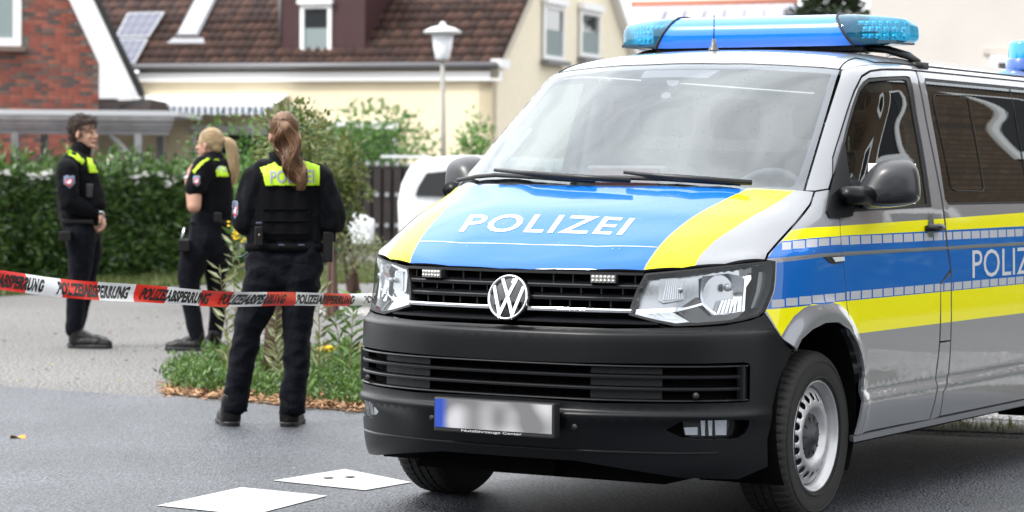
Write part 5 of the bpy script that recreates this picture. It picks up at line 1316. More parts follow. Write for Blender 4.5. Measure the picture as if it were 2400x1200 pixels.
window(bh, MBH, wx, wx+1.2, wz, wz+1.5, fw=.15, y=-.05, sill=.10, sillm=mat('brick_sill', (.15, .11, .09), .9), blind=.9)
def bq(pts, y0, y1): # pixel outline on the wall plane extruded along the depth
    o = []
    for y in (y0, y1):
        for (px, py) in pts:
            a = ba_at(px); o.append(MBH @ Vector((a, y, zat(B0+ba*a, py))))
    return o
def bpoly(name, pts, y0, y1, m_):
    n = len(pts); return MB().add(bq(pts, y0, y1), [tuple(range(n)), tuple(range(n, 2*n))[::-1]]+[(i, i+n, (i+1) % n+n, (i+1) % n) for i in range(n)]).build(name, m_, bh)
bpoly('soffit', [(150, -20), (231, 150), (231, 232), (318, 232), (304, 200), (188, -20)], -.35, .0, mat('soffit_white', (.74, .74, .76), .5))
bpoly('bargeboard', [(182, -20), (300, 205), (322, 234), (326, 218), (212, -20)], -.38, -.352, WHITEP)
bpoly('verge_tiles', [(205, -20), (322, 226), (336, 222), (330, 205), (222, -20)], -.40, .5, BLK)
MB().tube([bq([(328, 214)], -.3, 0)[0], bq([(334, 236)], -.3, 0)[0], bq([(280, 250)], 0, 0)[0]], .05, 8).build('downpipe', DGREY, bh, True)
MB().add([MBH @ Vector((a, y, z_)) for z_ in (0, 4) for y in (.3, 8) for a in (0, 9)], [(2, 6, 7, 3), (0, 4, 6, 2), (1, 3, 7, 5)]).build('wall', MORT, bh)
# carport with posts in front of the brick house
CD = 44; K0 = P(415, 402, CD); K0.z = 0; cp = empty('carport', K0, 'weathered grey wooden carport in front of the brick house', 'carport')
MK = frame_M(Vector((0, 0, 0)), -hr, hf)
WOOD = mat('weathered_wood', (.17, .168, .175), .85, bump=.5, bscale=8, var=.25, vscale=3)
def kz(py): return zat(K0, py)
L_ = 4.0
MB().box(-.02, L_, -.02, 3.2, kz(272), kz(260), M=MK).build('roof', mat('carport_felt', (.42, .43, .45), .7), cp)
for y0, y1, of in ((274, 284, .0), (285, 295, .03), (296, 304, .06), (305, 316, .10)):
    MB().box(.05+of, L_, -.03+of, .02+of, kz(y1), kz(y0), M=MK).build('fascia_board', WOOD, cp)
for px in (33, 322): 
    a = (415-px)/6194*CD; MB().box(a-.06, a+.06, .05, .17, 0, kz(314), M=MK).build('post', WOOD, cp)
    MB().box(a-.06, a+.06, 2.8, 2.92, 0, kz(314), M=MK).build('post', WOOD, cp)
a0, a1 = (415-310)/6194*CD, (415-255)/6194*CD
br = MB().tube([MK @ Vector((a1, .11, kz(316))), MK @ Vector((a0, .11, kz(372)))], .045, 4).build('brace', WOOD, cp)
# small roof piece between the houses
b = MB(); q = [P(225, 236, 53), P(352, 232, 53), P(352, 262, 52), P(225, 262, 52)]; q += [p+hf*3 for p in q]
tag(b.add(q, QF).build('shed_roof', TILE[0]), 'low brown shed roof between the brick house and the cream house', 'roof')
# ---------------------------------------------------------------- right background
SOL = mat('solar_lavender', (.27, .28, .38), .5, .0, .2)
S0 = P(1480, 402, 85); S0.z = 0; fh = empty('far_house', S0, 'distant house with a row of pale solar panels on its red roof', 'house')
def fp(px, py, dd=0): return P(px, py, 85+dd)-S0
rp = [fp(1455, 130, -1), fp(1900, 130, -1), fp(1870, 4, 2.6), fp(1478, 12, 2.6)]
nrm = (rp[1]-rp[0]).cross(rp[3]-rp[0]).normalized(); nrm = nrm if nrm.dot(CP-S0) > 0 else -nrm
MB().add(rp+[p-nrm*.3 for p in rp], QF).build('roof', mat('pale_roof', (.40, .38, .40), .7, var=.1), fh)
MB().tube([rp[3], rp[2]], .14, 6).build('ridge', mat('ridge_red', (.42, .16, .10), .8), fh, True)
nP = 8
for r_ in range(2):
    for i in range(nP):
        def q_(u, v_): return (rp[0]*(1-u)+rp[1]*u)*(1-v_)+(rp[3]*(1-u)+rp[2]*u)*v_
        u0, u1 = .04+i*.115, .04+i*.115+.09; v0, v1 = .07+r_*.42, .07+r_*.42+.38
        sk_ = .10
        v = [q_(u0+sk_*v0, v0), q_(u1+sk_*v0, v0), q_(u1+sk_*v1, v1), q_(u0+sk_*v1, v1)]; v = [p+nrm*.05 for p in v]+[p+nrm*.10 for p in v]; MB().add(v, QF).build('solar_panel', SOL, fh)
MB().add([rp[0]+hf*.5-Vector((0, 0, .2)), rp[1]+hf*.5-Vector((0, 0, .2)), rp[1]+hf*.5-Vector((0, 0, rp[1].z)), rp[0]+hf*.5-Vector((0, 0, rp[0].z))], [(0, 1, 2, 3)]).build('wall', CREAM2, fh)
# conifer
cb_ = P(1945, 402, 70); cb_.z = 0; cf = empty('conifer_tree', cb_, 'dark conifer tree top between the distant solar roof and the white building', 'tree')
MB().tube([(0, 0, 0), (0, 0, 4), (0, 0, 7)], [.25, .18, .05], 8).build('trunk', BARK, cf)
pts = []
for k in range(5200):
    z = rnd.uniform(3.2, 8); r_ = (8.6-z)*.32*math.sqrt(rnd.random())*(1+.25*math.sin(z*7)); a = rnd.uniform(0, 6.28); pts.append((Vector((r_*math.cos(a), r_*math.sin(a), z)), Vector((math.cos(a), math.sin(a), -.1))))
tag(leaves(pts, .34, .10, -.1, .5).build('crown', CONIF, cf), kind='stuff')
# white building on the right
W0 = P(2034, 402, 34); W0.z = 0; wb_ = empty('white_building', W0, 'off white rendered building with white window behind the van roof', 'building')
a_ = math.atan(900/6194); MW_ = frame_M(Vector((0, 0, 0)), hr*math.cos(a_)-hf*math.sin(a_), hf*math.cos(a_)+hr*math.sin(a_))
MB().box(0, 9, 0, 6, 0, 7.5, M=MW_).build('wall', CREAM2, wb_)
def wz_(py): return zat(W0, py)
window(wb_, MW_, (2312-2034)/6194*34, (2312-2034)/6194*34+1.2, wz_(260), wz_(128), fw=.10, y=-.06, sill=.06)
MB().box((2296-2034)/6194*34, (2312-2034)/6194*34+1.3, -.03, .0, wz_(128)+.01, wz_(112), M=MW_).build('lintel', mat('lintel_beige', (.55, .50, .45), .8), wb_)
# brown brick building along the side of the road to the right (seen mirrored in the van's side windows)
RB = Vector((9.5, 13, 0)); rb = empty('tan_brick_building', RB, 'tan brick building across the road on the right, mirrored in the van side windows', 'building')
bm_ = bpy.data.materials.new('tan_brick'); bm_.use_nodes = True; t = bm_.node_tree; bs = t.nodes['Principled BSDF']; bs.inputs['Roughness'].default_value = .9
c = N(t, 'ShaderNodeTexCoord'); mpn = N(t, 'ShaderNodeMapping'); mpn.inputs['Rotation'].default_value = (R(90), 0, R(90)); bt = N(t, 'ShaderNodeTexBrick'); bt.inputs['Scale'].default_value = 1; bt.inputs['Brick Width'].default_value = .5; bt.inputs['Row Height'].default_value = .17; bt.inputs['Mortar Size'].default_value = .018
bt.inputs[1].default_value = (.13, .08, .042, 1); bt.inputs[2].default_value = (.085, .052, .028, 1); bt.inputs[3].default_value = (.025, .018, .012, 1)
sx_ = N(t, 'ShaderNodeSeparateXYZ'); cx_ = N(t, 'ShaderNodeCombineXYZ'); t.links.new(c.outputs['Object'], sx_.inputs[0]); t.links.new(sx_.outputs[1], cx_.inputs[0]); t.links.new(sx_.outputs[2], cx_.inputs[1]); t.links.new(cx_.outputs[0], bt.inputs[0]); t.links.new(bt.outputs[0], bs.inputs['Base Color'])
MB().box(0, 8, 0, 40, 0, 11).build('wall', bm_, rb)
MX = frame_M(Vector((0, 0, 0)), Vector((0, 1, 0)), Vector((1, 0, 0)))
PANE = mat('pane_black', (.003, .003, .004), .5, spec=.1)
for y_, z_, w_, h_ in ((9.2, 5.4, 3.6, 2.6), (17.5, 5.6, 3.4, 2.6), (3.5, 5.6, 2.2, 2.2), (9.4, 1.2, 3, 2), (18, 1.2, 3, 2)):
    o_ = MB().box(y_, y_+w_, -.02, .02, z_, z_+h_, M=MX).build('window', PANE, rb); fr_ = MB()
    for q_ in ((y_-.05, y_+.3, z_, z_+h_), (y_+w_-.3, y_+w_+.05, z_, z_+h_), (y_+.3, y_+w_-.3, z_, z_+.3), (y_+.3, y_+w_-.3, z_+h_-.3, z_+h_)): fr_.box(q_[0], q_[1], -.08, .03, q_[2], q_[3], M=MX)
    fr_.build('frame', WHITEP, o_)
MB().box(-.6, 8.4, -.5, 40.5, 11, 11.35).build('roof', TILE[0], rb)
# ---------------------------------------------------------------- lamp, fence, sign
LD = 46; lb = P(1043, 402, LD); lb.z = 0; lt = P(1037, 140, LD); lamp = empty('street_lamp', lb, 'white mushroom street lamp on a thin grey concrete pole', 'street lamp')
top = Vector((lt.x-lb.x, lt.y-lb.y, lt.z)); MB().tube([(0, 0, 0), top*.5, top], [.062, .05, .038], 12).build('pole', mat('lamp_pole', (.30, .29, .27), .8), lamp, True)
ML_ = Matrix.Translation(top) @ Matrix.Rotation(-math.pi/2, 4, 'Y'); u = LD/6194
MB().lathe([(.0001, 0), (17*u*.9, 0), (18*u*.95, .02), (27*u*.95, 58*u), (.0001, 60*u)], 20, ML_).build('lamp_shade', mat('lamp_opal', (.72, .74, .78), .3, 0, .5), lamp, True)
MB().lathe([(.0001, 57*u), (44*u, 62*u), (45*u, 66*u), (30*u, 74*u), (8*u, 80*u), (5*u, 88*u), (.0001, 90*u)], 28, ML_).build('lamp_cap', mat('lamp_cap', (.62, .63, .64), .4), lamp, True)
FD = 43; f0 = P(790, 402, FD); f0.z = 0; fn_ = empty('garden_fence', f0, 'dark brown slatted fence with rows of small white squares beside the parked car', 'fence')
MF_ = frame_M(Vector((0, 0, 0)), hr, hf); BRN = mat('fence_brown', (.022, .016, .015), .7, var=.2); FW = mat('fence_white', (.34, .35, .37), .6)
i = 0; x = -.4
while x < 5.5:
    MB().box(x, x+.125, (.02 if i % 2 else 0), (.05 if i % 2 else .03), .08, zat(f0, 386), M=MF_).build('slat', BRN, fn_)
    for py in (383, 455, 527, 548):
        z_ = zat(f0, py)
        if py < 548: MB().box(x+.03, x+.09, -.02, .06, z_-.03, z_+.03, M=MF_).build('clip', FW, fn_)
    x += .165; i += 1
for z_ in (.30, .95, 1.40): MB().box(-.4, 5.5, .055, .08, z_, z_+.05, M=MF_).build('rail', BRN, fn_)
MB().box(-.4, 5.5, .10, .12, .05, 1.42, M=MF_).build('backing', mat('fence_shade', (.02, .016, .015), 1), fn_)
sb = P(1404, 402, 24); sb.z = 0; sg_ = empty('round_sign', sb, 'round white traffic sign with red ring seen through the van windscreen', 'traffic sign')
MB().tube([(0, .03, 0), (0, .03, 2.2)], .03, 8).build('pole', DGREY, sg_)
zc = zat(sb, 245); Ms = Matrix.Translation((0, 0, zc)) @ Matrix.Rotation(math.atan2(hf.y, hf.x), 4, 'Z')
MB().lathe([(.0001, -.005), (.13, -.005)], 32, Ms).build('sign_face', WHITEP, sg_)
MB().lathe([(.0001, .004), (.165, .004), (.165, -.004), (.128, -.006)], 32, Ms).build('sign_ring', mat('sign_red', (.55, .02, .02), .5), sg_)
# ---------------------------------------------------------------- parked cars
def car(name, org, ang, label, prof, roofz, wins, L, W=1.75, wheels=(.8, 3.4), nose=None):
    o = empty(name, org, label, 'car', None, ang); CW = mat('white_car_paint', (.72, .74, .77), .25, 0, 1)
    n = len(prof); v = []; secs = [(-1, .90), (-.94, 1.0), (.94, 1.0), (1, .90)]
    def hw(z): return W/2*(1-.22*max(0, (z-.95)/(roofz-.95))**1.2)
    for s, k in ((-1, .0), (-1, 1), (1, 1), (1, 0)):
        for (y, z) in prof:
            yy = y; zz = z
            if k == 0: pass
            v.append(Vector((s*hw(z)*(1.0 if k == 0 else .93), yy if k else L/2+(yy-L/2)*.975, zz if k else zz-.02*(1 if z > .5 else 0))))
    # order the rings outside-left, top-left, top-right, outside-right
    f = []
    for a in range(3): f += [(a*n+i, a*n+(i+1) % n, (a+1)*n+(i+1) % n, (a+1)*n+i) for i in range(n)]
    f += [tuple(range(n))[::-1], tuple(3*n+i for i in range(n))]
    b = MB().add(v, f); bo = b.build('body', CW, o); bevel(bo, .04, 3, 20); shade(bo, 50)
    for s in (1, -1):
        for w_ in wins:
            mb = MB(); vv = [Vector((s*(hw(z)+.004), L/2+(y-L/2)*.975, z)) for y, z in w_]; vv += [q-Vector((s*.02, 0, 0)) for q in vv]; k = len(w_); mb.add(vv, [tuple(range(k)), tuple(range(k, 2*k))]+[(i, (i+1) % k, (i+1) % k+k, i+k) for i in range(k)]); mb.build('side_window', mat('car_window', (.006, .007, .008), .25, spec=.4), o)
        for wy in wheels:
            M = Matrix.Translation((s*(W/2-.08), wy, .32)) @ Matrix.Scale(s, 4, Vector((1, 0, 0))); wh = MB().lathe([(.19, .07), (.20, .085), (.30, .09), (.32, .06), (.32, -.1), (.28, -.12)], 28, M).build('wheel', MT['tyre_rubber'], o, True)
            MB().lathe([(.0001, .05), (.05, .06), (.17, .055), (.195, .08), (.2, .085)], 24, M).build('rim', MT['rim_paint'], wh, True)
            ar = MB().lathe([(.0001, .082), (.38, .082)], 28, Matrix.Translation((s*(W/2-.08), wy, .34)) @ Matrix.Scale(s, 4, Vector((1, 0, 0)))).build('wheel_arch', PIT, o)
    return o
# side view, rear end towards the left edge
pc = G(945, 648); pc = P(935, 402, 38); pc.z = 0
ang = math.atan2(-hr.x, hr.y)
prof = [(.0, .38), (-.02, .95), (.03, 1.20), (.14, 1.44), (.30, 1.57), (.9, 1.62), (2.4, 1.58), (2.9, 1.45), (3.5, 1.06), (4.35, .90), (4.5, .70), (4.5, .32), (2.2, .26), (.1, .28)]
c1 = car('parked_car', pc+hf*1.0, ang, 'white parked car with roof spoiler, seen from the side behind the street lamp', prof, 1.62, [[(.18, 1.03), (.22, 1.16), (.34, 1.36), (.7, 1.40), (1.1, 1.41), (1.1, 1.02)], [(1.2, 1.02), (1.2, 1.46), (2.1, 1.45), (2.1, 1.0)], [(2.2, 1.0), (2.2, 1.44), (2.7, 1.38), (3.2, 1.05)]], 4.5)
MB().box(-.62, .62, -.28, .42, 1.575, 1.615).build('roof_spoiler', MT['white_car_paint'], c1); bevel(c1.children[-1], .02)
MB().box(-.70, .70, .005, .02, 1.08, 1.12).build('tail_trim', CHR, c1)
# nose of a hatchback facing right
pc2 = G(858, 622); prof2 = [(0, .30), (0, .62), (.12, .74), (.9, .92), (1.7, 1.38), (2.3, 1.46), (3.2, 1.42), (3.9, 1.0), (4.0, .5), (3.95, .28)]
a2 = math.atan2(hr.x, -hr.y)+R(8)
c2 = car('parked_car', Vector((pc2.x, pc2.y, 0))+hf*.9, a2, 'white hatchback nose with number plate peeking out right of the shrubs', prof2, 1.46, [[(1.25, .98), (1.85, 1.36), (2.5, 1.38), (2.5, .98)], [(2.6, .98), (2.6, 1.38), (3.2, 1.34), (3.5, 1.02)]], 4.0, wheels=(.72, 3.2))
MB().box(-.26, .26, -.012, .03, .40, .50).build('number_plate', mat('plate_pale', (.55, .56, .6), .5), c2); MB().box(-.55, .55, -.008, .03, .28, .37).build('lower_grille', BLK, c2)
for s in (1, -1):
    hl_ = MB().box(s*.62-.16, s*.62+.16, -.005, .20, .56, .68).build('headlight', CHR2, c2); bevel(hl_, .03, 3)
# ============================================================ PEOPLE
CLOTH = mat('uniform_cloth', (.0022, .0026, .0042), .88, spec=.13, sheen=.02, bump=.5, bscale=26, bdist=.02)
TROU = mat('trouser_cloth', (.0026, .0032, .0062), .88, spec=.13, sheen=.02, bump=.6, bscale=18, bdist=.025)
VEST = mat('vest_cloth', (.0018, .002, .0032), .85, spec=.12, bump=.5, bscale=200)
NEON = mat('neon_panel', (.42, .66, .01), .6, emit=None)
LEATH = mat('black_leather', (.003, .003, .0035), .42, spec=.3, bump=.3, bscale=60)
SKIN = mat('skin', (.44, .25, .18), .55, spec=.35, var=.06, vscale=12)
LIP = mat('lip', (.42, .14, .12), .5); EYE = mat('eye_dark', (.015, .010, .008), .3)
SILG = mat('reflex_grey', (.27, .28, .37), .5)
def hairmat(name, a, b, rough=.38):
    mm = leafmat(name, a, b, rough, .05); return mm
HBR = hairmat('brown_hair', (.05, .022, .010), (.25, .125, .055)); HDK = hairmat('dark_hair', (.018, .010, .007), (.07, .04, .028), .6); HBL = hairmat('blonde_hair', (.26, .17, .08), (.58, .44, .26))
class Fig:
    def __init__(s, D0, px, py, label):
        s.D = D0; s.u = D0/FPX; g = P(px, py, D0); s.o = Vector((g.x, g.y, 0)); s.root = empty('person', s.o, label, 'person')
    def q(s, px, py, dd=0): return P(px, py, s.D)+hf*dd-s.o
    def seg(s, mb, a, b, r0, r1, flat=1.0, n=16):
        """tapered capsule; radii in photograph pixels, flat scales it along the depth axis"""
        A, B = s.q(*a), s.q(*b); r0 *= s.u; r1 *= s.u; return s.cap(mb, A, B, r0, r1, flat, n)
    def cap(s, mb, A, B, r0, r1, flat=1.0, n=16, axis=None):
        d = (B-A); L_ = d.length; d = d.normalized() if L_ > 1e-6 else Vector((0, 0, 1)); e1 = d.cross(hf); e1 = e1.normalized() if e1.length > .05 else d.cross(Vector((0, 0, 1))).normalized(); e2 = d.cross(e1); rings = []
        for k in range(6): t = math.pi/2*(k/5-1); rings.append((A+d*r0*math.sin(t), r0*math.cos(t)))
        for k in range(6): t = math.pi/2*k/5; rings.append((B+d*r1*math.sin(t), r1*math.cos(t)))
        ax = axis or hf; v = []; mid = (A+B)/2
        for c, r_ in rings:
            for j in range(n):
                w_ = (e1*math.cos(2*math.pi*j/n)+e2*math.sin(2*math.pi*j/n))*r_; w_ += ax*(w_.dot(ax)*(flat-1)); v.append(c+w_)
        f = [(i*n+j, i*n+(j+1) % n, (i+1)*n+(j+1) % n, (i+1)*n+j) for i in range(len(rings)-1) for j in range(n)]
        mb.add(v, f); return mb
    def ell(s, mb, c, rx, ry, rz, M=None, n=18):
        v = []; 
        for i in range(n//2+1):
            ph = -math.pi/2+math.pi*i/(n//2)
            for j in range(n):
                t = 2*math.pi*j/n; p_ = Vector((rx*math.cos(ph)*math.cos(t), ry*math.cos(ph)*math.sin(t), rz*math.sin(ph))); v.append(c+((M @ p_) if M else p_))
        mb.add(v, [(i*n+j, i*n+(j+1) % n, (i+1)*n+(j+1) % n, (i+1)*n+j) for i in range(n//2) for j in range(n)]); return mb
    def finish(s, mb, name, m_, vox=.009, sm=6, folds=0, fs=7, seed=0, parent=None, stretch=(1, 1, 1)):
        o = mb.build(name, m_, parent or s.root, True); rm = o.modifiers.new('r', 'REMESH'); rm.mode = 'VOXEL'; rm.voxel_size = vox; rm.use_smooth_shade = True
        sm_ = o.modifiers.new('s', 'SMOOTH'); sm_.iterations = sm; sm_.factor = .5; bake(o)
        if folds:
            me = o.data; nn = [v_.normal.copy() for v_ in me.vertices]
            for v_, n_ in zip(me.vertices, nn):
                p_ = Vector((v_.co.x*stretch[0], v_.co.y*stretch[1], v_.co.z*stretch[2]))*fs+Vector((seed, 0, 0)); a = noise.noise(p_); b = noise.noise(p_*2.3)
                v_.co += n_*folds*((1-abs(a)*3.2)*.6+b*.6)
        o.data.polygons.foreach_set('use_smooth', [True]*len(o.data.polygons)); return o
def head(s, mb, c, fw, sc_=1.0, neck=None):
    fw = fw.normalized(); lf = Vector((0, 0, 1)).cross(fw).normalized(); up = fw.cross(lf); T = lambda x, y, z: c+(fw*x+lf*y+up*z)*sc_
    Mh = Matrix((fw, lf, up)).transposed()
    s.ell(mb, T(-.015, 0, .03), .098*sc_, .076*sc_, .095*sc_, Mh); s.ell(mb, T(.030, 0, -.028), .058*sc_, .058*sc_, .088*sc_, Mh)
    for y in (-1, 1):
        s.cap(mb, T(-.005, y*.048, -.045), T(.062, y*.012, -.088), .020*sc_, .020*sc_); s.ell(mb, T(.080, y*.030, .022), .010*sc_, .018*sc_, .007*sc_, Mh); s.ell(mb, T(.068, y*.036, -.025), .014*sc_, .018*sc_, .016*sc_, Mh)
        s.ell(mb, T(-.010, y*.082, -.012), .018*sc_, .013*sc_, .031*sc_, Mh)
    s.cap(mb, T(.086, 0, .012), T(.108, 0, -.026), .008*sc_, .0125*sc_); s.cap(mb, T(.098, .010, -.030), T(.098, -.010, -.030), .009*sc_, .009*sc_)
    s.cap(mb, T(.086, .014, -.060), T(.086, -.014, -.060), .010*sc_, .010*sc_); s.ell(mb, T(.076, 0, -.098), .018*sc_, .022*sc_, .016*sc_, Mh)
    s.cap(mb, T(-.02, 0, -.05), neck or T(-.035, 0, -.17), .052*sc_, .056*sc_); return T, Mh
def face(s, T, Mh, par, brow, lipm):
    for y in (-1, 1):
        e = MB(); s.ell(e, T(.084, y*.028, -.001), .004, .008, .004, Mh); e.build('eye', EYE, par, True)
        b = MB(); s.cap(b, T(.091, y*.016, .017), T(.082, y*.042, .019), .0025, .0018); b.build('eyebrow', brow, par, True)
    l = MB(); s.cap(l, T(.094, .018, -.060), T(.094, -.018, -.060), .006, .006); l.build('lips', lipm, par, True)
def hand(s, mb, w_, pd, fd, sc_=1.0, curl=.6):
    """palm from the wrist w_ along pd, fingers bend towards fd; four unequal fingers and a thumb"""
    pd = pd.normalized(); sd_ = pd.cross(fd).normalized(); fd = sd_.cross(pd).normalized()
    for k in (-1, 0, 1): s.cap(mb, w_+sd_*k*.016*sc_, w_+pd*.085*sc_+sd_*k*.024*sc_, .015*sc_, .012*sc_)
    for k, ln in enumerate((.068, .078, .072, .055)):
        a = w_+pd*.088*sc_+sd_*(k-1.5)*.020*sc_; d1 = (pd+fd*curl).normalized(); d2 = (pd*.35+fd*(curl+.6)).normalized(); d3 = (fd-pd*.3*curl).normalized()
        b = a+d1*ln*.42*sc_; c = b+d2*ln*.33*sc_; e = c+d3*ln*.25*sc_
        s.cap(mb, a, b, .0092*sc_, .0088*sc_); s.cap(mb, b, c, .0086*sc_, .0080*sc_); s.cap(mb, c, e, .0078*sc_, .0068*sc_)
    a = w_+pd*.02*sc_-sd_*.026*sc_; b = a+(pd*.6-sd_*.7).normalized()*.035*sc_; c = b+(pd*.8+fd*.6).normalized()*.03*sc_; s.cap(mb, a, b, .012*sc_, .010*sc_); s.cap(mb, b, c, .0098*sc_, .008*sc_)
def strands(s, name, path, wid, n, m_, par, r=.0016, wave=.006, seed=0, flat=.5, steps=22):
    mb = MB(); rr = random.Random(seed); pts = [s.q(*p_) for p_ in path]
    def cr(t):
        x = t*(len(pts)-1); i = min(len(pts)-2, int(x)); f_ = x-i; p0, p1, p2, p3 = pts[max(0, i-1)], pts[i], pts[i+1], pts[min(len(pts)-1, i+2)]
        w0 = wid[i]*(1-f_)+wid[i+1]*f_
        return .5*((p1*2)+(p2-p0)*f_+(p0*2-p1*5+p2*4-p3)*f_*f_+(p1*3-p0-p2*3+p3)*f_**3), w0*s.u
    for k in range(n):
        a, b = rr.uniform(-1, 1), rr.uniform(-1, 1)
        while a*a+b*b > 1: a, b = rr.uniform(-1, 1), rr.uniform(-1, 1)
        ph, fq, t1 = rr.uniform(0, .9)+a*2.0, rr.uniform(7, 9), rr.uniform(.86, 1.0); line = []
        for i in range(steps):
            t = t1*i/(steps-1); c, w_ = cr(t); wv = wave*min(1, t*3)*math.sin(fq*t*2+ph)
            line.append(c+hr*(a*w_+wv)+hf*(b*w_*flat+wave*.8*min(1, t*3)*math.cos(fq*t*2+ph)))
        mb.tube(line, [r]*(steps-3)+[r*.8, r*.6, r*.3], 4, cap=False)
    return tag(mb.build(name, m_, par, True), kind='stuff')
def conform(s, name, outline, target, m_, off=.006, thick=.004, par=None, step=4, px=True):
    """flat cloth piece or patch laid on a garment, outline given in photograph pixels"""
    tg_ = target if isinstance(target, (list, tuple)) else [target]; _v = []; _f = []
    for t_ in tg_: _b = len(_v); _v += [v_.co.copy() for v_ in t_.data.vertices]; _f += [tuple(k+_b for k in p_.vertices) for p_ in t_.data.polygons]
    bv = BVHTree.FromPolygons(_v, _f); V2, F2 = cdt([Vector(p_) for p_ in outline], step=step); O = CP-s.o; v = []; last = 4
    ds = []
    for p_ in V2:
        d = ray(*p_).normalized(); h = bv.ray_cast(O, d); ds.append((O, d, h[3] if h[0] else None))
    ok = [x[2] for x in ds if x[2]]; mean = sum(ok)/len(ok)
    for O_, d, t in ds: v.append(O_+d*((t or mean)-off))
    # relax so that the cloth bridges small folds
    nb = {}
    for f in F2:
        for i in range(len(f)):
            a, b = f[i], f[(i+1) % len(f)]; nb.setdefault(a, set()).add(b); nb.setdefault(b, set()).add(a)
    for _ in range(4): v = [v[i]*.5+sum((v[j] for j in nb[i]), Vector())/len(nb[i])*.5 if i in nb and i >= 0 and ds[i][2] and len(nb[i]) > 4 else v[i] for i in range(len(v))]
    f = [tuple(f_[::-1]) for f_ in F2]; o = mesh(name, v, f, m_, par or s.root, True)
    if (o.data.polygons[0].normal).dot(ds[0][1]) > 0: o.data.flip_normals()
    sl = o.modifiers.new('s', 'SOLIDIFY'); sl.thickness = thick; sl.offset = -1; return o, bv, mean
def badge(s, cx, cy, w_, h_, target, par):
    sh = [(-.5, -.42), (-.3, -.5), (.3, -.5), (.5, -.42), (.5, .15), (.3, .42), (0, .55), (-.3, .42), (-.5, .15)]
    b0, _, _ = conform(s, 'sleeve_badge', [(cx+x*w_, cy+y*h_) for x, y in sh], target, mat('badge_edge', (.16, .20, .28), .7), .007, .003, par, 5)
    conform(s, 'badge_field', [(cx+x*w_*.62, cy+.06*h_+y*h_*.55) for x, y in sh], target, mat('badge_red', (.60, .02, .035), .7), .010, .002, b0, 5)
    hs = [(-.28, .05), (-.18, -.12), (0, -.10), (.06, -.28), (.22, -.22), (.16, -.05), (.26, .08), (.1, .06), (.12, .22), (.0, .12), (-.12, .22), (-.14, .08)]
    conform(s, 'badge_horse', [(cx+x*w_*.9, cy+.06*h_+y*h_*.8) for x, y in hs], target, WHITEP, .0125, .001, b0, 5)
def glyphs(s, name, txt, quad, bv, mean, m_, off, par, bold=.0, space=1.0):
    (x0, y0), (x1, y1), (x2, y2), (x3, y3) = quad; O = CP-s.o
    def mp(u, v_):
        px = (x3*(1-u)+x2*u)*(1-v_)+(x0*(1-u)+x1*u)*v_; py = (y3*(1-u)+y2*u)*(1-v_)+(y0*(1-u)+y1*u)*v_; d = ray(px, py).normalized(); h = bv.ray_cast(O, d); return O+d*((h[3] or mean)-off)
    return film_text(name, txt, mp, m_, bold=bold, space=space, parent=par, maxlen=.3)
# ---------------------------------------------------------------- officer seen from behind
A = Fig(14.27, 640, 1001, 'person with long brown ponytail seen from behind, black police uniform, hands held in front')
b = MB(); T, Mh = head(A, b, A.q(668, 318), hf*1.0+hr*.03, .94, A.q(668, 400))
for sg in (A.seg(b, (630,410), (632,560), 34, 32, .7), A.seg(b, (706,410), (706,560), 34, 32, .7), A.seg(b, (668,395), (668,600), 40, 42, .7), A.seg(b, (668,395), (606,418), 18, 22), A.seg(b, (668,395), (745,415), 18, 22), A.seg(b, (600,425), (573,515), 18, 15), A.seg(b, (573,515), (632,560,.26), 14, 10), A.seg(b, (752,420), (784,515), 18, 15), A.seg(b, (784,515), (715,555,.28), 14, 10), A.seg(b, (632,600), (588,775), 34, 22), A.seg(b, (588,775), (549,965), 20, 12), A.seg(b, (706,600), (697,775), 34, 22), A.seg(b, (697,775), (684,970), 20, 12)): pass
hand(A, b, A.q(634, 560, .27), A.q(668, 566, .30)-A.q(634, 560, .27), -hf, 1.0, .3); hand(A, b, A.q(712, 555, .29), A.q(676, 562, .33)-A.q(712, 555, .29), -hf, 1.0, .3)
bodyA = A.finish(b, 'body', SKIN, .0065, 3)
face(A, T, Mh, A.root, HBR, LIP)
b = MB()
for a_ in (((630,418), (626,556), 47, 47, .72), ((706,418), (710,556), 47, 47, .72), ((668,408), (668,560), 50, 52, .72), ((668,392), (607,416), 24, 29, .95), ((668,392), (744,413), 24, 29, .95), ((600,424), (577,512), 34, 33, 1), ((577,518), (632,566,.26), 32, 19, 1), ((752,420), (778,512), 33, 32, 1), ((778,518), (716,560,.28), 31, 19, 1), ((668,372), (668,392), 32, 40, .9)): A.seg(b, *a_[:4], a_[4])
jackA = A.finish(b, 'jacket', CLOTH, .008, 5, .012, 8, 1, stretch=(1.3, 1.3, .6))
b = MB()
for a_ in (((636,425), (634,545), 44, 44, .95), ((702,425), (704,545), 44, 44, .95), ((668,415), (668,545), 48, 48, .92)): A.seg(b, *a_[:4], a_[4])
vestA = A.finish(b, 'protective_vest', VEST, .009, 6, .0015, 6, 2)
for y0, y1 in ((487, 492), (516, 519), (545, 549)):
    conform(A, 'vest_strap', [(616, y0), (722, y0), (722, y1), (616, y1)], vestA, VEST, .010, .006, vestA, 6)
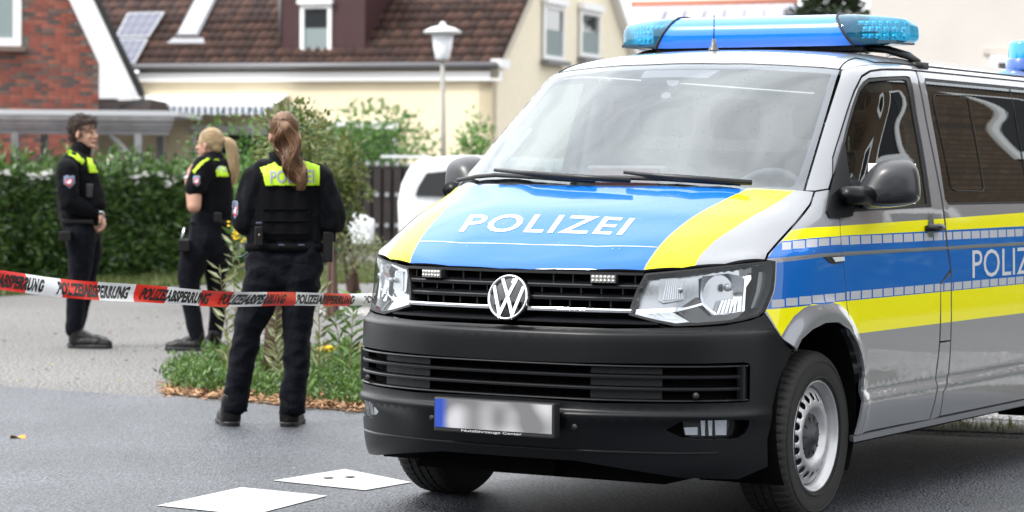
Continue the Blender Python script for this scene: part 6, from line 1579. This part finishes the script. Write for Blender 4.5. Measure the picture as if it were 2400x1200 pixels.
# collar
b = MB()
for k in range(2):
    ring = []; 
    for i in range(28):
        t = 2*math.pi*i/28; ring.append((t,))
    v = []; n = 28
    for j, (rr, zz, tk) in enumerate(((44, 392, 0), (38, 372, 0), (40, 358, 0), (34, 360, 0), (33, 380, 0))):
        for i in range(n):
            t = 2*math.pi*i/n; c = A.q(669, zz); v.append(c+(hr*math.cos(t)*rr+hf*math.sin(t)*rr*.85)*A.u+Vector((0, 0, .006*math.sin(3*t+1))))
    b.add(v, [(j*n+i, j*n+(i+1) % n, (j+1)*n+(i+1) % n, (j+1)*n+i) for j in range(4) for i in range(n)]); break
b.build('collar', CLOTH, jackA, True)
panA, bvA, mnA = conform(A, 'neon_panel', [(609,392),(628,386),(644,379.5),(650,386),(662,392),(690,391),(703,384),(711,376),(730,381),(749,388),(749,410),(748,435),(690,435.5),(622,436),(616,412)], [vestA, jackA], NEON, .014, .004, None, 4)
pb = BVHTree.FromPolygons([v_.co.copy() for v_ in panA.data.vertices], [tuple(p_.vertices) for p_ in panA.data.polygons])
glyphs(A, 'panel_lettering', 'POLIZEI', ((633, 399), (737, 397), (737, 428), (634, 430)), pb, mnA, .003, SILG, .003, panA, .028, 1.05) if False else None
def glyphs2(s, txt, quad, bv, mean, m_, off, par, bold, space): return glyphs(s, 'panel_lettering', txt, quad, bv, mean, m_, off, par, bold, space)
glyphs2(A, 'POLIZEI', ((633, 399), (737, 397), (737, 428), (634, 430)), pb, mnA, SILG, .003, panA, .02, 1.05)
badge(A, 551, 492, 13, 44, jackA, jackA)
b = MB()
for a_ in (((626,592), (624,632), 48, 52, .85), ((706,592), (706,632), 48, 51, .85), ((667,590), (667,640), 50, 50, .9), ((624,640), (600,720), 50, 42, 1), ((600,720), (581,775), 41, 35, 1), ((581,775), (567,860), 35, 31, 1), ((567,860), (550,948), 31, 28, 1), ((706,640), (699,720), 49, 38, 1), ((699,720), (697,775), 38, 33, 1), ((697,775), (693,860), 33, 30, 1), ((693,860), (685,952), 30, 29, 1)): A.seg(b, *a_[:4], a_[4])
trA = A.finish(b, 'trousers', TROU, .0075, 4, .012, 8, 5, stretch=(.8, .8, 1.1))
for cx, cy, w_ in ((550, 966, 29), (685, 970, 30)):
    v = []; n = 24
    for z_, r_ in ((-14, 1.0), (2, 1.04), (3, .9)):
        for i in range(n): t = 2*math.pi*i/n; v.append(A.q(cx, cy+z_-4)+(hr*math.cos(t)+hf*math.sin(t))*w_*r_*A.u)
    MB().add(v, [(j*n+i, j*n+(i+1) % n, (j+1)*n+(i+1) % n, (j+1)*n+i) for j in range(2) for i in range(n)]).build('trouser_hem', TROU, trA, True)
def boot(s, hx, hy, fwd, ln, w_, hgt, dd=0, nm='boot'):
    """heel centre at pixel (hx, hy) on the ground, toe along fwd"""
    c = s.q(hx, hy, dd); c.z = 0; fwd = fwd.normalized(); sdv = Vector((0, 0, 1)).cross(fwd); b = MB(); u_ = Vector((0, 0, 1))
    s.cap(b, c+u_*.055+fwd*.01, c+u_*hgt, w_*.50, w_*.46); s.cap(b, c+u_*.045+fwd*.01, c+u_*.045+fwd*(ln*.62), w_*.5, w_*.48); s.cap(b, c+u_*.036+fwd*(ln*.55), c+u_*.033+fwd*(ln-.05), w_*.5, w_*.42); s.cap(b, c+u_*.10+fwd*.03, c+u_*.05+fwd*(ln*.6), w_*.42, w_*.30)
    o = s.finish(b, nm, LEATH, .006, 4, .0015, 20)
    for v_ in o.data.vertices: v_.co.z = max(v_.co.z, .012)
    v = []; n = 28
    for z_, g_ in ((.001, 1.0), (.024, 1.03), (.030, .98)):
        for i in range(n):
            t = 2*math.pi*i/n; x = math.cos(t); x = (abs(x)**.8)*(1 if x > 0 else -1); cx_ = ln/2-.03+x*(ln/2+.022)*g_; wy = math.copysign(abs(math.sin(t))**.75, math.sin(t))*w_*.56*g_*(1-.12*(x < 0)-.06*math.cos(math.pi*x)); v.append(c+fwd*cx_+sdv*wy+u_*z_)
    MB().add(v, [(j*n+i, j*n+(i+1) % n, (j+1)*n+(i+1) % n, (j+1)*n+i) for j in range(2) for i in range(n)]+[tuple(range(n))[::-1], tuple(range(2*n, 3*n))]).build('sole', BLK, o); return o
boot(A, 541, 998, hf*1-hr*.25, .27, .115, .15, .0); boot(A, 677, 1000, hf*1+hr*.1, .27, .110, .15, .0)
# belt, pouches, holster
b = MB(); n = 40; v = []
for z_ in (570, 588):
    for i in range(n): t = 2*math.pi*i/n; v.append(A.q(667, z_)+(hr*math.cos(t)*89+hf*math.sin(t)*44)*A.u)
b.add(v, [(i, (i+1) % n, n+(i+1) % n, n+i) for i in range(n)]); bl = b.build('belt', VEST, A.root, True); bl.modifiers.new('s', 'SOLIDIFY').thickness = .01
def gear(s, nm, px, py, w_, h_, dp, dd, m_=LEATH, par=None):
    c = s.q(px, py, dd); o = MB().box(-w_/2, w_/2, -dp/2, dp/2, -h_/2, h_, M=Matrix.Translation(c) @ Matrix.Rotation(math.atan2(hr.y, hr.x), 4, 'Z')).build(nm, m_, par or s.root); bevel(o, .008, 3); return o
g_ = gear(A, 'belt_pouch', 612, 560, .045, .07, .035, -.12); MB().lathe([(.006, 0), (.004, .004), (.0001, .005)], 10, Matrix.Translation(A.q(613, 549, -.142)) @ Matrix.Rotation(math.atan2(hr.y, hr.x)-math.pi/2, 4, 'Z')).build('stud', mat('brass', (.6, .42, .25), .3, .8), g_)
gear(A, 'radio_strap', 614, 523, .036, .010, .02, -.155, mat('strap_blue', (.02, .028, .05), .6))
gear(A, 'holster', 769, 590, .055, .11, .06, -.01); gear(A, 'magazine_pouch', 778, 556, .045, .05, .06, .02); gear(A, 'belt_pouch', 590, 580, .06, .05, .05, .03)
for px in (665, 711): gear(A, 'belt_loop', px, 574, .035, .008, .012, -.130, mat('strap_blue', (.02, .028, .05), .6))
# green key lanyard on the left hip
MB().tube([A.q(552, 606, .1), A.q(565, 603, .08), A.q(580, 592, .05), A.q(592, 582, .02), A.q(597, 576, -.02)], .006, 6).build('lanyard', mat('lanyard_green', (.01, .07, .035), .6), A.root, True)
# hair: cap and ponytail
b = MB(); A.ell(b, T(-.022, 0, .038), .100, .077, .094, Mh); A.ell(b, T(-.07, 0, -.02), .042, .052, .052, Mh)
cap_ = A.finish(b, 'hair', HBR, .007, 3, .0012, 60, 3)
def comb(s, T, Mh, cz, rad, gx, m_, par, n, seed, back=1.7, r=.0012):
    """combed strands from the hairline over the skull to the tie at gx"""
    mb = MB(); rr = random.Random(seed); c = T(*cz)
    for k in range(n):
        th, ph = rr.uniform(-back, back), rr.uniform(-.35, 1.45); st = T(cz[0]-rad[0]*math.cos(th)*math.cos(ph), rad[1]*math.sin(th)*math.cos(ph), cz[2]+rad[2]*math.sin(ph)); line = []
        for i in range(8):
            p_ = st.lerp(gx, i/7); d = p_-c; loc = Mh.transposed() @ d; e = math.sqrt((loc.x/rad[0])**2+(loc.y/rad[1])**2+(loc.z/rad[2])**2); line.append(c+d*(1.0/max(e, .3)))
        mb.tube(line, [r]*8, 4, cap=False)
    return tag(mb.build('hair_strands', m_, par, True), kind='stuff')
comb(A, T, Mh, (-.022, 0, .038), (.103, .080, .097), A.q(668, 285, -.105), HBR, cap_, 300, 4)
strands(A, 'ponytail', [(668,284,-.105), (672,296,-.135), (676,318,-.14), (680,345,-.13), (686,372,-.135), (696,400,-.15), (706,425,-.15), (711,447,-.15)], [6, 17, 24, 28, 27, 23, 16, 5], 330, HBR, cap_, .0019, .016, 3, .6, 26)
MB().lathe([(.020, -.008), (.024, 0), (.020, .008)], 16, Matrix.Translation(A.q(668, 288, -.108)) @ Matrix.Rotation(math.atan2(hf.y, hf.x), 4, 'Z')).build('hair_band', BLK, cap_, True)

# ---------------------------------------------------------------- dark haired officer, profile to the right
B = Fig(20.4, 195, 824, 'person with dark curly hair and black police uniform, standing sideways with folded hands')
fwB = (hr*.90-hf*.42).normalized()
b = MB(); T, Mh = head(B, b, B.q(199, 313), fwB, 1.0, B.q(188, 372))
for a_ in (((180,390), (182,500), 32, 32, 1.2), ((182,500), (190,545), 32, 32, 1.2), ((170,395,-.16), (172,468,-.2), 15, 13, 1), ((172,468,-.2), (236,500,-.12), 12, 8, 1), ((185,395,.18), (190,468,.2), 15, 13, 1), ((190,468,.2), (240,515,.0), 12, 8, 1), ((192,560,-.08), (180,690,-.05), 26, 16, 1), ((180,690,-.05), (178,790,-.05), 15, 11, 1), ((196,560,.12), (192,690,.14), 26, 16, 1), ((192,690,.14), (168,790,.18), 15, 11, 1)): B.seg(b, *a_[:4], a_[4])
hand(B, b, B.q(238, 500, -.12), B.q(250, 524, -.12)-B.q(238, 500, -.12), -hr*1.0-Vector((0, 0, .3)), 1.05, .9)
hand(B, b, B.q(243, 517, .02), B.q(236, 540, -.06)-B.q(243, 517, .02), -hr-hf*.4, 1.0, .5)
bodyB = B.finish(b, 'body', SKIN, .006, 3); face(B, T, Mh, B.root, HDK, LIP)
# stubble shadowed jaw belongs to the face colour of the beard hair
b = MB(); B.ell(b, T(-.030, 0, .045), .098, .082, .090, Mh); B.ell(b, T(.030, 0, .090), .046, .060, .030, Mh); B.ell(b, T(-.085, 0, -.02), .030, .055, .060, Mh)
hB = B.finish(b, 'hair', HDK, .007, 2, .010, 42, 4)
mb = MB(); rr = random.Random(9); hv = [v_.co.copy() for v_ in hB.data.vertices]; hn_ = [v_.normal.copy() for v_ in hB.data.vertices]
for k in range(1100):
    i = rr.randrange(len(hv)); p_, n_ = hv[i], hn_[i]; t1 = n_.cross(Vector((rr.gauss(0, 1), rr.gauss(0, 1), rr.gauss(0, 1)))).normalized(); t2 = n_.cross(t1); c_r = rr.uniform(.007, .016)
    mb.tube([p_+n_*(.002+c_r*.9*(1-math.cos(a*.9)))+t1*c_r*math.sin(a)+t2*c_r*.5*a/3 for a in [q*.7 for q in range(6)]], .0014, 4, cap=False)
tag(mb.build('hair_curls', HDK, hB, True), kind='stuff')
b = MB()
for a_ in (((176,398), (178,505), 41, 40, 1.25), ((188,395), (192,500), 38, 40, 1.25), ((178,384,-.1), (176,392,.12), 30, 30, 1), ((168,400,-.2), (171,470,-.22), 27, 25, 1), ((171,472,-.22), (232,498,-.13), 24, 14, 1), ((186,398,.2), (192,470,.22), 26, 24, 1), ((192,472,.22), (238,512,.03), 22, 14, 1), ((190,352), (185,378), 24, 28, 1)): B.seg(b, *a_[:4], a_[4])
jB = B.finish(b, 'jacket', CLOTH, .010, 6, .007, 9, 11)
b = MB()
for a_ in (((196,400,-.04), (204,490,-.04), 36, 36, 1.2), ((216,425,-.06), (226,478,-.08), 22, 28, 1.2), ((172,400), (170,490), 36, 36, 1.1)): B.seg(b, *a_[:4], a_[4])
vB = B.finish(b, 'protective_vest', VEST, .010, 5, .006, 10, 12)
conform(B, 'neon_panel', [(157,353),(166,351),(180,358),(194,371),(205,381),(206,389),(196,389),(184,378),(168,366),(158,361)], jB, NEON, .006, .006, None, 4)
conform(B, 'neon_panel', [(203,370),(214,372),(224,389),(229,405),(209,405),(205,390)], vB, NEON, .006, .006, None, 4)
conform(B, 'chest_tape', [(198,391),(208,390),(208,396),(199,397)], jB, RETRO, .008, .003, None, 4)
badge(B, 162.5, 426, 26, 30, jB, jB)
b = MB()
for a_ in (((186,512), (190,545), 40, 41, 1.2), ((192,550,-.07), (194,600,-.07), 37, 30, 1.1), ((194,600,-.07), (181,700,-.05), 30, 22, 1), ((181,700,-.05), (176,772,-.05), 22, 20, 1), ((196,550,.13), (204,600,.13), 36, 28, 1), ((204,600,.13), (194,690,.14), 26, 19, 1), ((194,690,.14), (170,770,.18), 19, 17, 1)): B.seg(b, *a_[:4], a_[4])
B.finish(b, 'trousers', TROU, .009, 5, .007, 8, 13, stretch=(1, 1, .6))
boot(B, 178, 821, hr*1-hf*.12, .30, .11, .24, -.05); boot(B, 165, 817, hr*.9-hf*.1, .29, .11, .22, .18)
MB().tube([B.q(244+7*math.cos(t), 502+7*math.sin(t), -.15+.03*math.sin(t)) for t in [k*.52 for k in range(13)]], .005, 6, cap=False).build('wristwatch', CHR2, B.root, True)
gear(B, 'holster', 165, 556, .09, .05, .06, -.22); gear(B, 'belt_pouch', 190, 520, .24, .022, .05, -.16); gear(B, 'radio', 219, 452, .05, .07, .05, -.18, mat('radio_black', (.012, .012, .014), .4))

# ---------------------------------------------------------------- blonde officer, profile to the left
C_F = Fig(20.2, 470, 831, 'person with blonde ponytail and short sleeved black police shirt, facing left with raised forearm')
S = C_F; fwC = (-hr*.93+hf*.36).normalized()
b = MB(); T, Mh = head(S, b, S.q(489, 339), fwC, .94, S.q(500, 388))
for a_ in (((498,395), (498,510), 32, 30, 1.15), ((498,510), (492,560), 32, 36, 1.1), ((480,392,-.14), (463,440,-.18), 18, 17, 1), ((463,440,-.18), (463,480,-.20), 17.5, 16, 1), ((462,482,-.20), (447,420,-.14), 16.5, 9, 1), ((490,395,.16), (470,470,.2), 15, 13, 1), ((470,470,.2), (446,430,.12), 12, 9, 1), ((478,565,-.02), (447,650,-.06), 20, 15, 1), ((446,650,-.06), (462,795,-.05), 16, 10, 1), ((500,565,.06), (500,650,.14), 20, 15, 1), ((500,650,.14), (500,795,.14), 16, 10, 1)): S.seg(b, *a_[:4], a_[4])
hand(S, b, S.q(447, 418, -.14), S.q(449, 392, -.10)-S.q(447, 418, -.14), hr*1.0+hf*.4, .95, .5); hand(S, b, S.q(446, 430, .12), S.q(448, 404, .08)-S.q(446, 430, .12), hr-hf*.2, .95, .5)
S.finish(b, 'body', SKIN, .006, 3); face(S, T, Mh, S.root, HBL, LIP)
b = MB(); S.ell(b, T(-.024, 0, .036), .100, .079, .094, Mh); S.ell(b, T(-.075, 0, -.01), .040, .060, .055, Mh)
hC = S.finish(b, 'hair', HBL, .006, 3, .003, 70, 6, stretch=(.3, .3, 1.4))
strands(S, 'ponytail', [(522,322,0), (531,324,-.01), (541,338,-.02), (546,370,-.02), (548,400,-.02), (545,428,-.02), (536,446,-.02)], [6, 10, 14, 15, 14, 10, 4], 190, HBL, hC, .002, .004, 8, 1.1, 18)
comb(S, T, Mh, (-.024, 0, .036), (.103, .082, .097), S.q(520, 323, -.01), HBL, hC, 340, 14, 2.3, .0016)
S.ell((hbm := MB()), S.q(523, 324, -.01), .016, .016, .022); hbm.build('hair_band', mat('band_pink', (.65, .30, .28), .7), hC, True)
b = MB()
for a_ in (((496,402), (498,505), 42, 41, 1.15), ((506,402), (508,505), 38, 40, 1.1), ((484,390,-.14), (466,436,-.18), 27, 25, 1), ((494,392,.16), (474,436,.2), 26, 24, 1), ((500,376), (500,392), 26, 34, 1.1), ((466,436,-.18), (463.5,441,-.18), 24, 24, 1)): S.seg(b, *a_[:4], a_[4])
sC = S.finish(b, 'shirt', CLOTH, .009, 5, .004, 9, 21)
b = MB()
for a_ in (((512,410), (515,495), 34, 34, 1.35), ((498,410), (498,495), 34, 34, 1.3), ((478,415,.03), (476,480,.03), 26, 26, 1.1)): S.seg(b, *a_[:4], a_[4])
vC = S.finish(b, 'protective_vest', VEST, .010, 5, .002, 9, 22)
pc_, _, _ = conform(S, 'neon_panel', [(493,378),(510,373),(527,384),(533,398),(537,414),(508,414),(503,396)], vC, NEON, .008, .005, None, 4)
pbC = BVHTree.FromPolygons([v_.co.copy() for v_ in pc_.data.vertices], [tuple(p_.vertices) for p_ in pc_.data.polygons]); glyphs2(S, 'PO', ((508, 386), (528, 386), (532, 402), (513, 403)), pbC, 19.8, SILG, .003, pc_, .02, 1.0)
conform(S, 'neon_panel', [(450,400),(456,392),(472,378),(490,367),(494,371),(478,383),(464,397),(456,408)], sC, NEON, .010, .005, None, 4)
badge(S, 461, 424, 17, 25, sC, sC)
b = MB()
for a_ in (((490,520), (488,560), 44, 48, 1.25), ((506,545), (506,585), 37, 37, 1.15), ((462,590,-.07), (445,650,-.06), 38, 27, 1), ((445,650,-.06), (451,720,-.05), 26, 21, 1), ((451,720,-.05), (463,788,-.05), 21, 18, 1), ((502,590,.12), (500,650,.14), 37, 26, 1), ((500,650,.14), (506,720,.14), 25, 19, 1), ((506,720,.14), (500,790,.14), 19, 17, 1)): S.seg(b, *a_[:4], a_[4])
S.finish(b, 'trousers', TROU, .009, 5, .006, 8, 23, stretch=(1, 1, .6))
boot(S, 468, 828, -hr*1+hf*.1, .27, .10, .12, -.05, 'shoe'); boot(S, 499, 829, -hr*.5+hf*.8, .26, .10, .12, .12, 'shoe')
MB().tube([S.q(446+7*math.cos(t), 418+3*math.sin(t), -.14+.03*math.sin(t)) for t in [k*.52 for k in range(13)]], .008, 6, cap=False).build('wristwatch', WHITEP, S.root, True)
gear(S, 'belt_pouch', 517, 512, .055, .05, .05, -.20); gear(S, 'belt', 492, 522, .27, .020, .22, -.03); gear(S, 'holster', 440, 578, .085, .06, .06, -.20); MB().tube([S.q(440, 532, -.2), S.q(436, 548, -.2), S.q(432, 566, -.21)], .008, 6).build('key_chain', CHR2, S.root, True)

# ============================================================ BARRIER TAPE
TA, TBx = P(-160, 640, 8.75), P(866, 700, 12.0)
TR_ = [Vector((-.985, 1.75, .80))]
tp = MB(); RED = mat('tape_red', (.78, .035, .02), .35, spec=.5); TWH = mat('tape_white', (.80, .80, .80), .35, spec=.5); TBK = mat('tape_ink', (.012, .012, .012), .5)
Ltot = (TBx-TA).length; dirT = (TBx-TA).normalized()
def tape_pt(s, v_): # s metres along, v 0..1 height
    if s <= Ltot:
        p = TA+dirT*s; sag = -.035*math.sin(math.pi*min(1, max(0, s/Ltot)))
    else:
        t = (s-Ltot)/((TR_[0]-TBx).length); p = TBx.lerp(TR_[0], min(1, t)); sag = 0
    w_ = .068*(1-.22*max(0, min(1, (s-Ltot*.35)/(Ltot*.65)))) if s <= Ltot else .053
    fold = .008*math.sin(s*2.3+v_*2.2)+.004*math.sin(s*7.1+v_*5)+.012*(v_-.5)*math.sin(s*.9)
    side_ = Vector((dirT.y, -dirT.x, 0))
    return p+Vector((0, 0, sag+(v_-.5)*w_+.003*math.sin(s*5.3)))+side_*fold
def s_at(px):
    return min(((abs(proj(TA+dirT*(Ltot*k/2000))[0]-px), Ltot*k/2000) for k in range(2001)))[1]
Lall = Ltot+(TR_[0]-TBx).length; N_ = 260; v = []; f = []; mi = []
bounds = [s_at(x) for x in (-115, -28, 58, 145, 232, 318, 393, 472, 542, 620, 690, 755, 820)]
per = bounds[-1]-bounds[-2]
while bounds[-1] < Lall: bounds.append(bounds[-1]+per)
cols_ = []; ss = sorted(set([Lall*i/N_ for i in range(N_+1)]+[b_ for b_ in bounds if b_ < Lall]))
for s_ in ss:
    for j in range(5): v.append(tape_pt(s_, j/4))
for i in range(len(ss)-1):
    m_ = (ss[i]+ss[i+1])/2; k = sum(1 for b_ in bounds if b_ <= m_); col_ = (k+1) % 2
    for j in range(4): f.append((i*5+j, (i+1)*5+j, (i+1)*5+j+1, i*5+j+1)); mi.append(col_)
tape = mesh('barrier_tape', v, f, [TWH, RED], None, True, mi); tag(tape, 'red and white police barrier tape stretched across in front of the officers', 'barrier tape')
wl = None; starts = [(-72, 104), (130, 309), (332, 497), (517, 669), (690, 830)]
for x0, x1 in starts:
    s0, s1 = s_at(x0), s_at(x1); sh = .022
    def mp(u, v_, s0=s0, s1=s1):
        s_ = s0+(s1-s0-sh)*u+sh*v_; p = tape_pt(s_, .14+.70*v_); return p+(CP-p).normalized()*.004
    film_text('tape_lettering', 'POLIZEIABSPERRUNG', mp, TBK, bold=.045, space=1.05, parent=tape)
s0 = s_at(849); ln_ = s_at(830)-s_at(690)
film_text('tape_lettering', 'POLIZEIABSPERRUNG', lambda u, v_: tape_pt(s0+ln_*u+.02*v_, .16+.62*v_)-hf*.0015, TBK, bold=.03, parent=tape)
# fallen leaves
LEAFO = mat('leaf_orange', (.62, .26, .04), .7)
def fallen(px, py, label, r_=.03, m_=LEAFO):
    g = G(px, py); mb = MB(); n = 10; v = [(r_*math.cos(2*math.pi*i/n)*1.4, r_*.55*math.sin(2*math.pi*i/n), .012+.010*math.sin(2*math.pi*i/n*2)) for i in range(n)]; mb.add(v+[(0, 0, .008)], [(i, (i+1) % n, n) for i in range(n)]); o = mb.build('fallen_leaf', m_, None, True, loc=g); o.rotation_euler = (0, 0, rnd.uniform(0, 3)); tag(o, label, 'leaf')
fallen(42, 1029, 'curled orange leaf lying alone on the fresh asphalt at the left'); fallen(396, 926, 'orange leaf at the left tip of the bark mulch', .04)
mb = MB()
for k in range(150):
    px, py = rnd.uniform(-20, 1100), rnd.uniform(715, 905); g = G(px, py); r_ = rnd.uniform(.008, .028); a = rnd.uniform(0, 6.28); c_, s_ = math.cos(a), math.sin(a)
    mb.add([(g.x+c_*r_, g.y+s_*r_, .010), (g.x-s_*r_*.5, g.y+c_*r_*.5, .018), (g.x-c_*r_, g.y-s_*r_, .010), (g.x+s_*r_*.5, g.y-c_*r_*.5, .012)], [(0, 1, 2, 3)], rnd.randrange(3))
for k in range(60):
    px, py = rnd.uniform(-20, 2400), rnd.uniform(930, 1195); g = G(px, py); r_ = rnd.uniform(.003, .008); a = rnd.uniform(0, 6.28); c_, s_ = math.cos(a), math.sin(a)
    mb.add([(g.x+c_*r_, g.y+s_*r_, .008), (g.x-s_*r_*.5, g.y+c_*r_*.5, .012), (g.x-c_*r_, g.y-s_*r_, .008), (g.x+s_*r_*.5, g.y-c_*r_*.5, .008)], [(0, 1, 2, 3)], rnd.randrange(3))
tag(mb.build('leaf_litter', [mat('litter_tan', (.45, .36, .20), .8), mat('litter_brown', (.16, .09, .05), .8), mat('litter_green', (.22, .30, .10), .8)]), kind='stuff')
